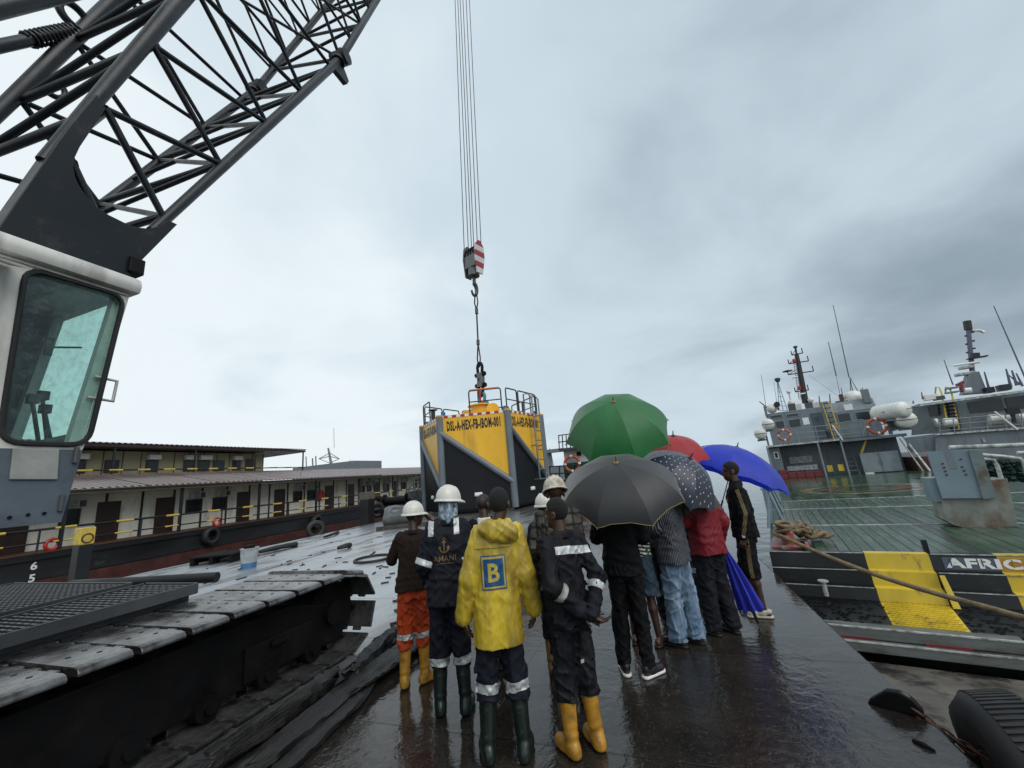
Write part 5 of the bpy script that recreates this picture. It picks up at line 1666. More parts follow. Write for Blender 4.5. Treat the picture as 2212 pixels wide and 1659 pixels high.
# stairs, doors of the paint store, red lockers
mb = MB()
for k in range(7):
    mb.box((4.0 + 0.0 * k, HY + 0.25 + 0.12 * k, DZ + 0.2 + 0.24 * k), (0.45, 0.2, 0.03))
mb.prism([Vector((3.78, HY + 0.1, DZ)), Vector((3.78, HY + 0.3, DZ)), Vector((3.78, HY + 1.3, 2.0)), Vector((3.78, HY + 1.1, 2.0))], (0, 0, 0), (0.03, 0, 0)); mb.prism([Vector((4.22, HY + 0.1, DZ)), Vector((4.22, HY + 0.3, DZ)), Vector((4.22, HY + 1.3, 2.0)), Vector((4.22, HY + 1.1, 2.0))], (0, 0, 0), (0.03, 0, 0))
mb.build('stairway', M_SHIPG, ship)
mb = MB(); mb.box((4.75, HY + 0.4, 1.65), (0.1, 0.1, 0.75), Matrix.Rotation(R_(28), 3, 'Y')); mb.build('yellow_brace', M_SYEL, ship)
for a, b in ((4.42, 5.2), (5.22, 6.0)):
    mb = MB(); mb.bb((a, HY - 0.02, DZ + 0.04), (b, HY + 0.04, 1.3)); mb.build('store_door', M_SHIPL, ship, bevel=0.012)
mb = MB(); mb.bb((5.14, HY - 0.05, 0.6), (5.28, HY - 0.021, 0.9)); mb.bb((5.19, HY - 0.05, DZ + 0.05), (5.23, HY - 0.021, 1.28)); mb.build('door_latch', M_SHIPG, ship)
mb = MB(); mb.bb((4.4, HY - 0.4, DZ + 0.002), (4.75, HY - 0.25, DZ + 0.06)); mb.build('white_cleat', M_WHT, ship)
M_LOCK = mat('red_locker', (0.16, 0.025, 0.03), 0.4, var=0.2)
for k in range(4):
    mb = MB(); mb.bb((0.95 + 0.42 * k, HY - 0.3, DZ), (1.35 + 0.42 * k, HY + 0.3, 0.55)); mb.build('red_locker', M_LOCK, ship, bevel=0.02)
mb = MB(); mb.bb((0.4, HY - 0.6, DZ), (0.93, HY, 0.48)); mb.bb((0.55, HY - 0.3, 0.482), (0.93, HY + 0.1, 0.74)); mb.build('red_locker', M_LOCK, ship, bevel=0.03)
mb = MB(); mb.bb((1.0, HY + 0.6, 0.6), (2.5, HY + 0.7, 0.88)); mb.bb((1.25, HY + 1.4, 1.0), (2.4, HY + 1.48, 1.4)); mb.build('work_bench', M_WORN, ship)
for x in (2.85, 3.35):
    mb = MB(); mb.bb((x, HY - 0.1, 0.45), (x + 0.25, HY - 0.06, 0.8)); mb.build('yellow_plate', M_SYEL, ship)
mb = MB(); mb.bb((0.5, HY - 0.03, 1.4), (0.74, HY - 0.004, 1.8)); mb.build('framed_notice', M_WHT, ship)
mb = MB(); mb.bb((0.55, HY - 0.04, 1.45), (0.69, HY - 0.031, 1.75)); mb.build('notice_sheet', M_SBLK, ship)
# roof-top gear
mb = MB()
p0, p1 = s7(500, 668, WY + 1.5), s7(437, 330, WY + 1.5)
mb.tube([p0, p0.lerp(p1, 0.8), p1], [0.19, 0.15, 0.12], 12); mb.build('mast', M_MASTB, ship, smooth=50)
p2 = s7(430, 285, WY + 1.5)
mb = MB(); mb.cyl(p1, p2, 0.06, seg=8); mb.cyl(p2, p2 + Vector((0, 0, 0.12)), 0.12, seg=8); mb.build('mast_lamp', M_MASTB, ship)
for xa, ya, xb, yb in ((380, 470, 555, 445), (385, 395, 520, 375), (405, 335, 480, 320), (430, 590, 520, 575)):
    a, b = s7(xa, ya, WY + 1.4), s7(xb, yb, WY + 1.4)
    mb = MB(); mb.cyl(a, b, 0.035, seg=6); mb.cyl(a, a + Vector((0, 0, 0.3)), 0.03, seg=6); mb.cyl(b, b + Vector((0, 0, 0.35)), 0.03, seg=6); mb.cyl(a, (a + b) / 2 + Vector((0, 0, 0.35)), 0.02, seg=6); mb.build('yardarm', M_MASTB, ship)
a = s7(375, 448, WY + 1.3); mb = MB(); mb.lathe([(0.02, 0.1), (0.28, 0.05), (0.3, 0.0), (0.05, -0.05)], 16, Matrix.Translation(a)); mb.build('radar_scanner', M_MASTB, ship, smooth=40)
for xa, ya, xb, yb in ((405, 492, 445, 485), (460, 605, 500, 598)):
    a, b = s7(xa, ya, WY + 1.2), s7(xb, yb, WY + 1.2); mb = MB(); mb.cyl(a, b, 0.05, seg=8); mb.build('radar_bar', M_WHT, ship, smooth=50)
for dx, dy in ((-15, 0), (0, 0)):
    a, b = s7(470 + dx, 640, WY + 1.3), s7(432 + dx, 380, WY + 1.3); mb = MB(); mb.cyl(a, b, 0.022, seg=6); mb.build('mast_ladder', M_SHIPL, ship)
for k in range(14):
    a, b = s7(455 - 2.7 * k, 640 - 18.5 * k, WY + 1.3), s7(470 - 2.7 * k, 640 - 18.5 * k, WY + 1.3); mb = MB(); mb.cyl(a, b, 0.015, seg=5); mb.build('mast_rung', M_SHIPL, ship)
for y in (575, 385):
    a = s7(460 if y > 500 else 425, y, WY + 1.25); mb = MB(); mb.cyl(a, a + Vector((0, 0, 0.22)), 0.11, seg=10); mb.build('navigation_lamp', M_RED, ship, smooth=40)
for x0, x1 in ((318, 304), (375, 310), (345, 306)):
    a, b = s7(x0, 718, WY + 1), s7(x1, 525, WY + 1); mb = MB(); mb.cyl(a, b, 0.022, seg=6); mb.build('searchlight_leg', M_SHIPL, ship)
for k in range(6):
    t_ = k / 6; a = s7(318 - 14 * t_, 718 - 193 * t_, WY + 1); b = s7(375 - 65 * t_, 718 - 193 * t_, WY + 1); mb = MB(); mb.cyl(a, b, 0.016, seg=5); mb.build('searchlight_rung', M_SHIPL, ship)
a = s7(306, 508, WY + 1); mb = MB(); mb.lathe([(0.08, -0.15), (0.17, 0.0), (0.17, 0.12), (0.1, 0.15)], 12, Matrix.Translation(a)); mb.build('searchlight', M_DGREY, ship, smooth=40)
for x, y, r, nm in ((265, 705, 0.32, 'radome'), (400, 665, 0.19, 'radome'), (535, 645, 0.17, 'radome'), (382, 590, 0.13, 'radome'), (835, 640, 0.55, 'radome')):
    a = s7(x, y, WY + 1.2); mb = MB(); mb.lathe([(0.02, -r)] + [(r * math.cos(t_), r * math.sin(t_)) for t_ in np.linspace(-1.4, 1.5, 10)], 18, Matrix.Translation(a)); mb.cyl(a - Vector((0, 0, r)), a - Vector((0, 0, r + 0.5)), 0.05, seg=6); mb.build(nm, M_RAFT, ship, smooth=60)
a = s7(302, 675, WY + 0.9); mb = MB(); mb.cyl(a, a + Vector((0, 0.2, 0)), 0.18, seg=14); mb.cyl(a - Vector((0, 0, 0.4)), a, 0.04, seg=6); mb.build('horn', M_SBLK, ship, smooth=40)
for x0, y0, x1, y1, mm_ in ((380, 670, 425, 700, M_DGREY), (430, 672, 465, 705, M_AC), (500, 662, 545, 705, M_DGREY), (548, 660, 588, 698, M_AC), (595, 655, 650, 690, M_SHIPG), (710, 645, 790, 672, M_DGREY), (735, 605, 752, 635, M_RUST), (760, 640, 805, 670, M_AC)):
    a, b = s7(x0, y1, WY + 0.8), s7(x1, y0, WY + 0.8); mb = MB(); mb.bb((a.x, WY + 0.6, a.z - 0.3), (b.x, WY + 1.0, b.z)); mb.build('deck_box', mm_, ship, bevel=0.015)
for x0, y0, x1, y1, r in ((735, 560, 637, 165, 0.0), (712, 480, 657, 245, 0.03), (800, 490, 690, -10, 0.028), (835, 630, 805, 490, 0.03), (812, 640, 806, 490, 0.025), (880, 620, 808, 490, 0.025), (225, 690, 193, 470, 0.018), (300, 660, 280, 520, 0.014), (600, 690, 592, 615, 0.04), (672, 680, 665, 605, 0.04), (760, 640, 745, 560, 0.03), (876, 610, 880, 570, 0.03), (886, 605, 893, 558, 0.03), (735, 600, 712, 480, 0.015), (235, 700, 180, 655, 0.05)):
    if r == 0: continue
    a, b = s7(x0, y0, WY + 1.1), s7(x1, y1, WY + 1.1); mb = MB(); mb.cyl(a, b, r, r * 0.6, seg=6); mb.build('aerial', M_DGREY, ship)
a, b = s7(520, 470, WY + 1.4), s7(715, 612, WY + 1.4); mb = MB(); mb.cyl(a, b, 0.009, seg=4); mb.build('aerial_wire', M_DGREY, ship)


# life rafts (white canisters) and lifebuoys: things of their own
def raft(p, d, r, ln, label, group):
    e_ = empty('life_raft', S_O + S_R * p.x + S_F * p.y + Vector((0, 0, p.z)), -S_AZ, label=label, cat='life raft', group=group)
    d = Vector(d).normalized(); q = d.to_track_quat('Z', 'Y').to_matrix().to_4x4()
    prof = [(r * 0.25, -ln / 2), (r * 0.8, -ln / 2 + r * 0.12), (r, -ln / 2 + r * 0.35)]
    for k in range(7):
        z = -ln / 2 + r * 0.5 + (ln - r) * k / 6
        prof += [(r, z - 0.02), (r * 0.97, z), (r, z + 0.02)]
    prof += [(r, ln / 2 - r * 0.35), (r * 0.8, ln / 2 - r * 0.12), (r * 0.25, ln / 2)]
    mb = MB(); mb.lathe(prof, 20, q); mb.build('shell', M_RAFT, e_, smooth=50)
    mb = MB(); mb.torus((0, 0, 0), (0, 0, 1), r * 1.02, 0.012, 24, 6); mb.build('strap', M_SBLK, e_)
    mb = MB(); mb.tube([d * (-ln / 2 - 0.012) + Vector((-r * 0.98, 0, 0)), d * (-ln / 2 - 0.02), d * (-ln / 2 - 0.012) + Vector((r * 0.98, 0, 0.0))], 0.014, 6); mb.build('seam', M_SBLK, e_)
    mb = MB(); mb.box((0, 0.05, -r - 0.04), (r * 1.4, ln * 0.5, 0.1)); mb.build('cradle', M_SHIPG, e_)
    return e_


G_R = 'white life raft canisters on the ship'
raft(s7(240, 815, HY - 0.3), (0, 1, 0), 0.33, 0.95, 'white life raft canister, upper of the two at the ship left corner', G_R)
raft(s7(188, 880, HY - 0.3), (0, 1, 0), 0.33, 0.95, 'white life raft canister, lower of the two at the ship left corner', G_R)
raft(s7(1085, 725, HY - 0.4), (-0.75, 1, 0), 0.42, 1.7, 'long ribbed white life raft canister above the ship right lifebuoy', G_R)
raft(s7(1185, 785, HY - 0.4), (0, 1, 0), 0.42, 1.0, 'white life raft canister at the ship right corner, lower one', G_R)
mb = MB(); a = s7(215, 850, HY); mb.box((0.15, HY - 0.1, 2.75), (0.7, 0.4, 0.06), Matrix.Rotation(R_(-40), 3, 'Y')); mb.bb((0.3, HY - 0.25, 2.14), (0.4, HY + 0.1, 3.0)); mb.build('raft_rack', M_SHIPG, ship)
mb = MB(); mb.bb((5.9, HY - 0.15, 2.16), (6.0, HY + 0.2, 3.05)); mb.box((6.45, HY - 0.1, 2.45), (1.1, 0.4, 0.06), Matrix.Rotation(R_(-15), 3, 'Y')); mb.prism([Vector((6.0, HY, 3.0)), Vector((6.9, HY, 2.5)), Vector((6.0, HY, 2.3))], (0, 0, 0), (0, 0.05, 0)); mb.build('raft_rack', M_SHIPG, ship)


def lifebuoy(pw, axis, R, label, cat='lifebuoy', group='orange lifebuoys on ship rails'):
    e_ = empty('lifebuoy', pw, label=label, cat=cat, group=group)
    mb = MB(); mb.torus((0, 0, 0), axis, R, R * 0.2, 28, 10); mb.build('ring', M_LIFER, e_, smooth=60)
    z = Vector(axis).normalized(); x = z.orthogonal().normalized(); y = z.cross(x)
    for k in range(4):
        a = PI / 4 + PI / 2 * k; pts = []
        for j in range(5):
            b = a + (j - 2) * 0.07; pts.append((x * math.cos(b) + y * math.sin(b)) * R)
        mb = MB(); mb.tube(pts, R * 0.215, 10); mb.build('band', M_WHT, e_, smooth=60)
    return e_


def s_world(p):
    return S_O + S_R * p.x + S_F * p.y + Vector((0, 0, p.z))


lifebuoy(s_world(s7(352, 887, RYY - 0.08)), -S_F, 0.30, 'orange lifebuoy at the left of the grey ship upper rail')
lifebuoy(s_world(s7(993, 825, RYY - 0.08)), -S_F, 0.38, 'orange lifebuoy at the right of the grey ship upper rail')
# helmeted lamp on the canopy edge
mb = MB(); c = s7(658, 880, HY - 0.4); mb.cyl(c - Vector((0, 0, 0.25)), c + Vector((0, 0, 0.1)), 0.11, seg=12); mb.lathe([(0.15, 0.1), (0.13, 0.2), (0.05, 0.26)], 12, Matrix.Translation(c)); mb.build('deck_lamp', M_MASTB, ship, smooth=40)

# red bitts at the bow corner and the heaped mooring rope
bit = empty('mooring_bitts', s_world(Vector((0.30, 0.72, DZ))), -S_AZ, label='worn red double bollard at the bow corner under the rope', cat='bollard')
M_BITT = mat('worn_red_bitts', (0.24, 0.05, 0.04), 0.45, var=0.4, vscale=5, col2=(0.28, 0.26, 0.24), thr=0.56, soft=0.06, mscale=7)
mb = MB(); mb.bb((-0.25, -0.45, 0), (0.28, 0.35, 0.05)); mb.build('base', M_BITT, bit, bevel=0.01)
for dy in (-0.2, 0.15):
    mb = MB(); mb.lathe([(0.10, 0.052), (0.10, 0.3), (0.125, 0.32), (0.12, 0.36), (0.05, 0.37)], 18, Matrix.Translation((0.0, dy, 0))); mb.build('post', M_BITT, bit, smooth=40)
rp_ = []
rr2 = random.Random(3)
for k in range(150):
    a = k * 0.42; R = 0.13 + 0.06 * math.sin(k * 0.13) + rr2.uniform(-0.02, 0.02)
    cx_ = 0.32 + 0.45 * (0.5 - 0.5 * math.cos(k / 150 * PI)) + 0.05 * math.sin(k * 0.31); cy_ = 0.9 + 0.3 * (k / 150) + 0.06 * math.cos(k * 0.23)
    rp_.append(s_world(Vector((cx_ + R * math.cos(a), cy_ + R * 1.1 * math.sin(a), DZ + 0.05 + 0.20 * math.exp(-((k - 40) / 45.0) ** 2) + 0.06 * math.sin(k * 0.9) ** 2 + rr2.uniform(0, 0.03)))))
mb = MB(); mb.tube(rp_, 0.034, 7); mb.build('rope_heap', M_HEMP, None, smooth=60, label='heap of thick hemp mooring rope on the green deck', cat='rope')
knot = []
for k in range(60):
    a = k * 0.5; knot.append(s_world(Vector((0.26 + 0.11 * math.cos(a) + 0.04 * math.sin(k * .2), 0.52 + 0.16 * math.sin(a), DZ + 0.25 + 0.10 * math.sin(a * 0.37) + 0.0012 * k))))
u_, v_ = (2800 + 1300 * .4702) * .576, (1700 + 1068 * .4702) * .576
mid = at_y(u_, v_, 6.9)
u_, v_ = (2800 + 2150 * .4702) * .576, (1700 + 1290 * .4702) * .576
end = at_y(u_, v_, 6.0)
st = knot[-1]
line = [st]
for k in range(1, 15):
    t_ = k / 14 * 1.6
    p = st + (end - st) * t_; p.z -= 0.10 * math.sin(min(t_, 1) * PI)
    line.append(p)
mb = MB(); mb.tube(knot + line[1:], 0.031, 7); mb.build('mooring_line', M_HEMP, None, smooth=60, label='taut hemp mooring line slanting down across the yellow bow', cat='rope')

# ================================================================== second grey vessel, further right
vb = empty('grey_workboat', S_O + S_R * 8.5 + S_F * 22, -S_AZ, label='grey workboat with tall blue mast and flag at the right edge', cat='ship')
VOFF = Vector((8.5, 22, 0))


def vpart(mb, name, m, **kw):
    for i, p in enumerate(mb.v): mb.v[i] = tuple(Vector(p) - VOFF)
    return mb.build(name, m, vb, **kw)


VY = 20.0
q = lambda x, y, dy=0.0: s7(x, y, VY + dy)


def vquad(pts, dy, th, name, m):
    P = [q(x, y, dy) for x, y in pts]
    mb = MB(); mb.prism(P, (0, 0, 0), (0, th, 0)); return vpart(mb, name, m)


RB = 2900                                     # far beyond the right-hand edge of the picture
vquad(((1395, 885), (RB, 790), (RB, 1500), (1330, 1400), (1400, 1000)), 0.0, 0.1, 'side_plating', M_SHIPG)
mb = MB(); a, b = q(1330, 1090), q(RB, 1200); mb.bb((a.x - 0.3, VY + 0.1, WATER_Z - 0.5), (b.x, VY + 12, 0.9)); vpart(mb, 'hull', M_BOOT)
vquad(((1395, 878), (2400, 800), (RB, 770), (RB, 785), (2400, 815), (1395, 890)), -0.12, 0.1, 'deck_edge', M_WORN)
vquad(((1190, 905), (1395, 880), (1450, 1000), (1220, 1010)), 0.3, 0.1, 'bow_bulwark', M_SHIPG)
vquad(((1290, 672), (2400, 525), (RB, 470), (RB, 482), (2400, 540), (1290, 688)), 0.3, 0.5, 'wheelhouse_roof', M_WORN)
vquad(((1185, 705), (1290, 670), (1290, 690)), 0.3, 0.5, 'roof_wing', M_SHIPG)
vquad(((1240, 690), (1310, 685), (RB, 480), (RB, 800), (1340, 880), (1235, 890)), 1.1, 0.1, 'wheelhouse_wall', M_SHIPL)
for pts in (((1345, 690), (1430, 680), (1440, 750), (1365, 758)), ((1620, 660), (1850, 632), (1875, 715), (1640, 735)), ((1880, 630), (2100, 600), (2120, 690), (1900, 712)), ((1470, 668), (1540, 660), (1580, 850), (1510, 860))):
    vquad(pts, 1.04, 0.05, 'window', M_PANE)
for k in range(3):
    y0 = 790 + 38 * k
    mb = MB(); mb.cyl(q(1420, y0 - 6, -0.05), q(2400, y0 - 88, -0.05), 0.022, seg=6); vpart(mb, 'rail', M_SHIPL)
for x in (1430, 1530, 1640, 1760, 1890, 2000, 2120):
    mb = MB(); mb.cyl(q(x, 880 - (x - 1400) * 0.078, -0.05), q(x - 10, 786 - (x - 1400) * 0.085, -0.05), 0.022, seg=6); vpart(mb, 'rail_post', M_SHIPL)
for xa, xb, y, r in ((1395, 1420, 800, 0.22), (1450, 1545, 800, 0.24), (1760, 1910, 780, 0.27), (1960, 2080, 770, 0.27)):
    a, b = q(xa, y + 5, 0.4), q(xb, y, 0.4)
    mb = MB(); mb.tube([a, a.lerp(b, 0.06), a.lerp(b, 0.94), b], [r * 0.7, r, r, r * 0.7], 16); e_ = vpart(mb, 'life_raft_canister', M_RAFT, smooth=50)
mb = MB(); mb.cyl(q(1805, 725, -0.2), q(1965, 850, -0.2), 0.04, seg=8); vpart(mb, 'brace_pipe', M_WHT, smooth=50)
mb = MB(); a = q(1930, 720, -0.1); mb.box(a, (0.4, 0.2, 0.3)); mb.cyl(a, q(1940, 800, -0.1), 0.07, seg=8); vpart(mb, 'floodlight', M_SBLK)
for dx in (0, 70):
    mb = MB(); mb.tube([q(1490 + dx, 850, 0.5), q(1440 + dx, 600, 0.7), q(1425 + dx * 1.0, 560, 0.8), q(1400 + dx, 555, 0.9), q(1395 + dx, 600, 1.0)], 0.035, 6); vpart(mb, 'ladder_rail', M_SYEL, smooth=50)
for k in range(8):
    mb = MB(); mb.cyl(q(1495 - 5 * k, 840 - 24 * k, 0.55), q(1560 - 5 * k, 832 - 24 * k, 0.55), 0.035, seg=6); vpart(mb, 'ladder_tread', M_SBLK)
# funnel-like mast house, mast, flag, radar
vquad(((1592, 605), (1632, 452), (1700, 448), (1758, 592)), 1.0, 0.6, 'mast_house', M_SHIPG)
mb = MB(); mb.tube([q(1652, 455, 1.3), q(1625, 160, 1.3)], [0.10, 0.09], 10); vpart(mb, 'mast', M_MASTG, smooth=50)
mb = MB(); mb.cyl(q(1625, 160, 1.3), q(1615, 100, 1.3), 0.16, seg=8); vpart(mb, 'mast_head', M_MASTB)
for k, y in enumerate((180, 205, 240, 262, 292, 320, 350)):
    x = 1628 + (y - 160) * 0.09; s_ = -1 if k % 2 else 1
    mb = MB(); mb.cyl(q(x, y, 1.3), q(x + 26 * s_, y - 6, 1.3), 0.03, seg=6); mb.box(q(x + 22 * s_, y - 3, 1.3), (0.12, 0.06, 0.08)); vpart(mb, 'mast_step', M_MASTB)
mb = MB(); mb.cyl(q(1525, 408, 1.1), q(1700, 382, 1.1), 0.06, seg=8); vpart(mb, 'radar_bar', M_WHT, smooth=50)
for x, y, w in ((1610, 420, 0.5), (1600, 465, 0.7)):
    mb = MB(); mb.box(q(x, y, 1.2), (w, 0.4, 0.14)); vpart(mb, 'radar_base', M_WORN, bevel=0.03)
mb = MB(); mb.box(q(1685, 352, 1.2), (0.7, 0.3, 0.06)); mb.cyl(q(1675, 350, 1.2), q(1672, 322, 1.2), 0.16, seg=10); vpart(mb, 'lamp_bracket', M_MASTB)
fl = [(1630, 140), (1700, 160), (1730, 165), (1745, 175), (1720, 182), (1690, 180), (1640, 168)]
mb = MB(); n_ = 7
vs = []
for i in range(n_):
    t_ = i / (n_ - 1)
    a = q(1632 + 112 * t_, 145 + 22 * t_ + 5 * math.sin(t_ * 7), 1.3 + 0.15 * math.sin(t_ * 9)); b = q(1640 + 90 * t_, 172 + 12 * t_ + 5 * math.sin(t_ * 6 + 1), 1.3 + 0.15 * math.sin(t_ * 8 + 1))
    vs += [a, b]
mb.add(vs, [(2 * i, 2 * i + 1, 2 * i + 3, 2 * i + 2) for i in range(n_ - 1)])
fo = vpart(mb, 'flag', M_WHT, smooth=80); md = fo.modifiers.new('t', 'SOLIDIFY'); md.thickness = 0.01
mb = MB(); mb.cyl(q(1580, 590, 0.8), q(1572, 530, 0.8), 0.08, seg=8); mb.cyl(q(1540, 545, 0.8), q(1590, 520, 0.8), 0.07, seg=8); vpart(mb, 'fire_monitor', MATS['hose_red'], smooth=50)
mb = MB(); mb.cyl(q(1600, 580, 0.6), q(1645, 576, 0.6), 0.13, seg=12); vpart(mb, 'searchlight', M_WHT, smooth=50)
for x0, y0, x1, y1, r in ((2030, 520, 1800, -5, 0.035), (1518, 540, 1455, 365, 0.03), (1765, 560, 1735, 450, 0.05), (1920, 560, 1885, 430, 0.06), (1960, 545, 1925, 440, 0.06), (1985, 540, 1900, 470, 0.04), (2000, 550, 1955, 460, 0.05), (1310, 640, 1300, 590, 0.04), (1245, 670, 1242, 650, 0.04)):
    mb = MB(); mb.cyl(q(x0, y0, 0.9), q(x1, y1, 0.9), r, r * 0.5, seg=6); vpart(mb, 'aerial', M_MASTG)
for x0, y0, x1, y1, mm_ in ((1325, 605, 1400, 650, M_RAFT), (1395, 615, 1450, 648, M_DGREY), (1840, 535, 1900, 585, M_MASTB), (1745, 555, 1790, 600, M_SBLK), (1470, 560, 1560, 562, M_SHIPL), (1470, 590, 1560, 592, M_SHIPL)):
    a, b = q(x0, y1, 0.8), q(x1, y0, 0.8); mb = MB(); mb.bb((a.x, VY + 0.6, a.z), (b.x, VY + 1.1, b.z)); vpart(mb, 'roof_box', mm_, bevel=0.01)
mb = MB(); mb.bb(tuple(q(1720, 908, -0.04)), tuple(q(1745, 935, -0.02))); vpart(mb, 'side_step', M_WORN)

# ================================================================== white and green ship behind the umbrellas
wg = empty('white_green_ship', (-3.5, 34, WATER_Z), label='white and dark green ship partly hidden behind the green umbrella', cat='ship')
WG = Vector((-3.5, 34, WATER_Z))
M_SHIPW = mat('ship_white_paint', (0.62, 0.63, 0.61), 0.4, var=0.15, vscale=0.5)
M_SHIPGR = mat('ship_dark_green', (0.012, 0.06, 0.03), 0.4, var=0.2)


def c10(x, y, yy):
    return at_y((2000 + x * 250 / 1382) * .576, (1550 + y * 250 / 1382) * .576, yy)


def wpart(mb, name, m, **kw):
    for i, p in enumerate(mb.v): mb.v[i] = tuple(Vector(p) - WG)
    return mb.build(name, m, wg, **kw)


a, b = c10(620, 780, 34), c10(640, 1045, 34)
xr_ = at_y(1400, 1000, 34).x
mb = MB(); mb.bb((a.x, 34, b.z), (xr_, 46, a.z)); wpart(mb, 'superstructure', M_SHIPW, bevel=0.05)
mb = MB(); mb.bb((b.x - 0.1, 33.95, WATER_Z - 0.4), (xr_ + 0.3, 46, b.z - 0.003)); wpart(mb, 'hull', M_SHIPGR, bevel=0.05)
a, b = c10(530, 735, 33.4), c10(620, 775, 33.4)
mb = MB(); mb.bb((a.x, 33.3, b.z), (xr_, 34.6, a.z)); wpart(mb, 'bridge_deck', M_DGREY)
for z in (450, 590):
    p = c10(515, z + 10, 33.4); mb = MB(); mb.cyl(p, Vector((xr_, 33.4, p.z)), 0.045, seg=6); wpart(mb, 'rail', M_SBLK)
for x in (525, 600, 680, 760):
    mb = MB(); mb.cyl(c10(x + 14, 735, 33.4), c10(x, 455, 33.4), 0.05, seg=6); wpart(mb, 'rail_post', M_SBLK)
a, b = c10(885, 905, 33.9), c10(1000, 780, 33.9)
mb = MB(); mb.bb((a.x, 33.94, a.z), (b.x, 33.99, b.z)); wn_ = wpart(mb, 'window', M_SHIPW)
mb = MB(); a, b = c10(900, 890, 33.9), c10(985, 790, 33.9); mb.bb((a.x, 33.92, a.z), (b.x, 33.935, b.z)); wpart(mb, 'pane', M_PANE)
for z in (1110, 1260):
    mb = MB(); mb.cyl(c10(320, z, 31.5), c10(1000, z - 45, 31.5), 0.05, seg=6); wpart(mb, 'gangway_rail', M_SBLK)
for x in (340, 540, 850):
    mb = MB(); mb.cyl(c10(x + 10, 1400, 31.5), c10(x, 1090, 31.5), 0.05, seg=6); wpart(mb, 'gangway_post', M_SBLK)
mb = MB(); p, p2 = c10(320, 1400, 31.5), c10(1000, 1340, 31.5); mb.bb((p.x, 31.3, p.z - 0.3), (p2.x, 33.9, p.z)); wpart(mb, 'gangway', M_DGREY)
lifebuoy(c10(805, 1045, 33.6), (0.0, -1, 0), 0.62, 'orange lifebuoy hung on the white and green ship')
# lattice masts beside the float
dv = empty('distant_tug', (-4.3, 60, WATER_Z), label='distant dark tug with lattice mast just right of the yellow float', cat='ship')
for x0, y0, x1, y1, r in ((330, 1300, 300, 780, 0.3), (400, 1300, 350, 780, 0.12), (450, 1300, 360, 790, 0.1), (370, 1300, 340, 730, 0.08)):
    mb = MB(); mb.cyl(c10(x0, y0, 60) - Vector((-4.3, 60, WATER_Z)), c10(x1, y1, 60) - Vector((-4.3, 60, WATER_Z)), r, seg=6); mb.build('mast_leg', M_FAR, dv)
for y in (850, 930, 1010, 1090):
    mb = MB(); mb.cyl(c10(315, y, 60) - Vector((-4.3, 60, WATER_Z)), c10(370 + (y - 850) * 0.2, y, 60) - Vector((-4.3, 60, WATER_Z)), 0.1, seg=6); mb.build('mast_brace', M_FAR, dv)
a, b = c10(300, 1200, 60), c10(640, 1100, 60)
mb = MB(); mb.bb((a.x + 4.3 - 6, -2, 0), (b.x + 4.3, 4, b.z - WATER_Z)); mb.build('superstructure', M_FAR, dv)
mb = MB(); p = c10(370, 785, 60) - Vector((-4.3, 60, WATER_Z)); mb.box(p, (4.2, 1.5, 0.5)); mb.build('top_platform', M_FAR, dv)
# ================================================================== people
M_SKIN = mat('dark_skin', (0.055, 0.026, 0.016), 0.42, var=0.25, vscale=9, bump=0.1, bscale=90)
M_HAIR = mat('black_hair', (0.007, 0.006, 0.006), 0.85, var=0.3, vscale=60, bump=0.9, bscale=260)


def cloth(name, col, rough=0.75, col2=None, thr=0.6, mscale=6, soft=0.15, bump=0.9, var=0.3, bscale=15, coat=0.0):
    return mat(name, col, rough, var=var, vscale=5, bump=bump * .8, bscale=24, stretch=(1, 1, .4), col2=col2, thr=thr, mscale=mscale, soft=soft, coat=coat, spec=0.16)


def pattern(name, expr_fn, rough=0.75):
    """expr_fn(nd, lk, x, y, z) -> colour socket, from object coordinates."""
    if name in MATS: return MATS[name]
    m = bpy.data.materials.new(name); m.use_nodes = True
    nd, lk = m.node_tree.nodes, m.node_tree.links
    tc = N(nd, 'ShaderNodeTexCoord'); sp = N(nd, 'ShaderNodeSeparateXYZ'); lk.new(tc.outputs['Object'], sp.inputs[0])

    def mth(op, a, b=None):
        n = N(nd, 'ShaderNodeMath', operation=op)
        for i, v in enumerate((a, b)):
            if v is None: continue
            if isinstance(v, (int, float)): n.inputs[i].default_value = v
            else: lk.new(v, n.inputs[i])
        return n.outputs[0]

    def mixc(f, a, b):
        n = N(nd, 'ShaderNodeMixRGB')
        lk.new(f, n.inputs[0])
        for i, c in ((1, a), (2, b)):
            if isinstance(c, tuple): n.inputs[i].default_value = (*c, 1)
            else: lk.new(c, n.inputs[i])
        return n.outputs[0]
    nz = N(nd, 'ShaderNodeTexNoise'); nz.inputs['Scale'].default_value = 7; lk.new(tc.outputs['Object'], nz.inputs['Vector'])
    c = expr_fn(mth, mixc, sp.outputs[0], sp.outputs[1], sp.outputs[2], nz.outputs[0])
    b = nd['Principled BSDF']; lk.new(c, b.inputs['Base Color']); b.inputs['Roughness'].default_value = rough
    b.inputs['Specular IOR Level'].default_value = 0.3
    MATS[name] = m
    return m


def vrot(yaw, pitch=0.0, roll=0.0):
    return np.array(Matrix.Rotation(yaw, 3, 'Z') @ Matrix.Rotation(pitch, 3, 'X') @ Matrix.Rotation(roll, 3, 'Y'))


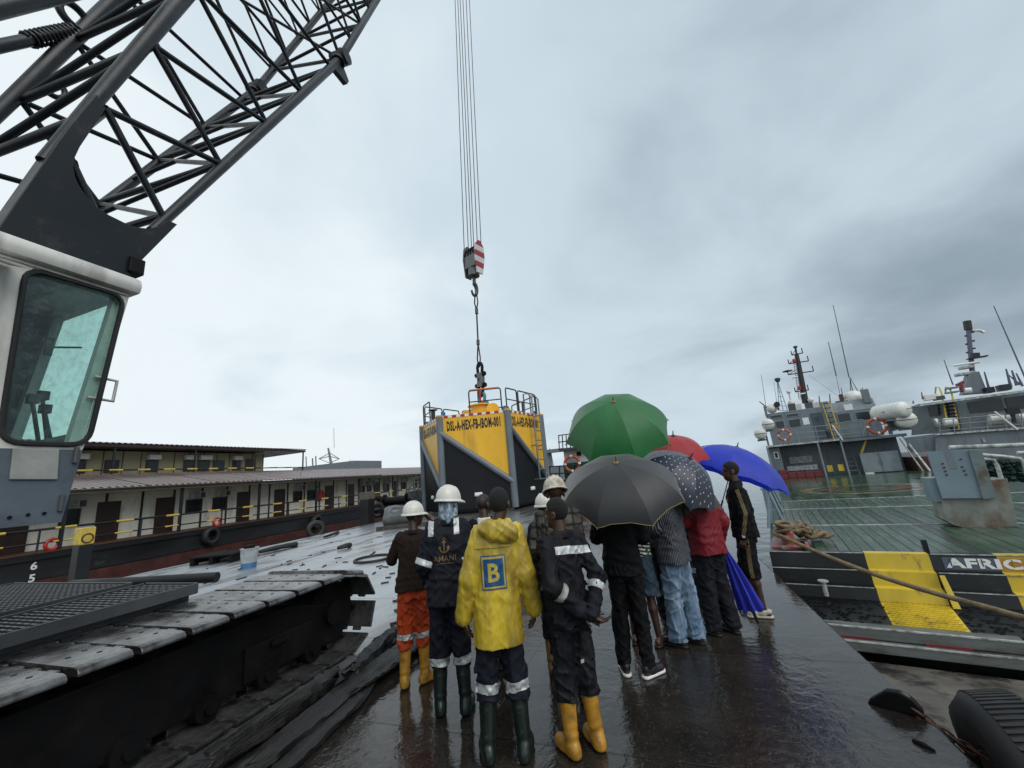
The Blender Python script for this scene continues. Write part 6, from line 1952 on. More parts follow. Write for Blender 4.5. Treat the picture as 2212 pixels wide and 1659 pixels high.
DEF = dict(hipL=(-.09, 0, .93), hipR=(.09, 0, .93), footL=(-.11, 0, 8), footR=(.11, 0, -8), kneeL=None, kneeR=None,
           lean=(0, 0.0), shL=(-.185, 0, 1.42), shR=(.185, 0, 1.42), elL=(-.26, -.03, 1.14), elR=(.26, -.03, 1.14), wrL=(-.27, .05, .90), wrR=(.27, .05, .90),
           hdL=None, hdR=None, hnL=None, hnR=None, curl=0.35, head=(0, 0, 0), yaw=0, pitch=0, nod=0, build=1.0)


def lerp3(a, b, t):
    return tuple(np.array(a) + (np.array(b) - np.array(a)) * t)


def skel(**kw):
    s = dict(DEF); s.update(kw)
    for k in list(s):
        if k[:2] in ('sh', 'el', 'wr') or k[:3] == 'hip' or k[:4] in ('knee', 'foot'):
            if s[k] is not None: s[k] = (s[k][0] * .88, s[k][1], s[k][2])
    lx, ly = s['lean']
    for k in ('shL', 'shR'):
        s[k] = tuple(np.array(s[k]) + (lx, ly, 0)) if k not in kw else s[k]
    for d in 'LR':
        fx, fy, fa = s['foot' + d]
        s['an' + d] = (fx, fy, 0.095)
        if s['knee' + d] is None:
            h = s['hip' + d]; s['knee' + d] = ((h[0] + fx) / 2, (h[1] + fy) / 2 + 0.025, 0.50)
        if s['hd' + d] is None:
            v = np.array(s['wr' + d]) - np.array(s['el' + d]); s['hd' + d] = tuple(v / np.linalg.norm(v))
        if s['hn' + d] is None:
            s['hn' + d] = (1 if d == 'L' else -1, 0, 0)
    s['neck'] = (lx * 0.95, ly * 0.95 - 0.01, 1.44)
    s['hc'] = tuple(np.array((lx * 1.15, ly * 1.15 + 0.02, 1.645)) + np.array(s['head']))
    s['hrot'] = vrot(R_(s['yaw']), R_(s['pitch']), R_(s['nod']))
    return s


def head_pt(s, p):
    return tuple(np.array(s['hc']) + s['hrot'] @ np.array(p))


def arm_pts(s, d):
    return s['sh' + d], s['el' + d], s['wr' + d]


def body_mesh(s, h=0.0095, barefoot=False):
    D = SDF((-.62, -.5, 0.0), (.62, .62, 1.84), h)
    B = s['build'] * .79
    lx, ly = s['lean']
    D.loft([(0.84, .14 * B, .10 * B, 0, 0), (0.95, .155 * B, .11 * B, 0, 0), (1.1, .135 * B, .10 * B, lx * .3, ly * .3), (1.28, .155 * B, .105 * B, lx * .7, ly * .7), (1.41, .16 * B, .09 * B, lx, ly), (1.47, .09, .06, lx, ly)], 0.04)
    for d in 'LR':
        D.cap(s['hip' + d], s['knee' + d], .078, .055, 0.03)
        k, a = np.array(s['knee' + d]), np.array(s['an' + d])
        m = k + (a - k) * 0.35 + (0, -.012, 0)
        D.cap(k, m, .052, .054, 0.02); D.cap(m, a, .052, .034, 0.02)
        fx, fy, fa = s['foot' + d]; t = R_(fa); f = np.array((-math.sin(t), math.cos(t), 0)); c = np.array((fx, fy, 0))
        D.cap(c - f * .04 + (0, 0, .045), c + f * .12 + (0, 0, .035), .038, .03, 0.02); D.cap(c + f * .10 + (0, 0, .03), c + f * .16 + (0, 0, .026), .034, .022, 0.02)
        sh, el, wr = arm_pts(s, d)
        D.cap(sh, el, .05, .038, 0.03); e, w = np.array(el), np.array(wr)
        D.cap(e, e + (w - e) * .4, .038, .038, 0.02); D.cap(e + (w - e) * .4, w, .038, .026, 0.02)
        # hand
        hd = np.array(s['hd' + d], float); hd /= np.linalg.norm(hd); hn = np.array(s['hn' + d], float); hn -= hd * (hn @ hd); hn /= np.linalg.norm(hn)
        sd = np.cross(hd, hn)
        if d == 'R': sd = -sd
        for o in (-.026, -.009, .009, .026):
            D.cap(w + hd * .015 + sd * o * .7, w + hd * .085 + sd * o, .016, .0135, 0.008)
        c0 = s['curl']
        for o, l, q in ((-.029, .058, .1), (-.010, .074, 0), (.010, .078, 0), (.029, .070, -.05)):
            p = w + hd * .085 + sd * o
            a1, a2 = c0, c0 * 2.1
            d1 = hd * math.cos(a1) + hn * math.sin(a1) + sd * o * 2.2; d2 = hd * math.cos(a2) + hn * math.sin(a2) + sd * o * 2.2
            p1 = p + d1 * l * .55; p2 = p1 + d2 * l * .5
            D.cap(p, p1, .0095, .0088, 0.003); D.cap(p1, p2, .0088, .0078, 0.002)
        p = w + hd * .022 + sd * .026; p1 = p + (hd * .62 + sd * .6 + hn * .35) * .045; p2 = p1 + (hd * .85 + sd * .25 + hn * .3) * .035
        D.cap(p, p1, .014, .011, 0.008); D.cap(p1, p2, .011, .009, 0.003)
    D.cap(s['neck'], head_pt(s, (0, -.02, -.07)), .062, .054, 0.03)
    H = lambda p: head_pt(s, p)
    R = s['hrot']
    D.ell(H((0, -.012, .02)), (.076, .097, .088), 0.0, R)
    D.ell(H((0, .03, -.055)), (.058, .066, .065), 0.03, R)
    D.ell(H((0, .058, -.098)), (.030, .030, .022), 0.02, R)
    D.cap(H((0, .083, -.005)), H((0, .106, -.038)), .010, .015, 0.012)
    for x in (-.016, .016): D.ell(H((x, .093, -.043)), (.011, .012, .009), 0.008, R)
    D.cap(H((-.02, .087, -.070)), H((.02, .087, -.070)), .010, .010, 0.008); D.cap(H((-.018, .084, -.083)), H((.018, .084, -.083)), .011, .011, 0.006)
    D.cap(H((-.032, .079, .018)), H((.032, .079, .018)), .013, .013, 0.02)
    for x in (-.032, .032): D.ell(H((x, .092, .0)), (.018, .014, .010), 0.01, R, sub=True); D.ell(H((x, .080, .0)), (.013, .012, .009), 0.003, R)
    for x in (-1, 1): D.ell(H((x * .086, -.012, -.02)), (.014, .026, .036), 0.006, R); D.ell(H((x * .098, -.008, -.018)), (.006, .013, .02), 0.004, R, sub=True)
    return D.mesh('person')


def folds(amp, seed, f=(7, 7, 4), band=0.0):
    sd = np.array((seed * 3.17, seed * 1.31, seed * 7.7))

    def fn(P):
        w = vnoise(P * 5 + sd) - 0.5
        q = P * np.array((f[0] * 1.9, f[1] * 1.9, f[2] * .75)) + sd + w[:, None] * 1.6
        r = (1 - np.abs(2 * vnoise(q) - 1)) ** 3.2                     # long hanging creases
        Q = np.stack((P[:, 0] + .8 * P[:, 2], P[:, 1], P[:, 2] - .8 * P[:, 0]), 1)
        Q2 = np.stack((P[:, 0] - .8 * P[:, 2], P[:, 1], P[:, 2] + .8 * P[:, 0]), 1)
        r1 = (1 - np.abs(2 * vnoise(Q * (4.0, 7, 16) + sd * 2 + w[:, None]) - 1)) ** 3.5
        r2 = (1 - np.abs(2 * vnoise(Q2 * (4.0, 7, 16) + sd * 3 + w[:, None]) - 1)) ** 3.5   # slanting pulls
        sl = vnoise(P * 4 + sd) - .5
        return -amp * (1.5 * (r - .22) + 1.15 * (r1 - .2) + 1.15 * (r2 - .2) + 1.2 * sl)
    return fn


def top_mesh(s, hem=0.86, fit=0.02, sleeve=1.0, flare=0.012, collar=0.0, amp=0.008, seed=1, sl=(.056, .049, .042), h=0.0085, hemx=None, open_=False):
    """jacket or shirt grown over the same skeleton."""
    D = SDF((-.66, -.55, hem - .06), (.66, .62, 1.62), h)
    B = s['build'] * .88; lx, ly = s['lean']
    hx, hy = (.175 * B + flare, .125 * B + flare * .7)
    st = [(hem, hx + fit, hy + fit, lx * max(0, (hem - .95) * 1.5), ly * max(0, (hem - .95) * 1.5)), (max(0.97, hem + .05), .172 * B + fit + flare * .7, .122 * B + fit + flare * .5, 0, 0), (1.12, .158 * B + fit + flare * .4, .112 * B + fit + flare * .4, lx * .35, ly * .35),
          (1.28, .172 * B + fit, .118 * B + fit, lx * .7, ly * .7), (1.39, .182 * B + fit * .7, .108 * B + fit * .6, lx, ly), (1.445, .155 * B, .085 * B, lx, ly), (1.485, .085, .07, lx, ly - .005)]
    D.loft(st, 0.03, 2.5)
    for d in 'LR':
        sh, el, wr = arm_pts(s, d)
        a, b, c = sl
        if sleeve >= 1:
            D.cap(sh, el, a + fit * .4, b + fit * .5, 0.045); D.cap(el, lerp3(el, wr, .97), b + fit * .5, c + fit * .3, 0.02)
        elif sleeve > .5:
            D.cap(sh, el, a + fit * .4, b + fit * .5, 0.045); D.cap(el, lerp3(el, wr, (sleeve - .5) * 2), b + fit * .5, c + fit * .5, 0.02)
        else:
            D.cap(sh, lerp3(sh, el, sleeve * 2), a + fit * .4, b + fit * .8, 0.045)
    D.shape(folds(amp, seed))
    # drag folds around the waist and the elbows
    def wr_(P):
        o = 0.6 * amp * np.sin(P[:, 2] * 75 + 7 * vnoise(P * 6 + seed) + P[:, 0] * 9) * np.exp(-((P[:, 2] - 1.02) / .07) ** 2)
        for d in 'LR':
            e = np.array(s['el' + d]); dist = np.linalg.norm(P - e, axis=1)
            o = o + 0.7 * amp * np.sin(dist * 110 + 5 * vnoise(P * 9 + seed)) * np.exp(-(dist / .09) ** 2)
        return o
    D.shape(wr_)
    if collar > 0:
        D.loft([(1.455, .085, .085, lx, ly - .012), (1.47 + collar, .072, .075, lx, ly - .015)], 0.012)
    D.clip(lambda P: hem + .006 * np.sin(P[..., 0] * 21 + seed) - P[..., 2])
    return D.mesh('top')


def leg_mesh(s, hem=0.12, fit=0.015, amp=0.008, seed=1, rad=(.082, .066, .061), waist=1.0, h=0.0085, hems=None):
    D = SDF((-.45, -.4, hem - .08), (.45, .45, waist + .05), h)
    B = s['build'] * .9
    D.loft([(.82, .13 * B + fit, .10 * B + fit, 0, 0), (.90, .148 * B + fit * .7, .106 * B + fit * .5, 0, 0), (waist, .12 * B, .085 * B, 0, 0)], 0.03)
    for d in 'LR':
        k, a = np.array(s['knee' + d]), np.array(s['an' + d])
        e = k + (a - k) * ((k[2] - hem + .02) / (k[2] - a[2]))
        D.cap(s['hip' + d], k, rad[0] * B + fit, rad[1] + fit, 0.03); D.cap(k, e, rad[1] + fit, rad[2] + fit, 0.02)
    D.shape(folds(amp, seed + 5))

    def wr_(P):
        o = 0
        for d in 'LR':
            kz = s['knee' + d][2]
            kx = (s['knee' + d][0])
            wgt = np.exp(-((P[:, 0] - kx) / .12) ** 2)
            ph = 6 * vnoise(P * 7 + seed * 2)
            o = o + wgt * amp * (0.4 * np.sin(P[:, 2] * 62 + 1.6 * ph + P[:, 0] * 30 * np.sign(kx)) * np.exp(-((P[:, 2] - kz) / .09) ** 2) + 0.6 * np.sin(P[:, 2] * 80 + 1.7 * ph - P[:, 0] * 35) * np.exp(-((P[:, 2] - hem - .05) / .07) ** 2))
        return o
    D.shape(wr_)
    D.clip(lambda P: hem + .008 * np.sin(P[..., 0] * 30 + P[..., 1] * 25 + seed) - P[..., 2])
    D.clip(lambda P: P[..., 2] - waist)
    return D.mesh('trousers')


def boot_mesh(s, d, top=0.36, seed=1, h=0.0095):
    fx, fy, fa = s['foot' + d]; t = R_(fa); f = np.array((-math.sin(t), math.cos(t), 0)); c = np.array((fx, fy, 0.0))
    D = SDF(c + (-.22, -.22, -.01), c + (.22, .26, top + .06), h)
    k = np.array(s['knee' + d]); ax = (k - (c + (0, 0, .1))); ax = ax / ax[2]
    tp = c + (0, 0, .1) + ax * (top - .1)
    D.cap(c + (0, 0, .09) - f * .01, tp, .056, .069, 0.02)
    D.cap(c - f * .045 + (0, 0, .05), c + f * .13 + (0, 0, .045), .05, .044, 0.035); D.cap(c + f * .09 + (0, 0, .045), c + f * .165 + (0, 0, .042), .05, .042, 0.02)
    D.shape(lambda P: -0.0045 * (np.exp(-((P[:, 2] - top + .012) / .009) ** 2) + .8 * np.exp(-((P[:, 2] - top + .075) / .008) ** 2) + .6 * np.exp(-((P[:, 2] - top + .10) / .006) ** 2) + 1.4 * np.exp(-((P[:, 2] - .022) / .014) ** 2))
            + 0.004 * np.sin(P[:, 2] * 95 + 5 * vnoise(P * 8 + seed)) * np.exp(-((P[:, 2] - .14) / .04) ** 2), 0.05)
    D.clip(lambda P: np.maximum(.002 - P[..., 2], P[..., 2] - top))
    return D.mesh('boot')


def shoe_mesh(s, d, kind='shoe', h=0.0085):
    fx, fy, fa = s['foot' + d]; t = R_(fa); f = np.array((-math.sin(t), math.cos(t), 0)); c = np.array((fx, fy, 0.0)); rt = np.array((f[1], -f[0], 0))
    up_, so = SDF(c + (-.2, -.2, -.01), c + (.2, .24, .18), h), SDF(c + (-.2, -.2, -.01), c + (.2, .24, .08), h)
    if kind == 'sandal':
        up_.cap(c + f * .02 + rt * .04 + (0, 0, .035), c + f * .10 + (0, 0, .068), .011, .011, .005); up_.cap(c + f * .02 - rt * .04 + (0, 0, .035), c + f * .10 + (0, 0, .068), .011, .011, .005)
    else:
        up_.cap(c - f * .04 + (0, 0, .075), c + f * .03 + (0, 0, .07), .046, .044, .02); up_.cap(c + f * .02 + (0, 0, .05), c + f * .15 + (0, 0, .042), .046, .038, .03)
        up_.clip(lambda P: np.maximum(.02 - P[..., 2], P[..., 2] - (.105 if kind != 'clog' else .085)))
    so.cap(c - f * .05 + (0, 0, .015), c + f * .155 + (0, 0, .015), .046, .044, .01)
    so.clip(lambda P: np.maximum(.002 - P[..., 2], P[..., 2] - .026))
    return up_.mesh('upper'), so.mesh('sole')


def hair_obj(s, parent, grow=.010, front=.035, m=None):
    D = SDF(np.array(s['hc']) - .2, np.array(s['hc']) + .2, .0075)
    R = s['hrot']
    D.ell(head_pt(s, (0, -.012, .02)), (.076, .097, .088), 0.0, R, grow=grow)
    hc = np.array(s['hc'])

    def cut(P):
        q = (P - hc) @ R
        line = np.where(q[..., 1] > .02, .02 + (q[..., 1] - .02) * .75, -.055 + np.maximum(0, (q[..., 1] + .02)) * 1.5)
        return line - q[..., 2]
    D.clip(cut)
    D.shape(lambda P: -0.002 * (vnoise(P * 90) - .5), 0.03)
    me = D.mesh('hair')
    return link('hair', me, m or M_HAIR, parent)


def helmet(s, parent, m, brim_yaw=0.0, tilt=0.0):
    """hard hat: dome with raised ridges, gutter and peak."""
    R = Matrix(s['hrot'].tolist()) @ Matrix.Rotation(R_(tilt), 3, 'X')
    o = Vector(head_pt(s, (0, -.008, .018)))
    mb = MB(); n = 40; rings = 10
    A, Bq, Hh = .118, .138, .125
    vs = []
    for i in range(rings + 1):
        e_ = (PI / 2) * i / rings
        for k in range(n):
            a = 2 * PI * k / n
            x, y = math.cos(a), math.sin(a)
            r = math.cos(e_) ** .82 if i < rings else 0.0
            z = math.sin(e_)
            ridge = 0
            for off in (-.045, 0, .045):
                ridge = max(ridge, math.exp(-((x * r * A - off) / .009) ** 2))
            rr_ = 1 + 0.0
            p = Vector((x * r * A, y * r * Bq, z * Hh + ridge * .008 * (0.25 + z) * (1 if abs(y) > .05 or True else 0)))
            vs.append(o + R @ p)
    fs = []
    for i in range(rings):
        for k in range(n):
            l = (k + 1) % n
            fs.append((i * n + k, i * n + l, (i + 1) * n + l, (i + 1) * n + k))
    mb.add(vs, fs)
    sh = mb.build('helmet', m, parent, smooth=70)
    mb = MB(); vs = []
    for k in range(n):
        a = 2 * PI * k / n; x, y = math.cos(a), math.sin(a)
        pk = max(0.0, y) ** 3 * .045
        for (gr, z) in ((0.0, .004), (.012 + pk, -.004 - pk * .25), (.015 + pk, -.016 - pk * .25), (.0, -.02), (-.004, -.01)):
            vs.append(o + R @ Vector((x * (A + gr), y * (Bq + gr), z)))
    fs = [(k * 5 + j, k * 5 + (j + 1) % 5, ((k + 1) % n) * 5 + (j + 1) % 5, ((k + 1) % n) * 5 + j) for k in range(n) for j in range(5)]
    mb.add(vs, fs); mb.build('brim', m, sh, smooth=50)
    return sh


def slice_mesh(src, planes, keep=None, out=.004, name='band', m=None, parent=None):
    """the part of a garment between planes, lifted off it: a sewn-on strip."""
    bm = bmesh.new(); bm.from_mesh(src)
    for co, no in planes:
        bmesh.ops.bisect_plane(bm, geom=bm.verts[:] + bm.edges[:] + bm.faces[:], plane_co=co, plane_no=no, clear_outer=True)
    if keep:
        dead = [f for f in bm.faces if not keep(f.calc_center_median(), f.normal)]
        bmesh.ops.delete(bm, geom=dead, context='FACES')
    if not bm.faces:
        bm.free(); return None
    bm.normal_update()
    for v in bm.verts: v.co += v.normal * out
    me = bpy.data.meshes.new(name); bm.to_mesh(me); bm.free()
    me.polygons.foreach_set('use_smooth', [True] * len(me.polygons))
    return link(name, me, m, parent)


def ring_band(src, p0, p1, half, rad, name, m, parent, out=.004):
    """band round a limb: centre p0, limb direction to p1."""
    p0, p1 = Vector(p0), Vector(p1); d = (p1 - p0).normalized()
    return slice_mesh(src, [(p0 + d * half, d), (p0 - d * half, -d)], lambda c, n: (c - p0).length < rad, out, name, m, parent)


def decal(src, shapes, out, m, name, parent, cuts=2, side=-1):
    """flat mesh in the (x, z) plane laid on the back of a garment."""
    bvh = BVHTree.FromPolygons([v.co[:] for v in src.vertices], [p.vertices[:] for p in src.polygons])
    bm = bmesh.new(); bm.from_mesh(shapes)
    if cuts: bmesh.ops.subdivide_edges(bm, edges=bm.edges[:], cuts=cuts, use_grid_fill=True)
    for v in bm.verts:
        h = bvh.ray_cast(Vector((v.co.x, side * 1.0, v.co.z)), Vector((0, -side, 0)))
        if h[0] is not None: v.co = h[0] + Vector((0, side * out, 0))
    me = bpy.data.meshes.new(name); bm.to_mesh(me); bm.free()
    return link(name, me, m, parent)


def plate_xz(cx, cz, w, h, n=14):
    mb = MB(); vs = []
    for i in range(n + 1):
        for j in range(n + 1): vs.append((cx - w / 2 + w * i / n, 0, cz - h / 2 + h * j / n))
    mb.add(vs, [(i * (n + 1) + j, i * (n + 1) + j + 1, (i + 1) * (n + 1) + j + 1, (i + 1) * (n + 1) + j) for i in range(n) for j in range(n)])
    me = bpy.data.meshes.new('plate'); me.from_pydata(mb.v, [], mb.f); return me


def text_xz(body, cx, cz, w, h, bold=0.0):
    me = text_mesh(body, 1.0, bold)
    X = [v.co.x for v in me.vertices]; Y = [v.co.y for v in me.vertices]
    sx, sy = w / (max(X) - min(X)), h / (max(Y) - min(Y)); mx, my = (max(X) + min(X)) / 2, (max(Y) + min(Y)) / 2
    for v in me.vertices: v.co = Vector((cx + (v.co.x - mx) * sx, 0, cz + (v.co.y - my) * sy))
    return me


def ribbon(src, path, outward, width, m, name, parent, n=24, out=.004):
    bvh = BVHTree.FromPolygons([v.co[:] for v in src.vertices], [p.vertices[:] for p in src.polygons])
    path = [Vector(p) for p in path]; ow = Vector(outward).normalized()
    L = [(path[i + 1] - path[i]).length for i in range(len(path) - 1)]; tot = sum(L)
    mb = MB(); vs = []
    for i in range(n + 1):
        t = tot * i / n; k = 0
        while k < len(L) - 1 and t > L[k]: t -= L[k]; k += 1
        p = path[k].lerp(path[k + 1], min(1, t / L[k])); d = (path[k + 1] - path[k]).normalized(); sd = d.cross(ow).normalized()
        for s_ in (-1, 0, 1):
            h = bvh.ray_cast(p + ow * .3 + sd * (s_ * width / 2), -ow)
            c = h[0] if h[0] is not None else p
            vs.append(c + ow * out)
    mb.add(vs, [(3 * i + j, 3 * i + j + 1, 3 * i + 4 + j, 3 * i + 3 + j) for i in range(n) for j in range(2)])
    return mb.build(name, m, parent, smooth=80)


def person(label, loc, rz, scale, s, group='people watching the lift'):
    me = body_mesh(s)
    o = link('person', me, M_SKIN, None, label=label, cat='person', group=group)
    o.location = (loc[0], loc[1], 0.0); o.rotation_euler = (0, 0, R_(rz)); o.scale = (scale * .88, scale * .92, scale)
    return o


M_NAVY = cloth('navy_coverall', (0.011, 0.013, 0.020), 0.7, col2=(0.022, 0.022, 0.026), thr=0.6)
M_NAVY2 = cloth('black_navy_coverall', (0.009, 0.010, 0.014), 0.65, col2=(0.03, 0.028, 0.026), thr=0.66)
M_NTROU = cloth('dark_navy_trousers', (0.010, 0.012, 0.020), 0.72)
M_BLK = cloth('black_cloth', (0.006, 0.006, 0.007), 0.75, var=0.2)
M_REFL = mat('reflective_tape', (0.50, 0.52, 0.52), 0.4, 0.2, var=0.3, vscale=14)
M_REFD = mat('dirty_reflective_tape', (0.30, 0.31, 0.28), 0.5, 0.1, var=0.4, vscale=16)
M_BOOTY = mat('yellow_rubber_boot', (0.42, 0.21, 0.022), 0.36, var=0.35, vscale=7, col2=(0.10, 0.06, 0.025), thr=0.62, soft=0.12, mscale=9)
M_BOOTG = mat('dark_green_rubber_boot', (0.008, 0.016, 0.013), 0.3, var=0.3, vscale=7)
M_BOOTB = mat('brown_yellow_boot', (0.22, 0.12, 0.04), 0.42, var=0.4, vscale=7, col2=(0.12, 0.07, 0.045), thr=0.5, mscale=5)
M_HELM = mat('white_helmet', (0.64, 0.63, 0.57), 0.32, var=0.1, vscale=8, col2=(0.42, 0.39, 0.30), thr=0.66, mscale=10)
M_HELMD = mat('dirty_white_helmet', (0.58, 0.55, 0.46), 0.42, var=0.2, vscale=9, col2=(0.20, 0.16, 0.10), thr=0.54, soft=0.14, mscale=12)


def boots(s, o, m, top=0.36):
    for d in 'LR': link('boot', boot_mesh(s, d, top), m, o)


def shoes(s, o, mu, ms, kind='shoe'):
    for d in 'LR':
        a, b = shoe_mesh(s, d, kind)
        u = link('shoe', a, mu, o); link('sole', b, ms, u)


# 1 --- brown shirt, orange trousers
s = skel(lean=(0.03, 0.01), elL=(-.29, .09, 1.20), wrL=(-.12, .27, 1.36), elR=(.36, .13, 1.50), wrR=(.15, .20, 1.66), hdR=(-1, .2, .2), yaw=-62, pitch=2, footL=(-.14, .0, 4), footR=(.13, .03, -55), build=1.02)
o = person('person in brown shirt, orange reflective trousers and white helmet, hand at face', (-2.5, 3.68), 27, 0.945, s)
M_BRN = cloth('brown_knit', (0.022, 0.014, 0.011), 0.85)
t = link('shirt', top_mesh(s, hem=.90, fit=.018, flare=.026, sleeve=.5, collar=.025, amp=.0055, seed=2), M_BRN, o)
M_ORG = cloth('orange_work_trousers', (0.42, 0.055, 0.014), 0.7, col2=(0.22, 0.035, 0.015), thr=0.58)
t = link('trousers', leg_mesh(s, hem=.35, fit=.02, amp=.011, seed=3), M_ORG, o)
for d in 'LR': ring_band(t.data, lerp3(s['knee' + d], s['an' + d], .10), s['an' + d], .026, .16, 'reflective_band', M_REFL, o)
boots(s, o, M_BOOTY, .385); helmet(s, o, M_HELM, tilt=-3)

# 2 --- navy coverall with the gold anchor
s = skel(lean=(.035, .0), head=(.02, 0, 0), elL=(-.25, -.03, 1.15), wrL=(-.23, .13, .98), elR=(.27, .0, 1.15), wrR=(.21, .16, .97), yaw=-48, pitch=-2, footL=(-.13, .02, 8), footR=(.14, -.02, -12), build=1.03)
o = person('person in navy coverall with gold anchor print, white helmet and blue neck cloth', (-1.91, 3.33), 25, 1.02, s)
t = link('coverall_top', top_mesh(s, hem=.82, fit=.024, collar=.03, amp=.009, seed=4), M_NAVY, o)
GOLD = mat('gold_print', (0.16, 0.095, 0.035), 0.5, var=0.2)
decal(t.data, text_xz('AMANI', 0.0, 1.195, .215, .046, .004), .005, GOLD, 'printed_name', o, 1)
am = MB()
def strip(pts, w):
    P = [Vector((p[0], 0, p[1])) for p in pts]
    for i in range(len(P) - 1):
        d = (P[i + 1] - P[i]).normalized(); sd = Vector((d.z, 0, -d.x)) * w
        am.add([P[i] - sd, P[i] + sd, P[i + 1] + sd, P[i + 1] - sd], [(0, 1, 2, 3)])
strip([(0, 1.245), (0, 1.335)], .005); strip([(-.022, 1.322), (.022, 1.322)], .004)
strip([(.012 * math.cos(a), 1.347 + .012 * math.sin(a)) for a in np.linspace(0, 6.3, 13)], .003)
strip([(.042 * math.cos(a), 1.283 + .042 * math.sin(a)) for a in np.linspace(PI * 1.02, PI * 1.98, 12)], .006)
strip([(-.052, 1.275), (-.040, 1.292), (-.030, 1.275)], .004); strip([(.052, 1.275), (.040, 1.292), (.030, 1.275)], .004)
me = bpy.data.meshes.new('anchor'); me.from_pydata([tuple(v) for v in am.v], [], am.f); decal(t.data, me, .005, GOLD, 'printed_anchor', o, 1)
am = MB()
for k in range(17): am.add([(-.085 + .0102 * k, 0, 1.152), (-.085 + .0102 * k + .007, 0, 1.152), (-.085 + .0102 * k + .007, 0, 1.159), (-.085 + .0102 * k, 0, 1.159)], [(0, 1, 2, 3)])
me = bpy.data.meshes.new('small_print'); me.from_pydata([tuple(v) for v in am.v], [], am.f); decal(t.data, me, .005, GOLD, 'small_print', o, 1)['kind'] = 'stuff'
for sx in (-1, 1):
    slice_mesh(t.data, [(Vector((sx * .125 + .026, 0, 0)), (1, 0, 0)), (Vector((sx * .125 - .026, 0, 0)), (-1, 0, 0)), (Vector((0, 0, 1.375)), (0, 0, -1))], None, .004, 'shoulder_tape', M_REFL, o)
ring_band(t.data, lerp3(s['shL'], s['elL'], .93), s['elL'], .024, .12, 'reflective_band', M_REFL, o)
ring_band(t.data, lerp3(s['shR'], s['elR'], .93), s['elR'], .024, .12, 'reflective_band', M_REFL, o)
t = link('coverall_legs', leg_mesh(s, hem=.34, fit=.018, amp=.01, seed=6), M_NTROU, o)
for d in 'LR': ring_band(t.data, lerp3(s['knee' + d], s['an' + d], .28), s['an' + d], .03, .16, 'reflective_band', M_REFL, o)
boots(s, o, M_BOOTG, .36); helmet(s, o, M_HELM, tilt=-4); hair_obj(s, o, .004)
M_CLOTH = mat('blue_patterned_cloth', (0.13, 0.21, 0.28), 0.8, var=.3, vscale=8, col2=(0.42, 0.48, 0.50), thr=0.53, mscale=26, soft=0.05)
D = SDF(np.array(s['hc']) - .24, np.array(s['hc']) + .24, .009)
hc = np.array(s['hc']); hr_ = s['hrot']
D.cap(head_pt(s, (0.0, -.005, .03)), head_pt(s, (0, -.03, -.17)), .101, .088, .0)
D.shape(lambda P: .011 * np.sin(np.arctan2(P[:, 1] - hc[1], P[:, 0] - hc[0]) * 6 + 3 * vnoise(P * 9)) * np.clip((hc[2] - P[:, 2]) / .1, 0, 1))
D.clip(lambda P: np.maximum.reduce([((P - hc) @ hr_)[..., 1] - .05, -((P - hc) @ hr_)[..., 2] - .155 - .03 * np.sin(P[..., 0] * 40), ((P - hc) @ hr_)[..., 2] - .02]))
link('head_cloth', D.mesh('head_cloth'), M_CLOTH, o)

# 3 --- shaven head, black jacket with white collar (behind)
s = skel(yaw=-35, build=1.05, footL=(-.11, .05, 8))
o = person('person with shaven head in black jacket with white collar, behind the yellow coat', (-1.86, 4.12), 18, 0.965, s)
t = link('jacket', top_mesh(s, hem=.85, fit=.03, collar=.0, amp=.009, seed=8), M_BLK, o)
D = SDF((-.2, -.2, 1.38), (.2, .2, 1.56), .009); D.loft([(1.43, .115, .098, 0, -.012), (1.50, .085, .082, 0, -.012)], .0); link('collar', D.mesh('collar'), M_WHT, o)
link('trousers', leg_mesh(s, hem=.1, seed=9), M_BLK, o); shoes(s, o, M_BLK, M_RUBBER)
hair_obj(s, o, .0025, m=mat('shaven_hair', (0.018, 0.012, 0.010), 0.6, var=0.2, vscale=20))

# 4 --- yellow raincoat
s = skel(lean=(.045, .0), head=(.035, 0, 0), elL=(-.245, -.03, 1.14), wrL=(-.315, .02, .88), elR=(.295, -.03, 1.14), wrR=(.345, .03, .89), yaw=-14, pitch=3, footL=(-.17, .0, 12), footR=(.15, -.03, -14), hdL=(.12, .25, -1), hdR=(-.05, .3, -1), curl=.45, build=1.0)
o = person('person in dirty yellow raincoat with a blue B badge on the back', (-1.27, 2.92), 23, 1.012, s)
M_RAIN = mat('dirty_yellow_raincoat', (0.64, 0.47, 0.035), 0.33, var=0.26, vscale=5, col2=(0.20, 0.135, 0.025), thr=0.525, soft=0.15, mscale=5.5, bump=0.5, bscale=20, stretch=(1, 1, 0.4))
t = link('raincoat', top_mesh(s, hem=.70, fit=.026, flare=.020, amp=.0034, seed=11, sl=(.058, .063, .062)), M_RAIN, o)
for v in t.data.vertices:                      # long soft pleats in the skirt of the coat
    z, x, y = v.co.z, v.co.x, v.co.y
    if abs(x) < .27:
        k = max(0, min(1, (1.2 - z) / .5)); v.co.y += k * .012 * math.sin(x * 26 + 1.2) * (1 if y < 0 else .5)
slice_mesh(t.data, [(Vector((0, 0, 1.345)), (0, 0, -1)), (Vector((.145, 0, 0)), (1, 0, 0)), (Vector((-.145, 0, 0)), (-1, 0, 0))], lambda c, n: c.y < .02, .011, 'back_yoke', M_RAIN, o)
M_BADGE = mat('badge_blue', (0.008, 0.07, 0.19), 0.4, var=0.25, vscale=20)
M_BADY = mat('badge_yellow', (0.46, 0.36, 0.07), 0.45, var=0.3, vscale=12)
decal(t.data, plate_xz(-.005, 1.185, .200, .225), .004, M_BADGE, 'badge_border', o, 0)
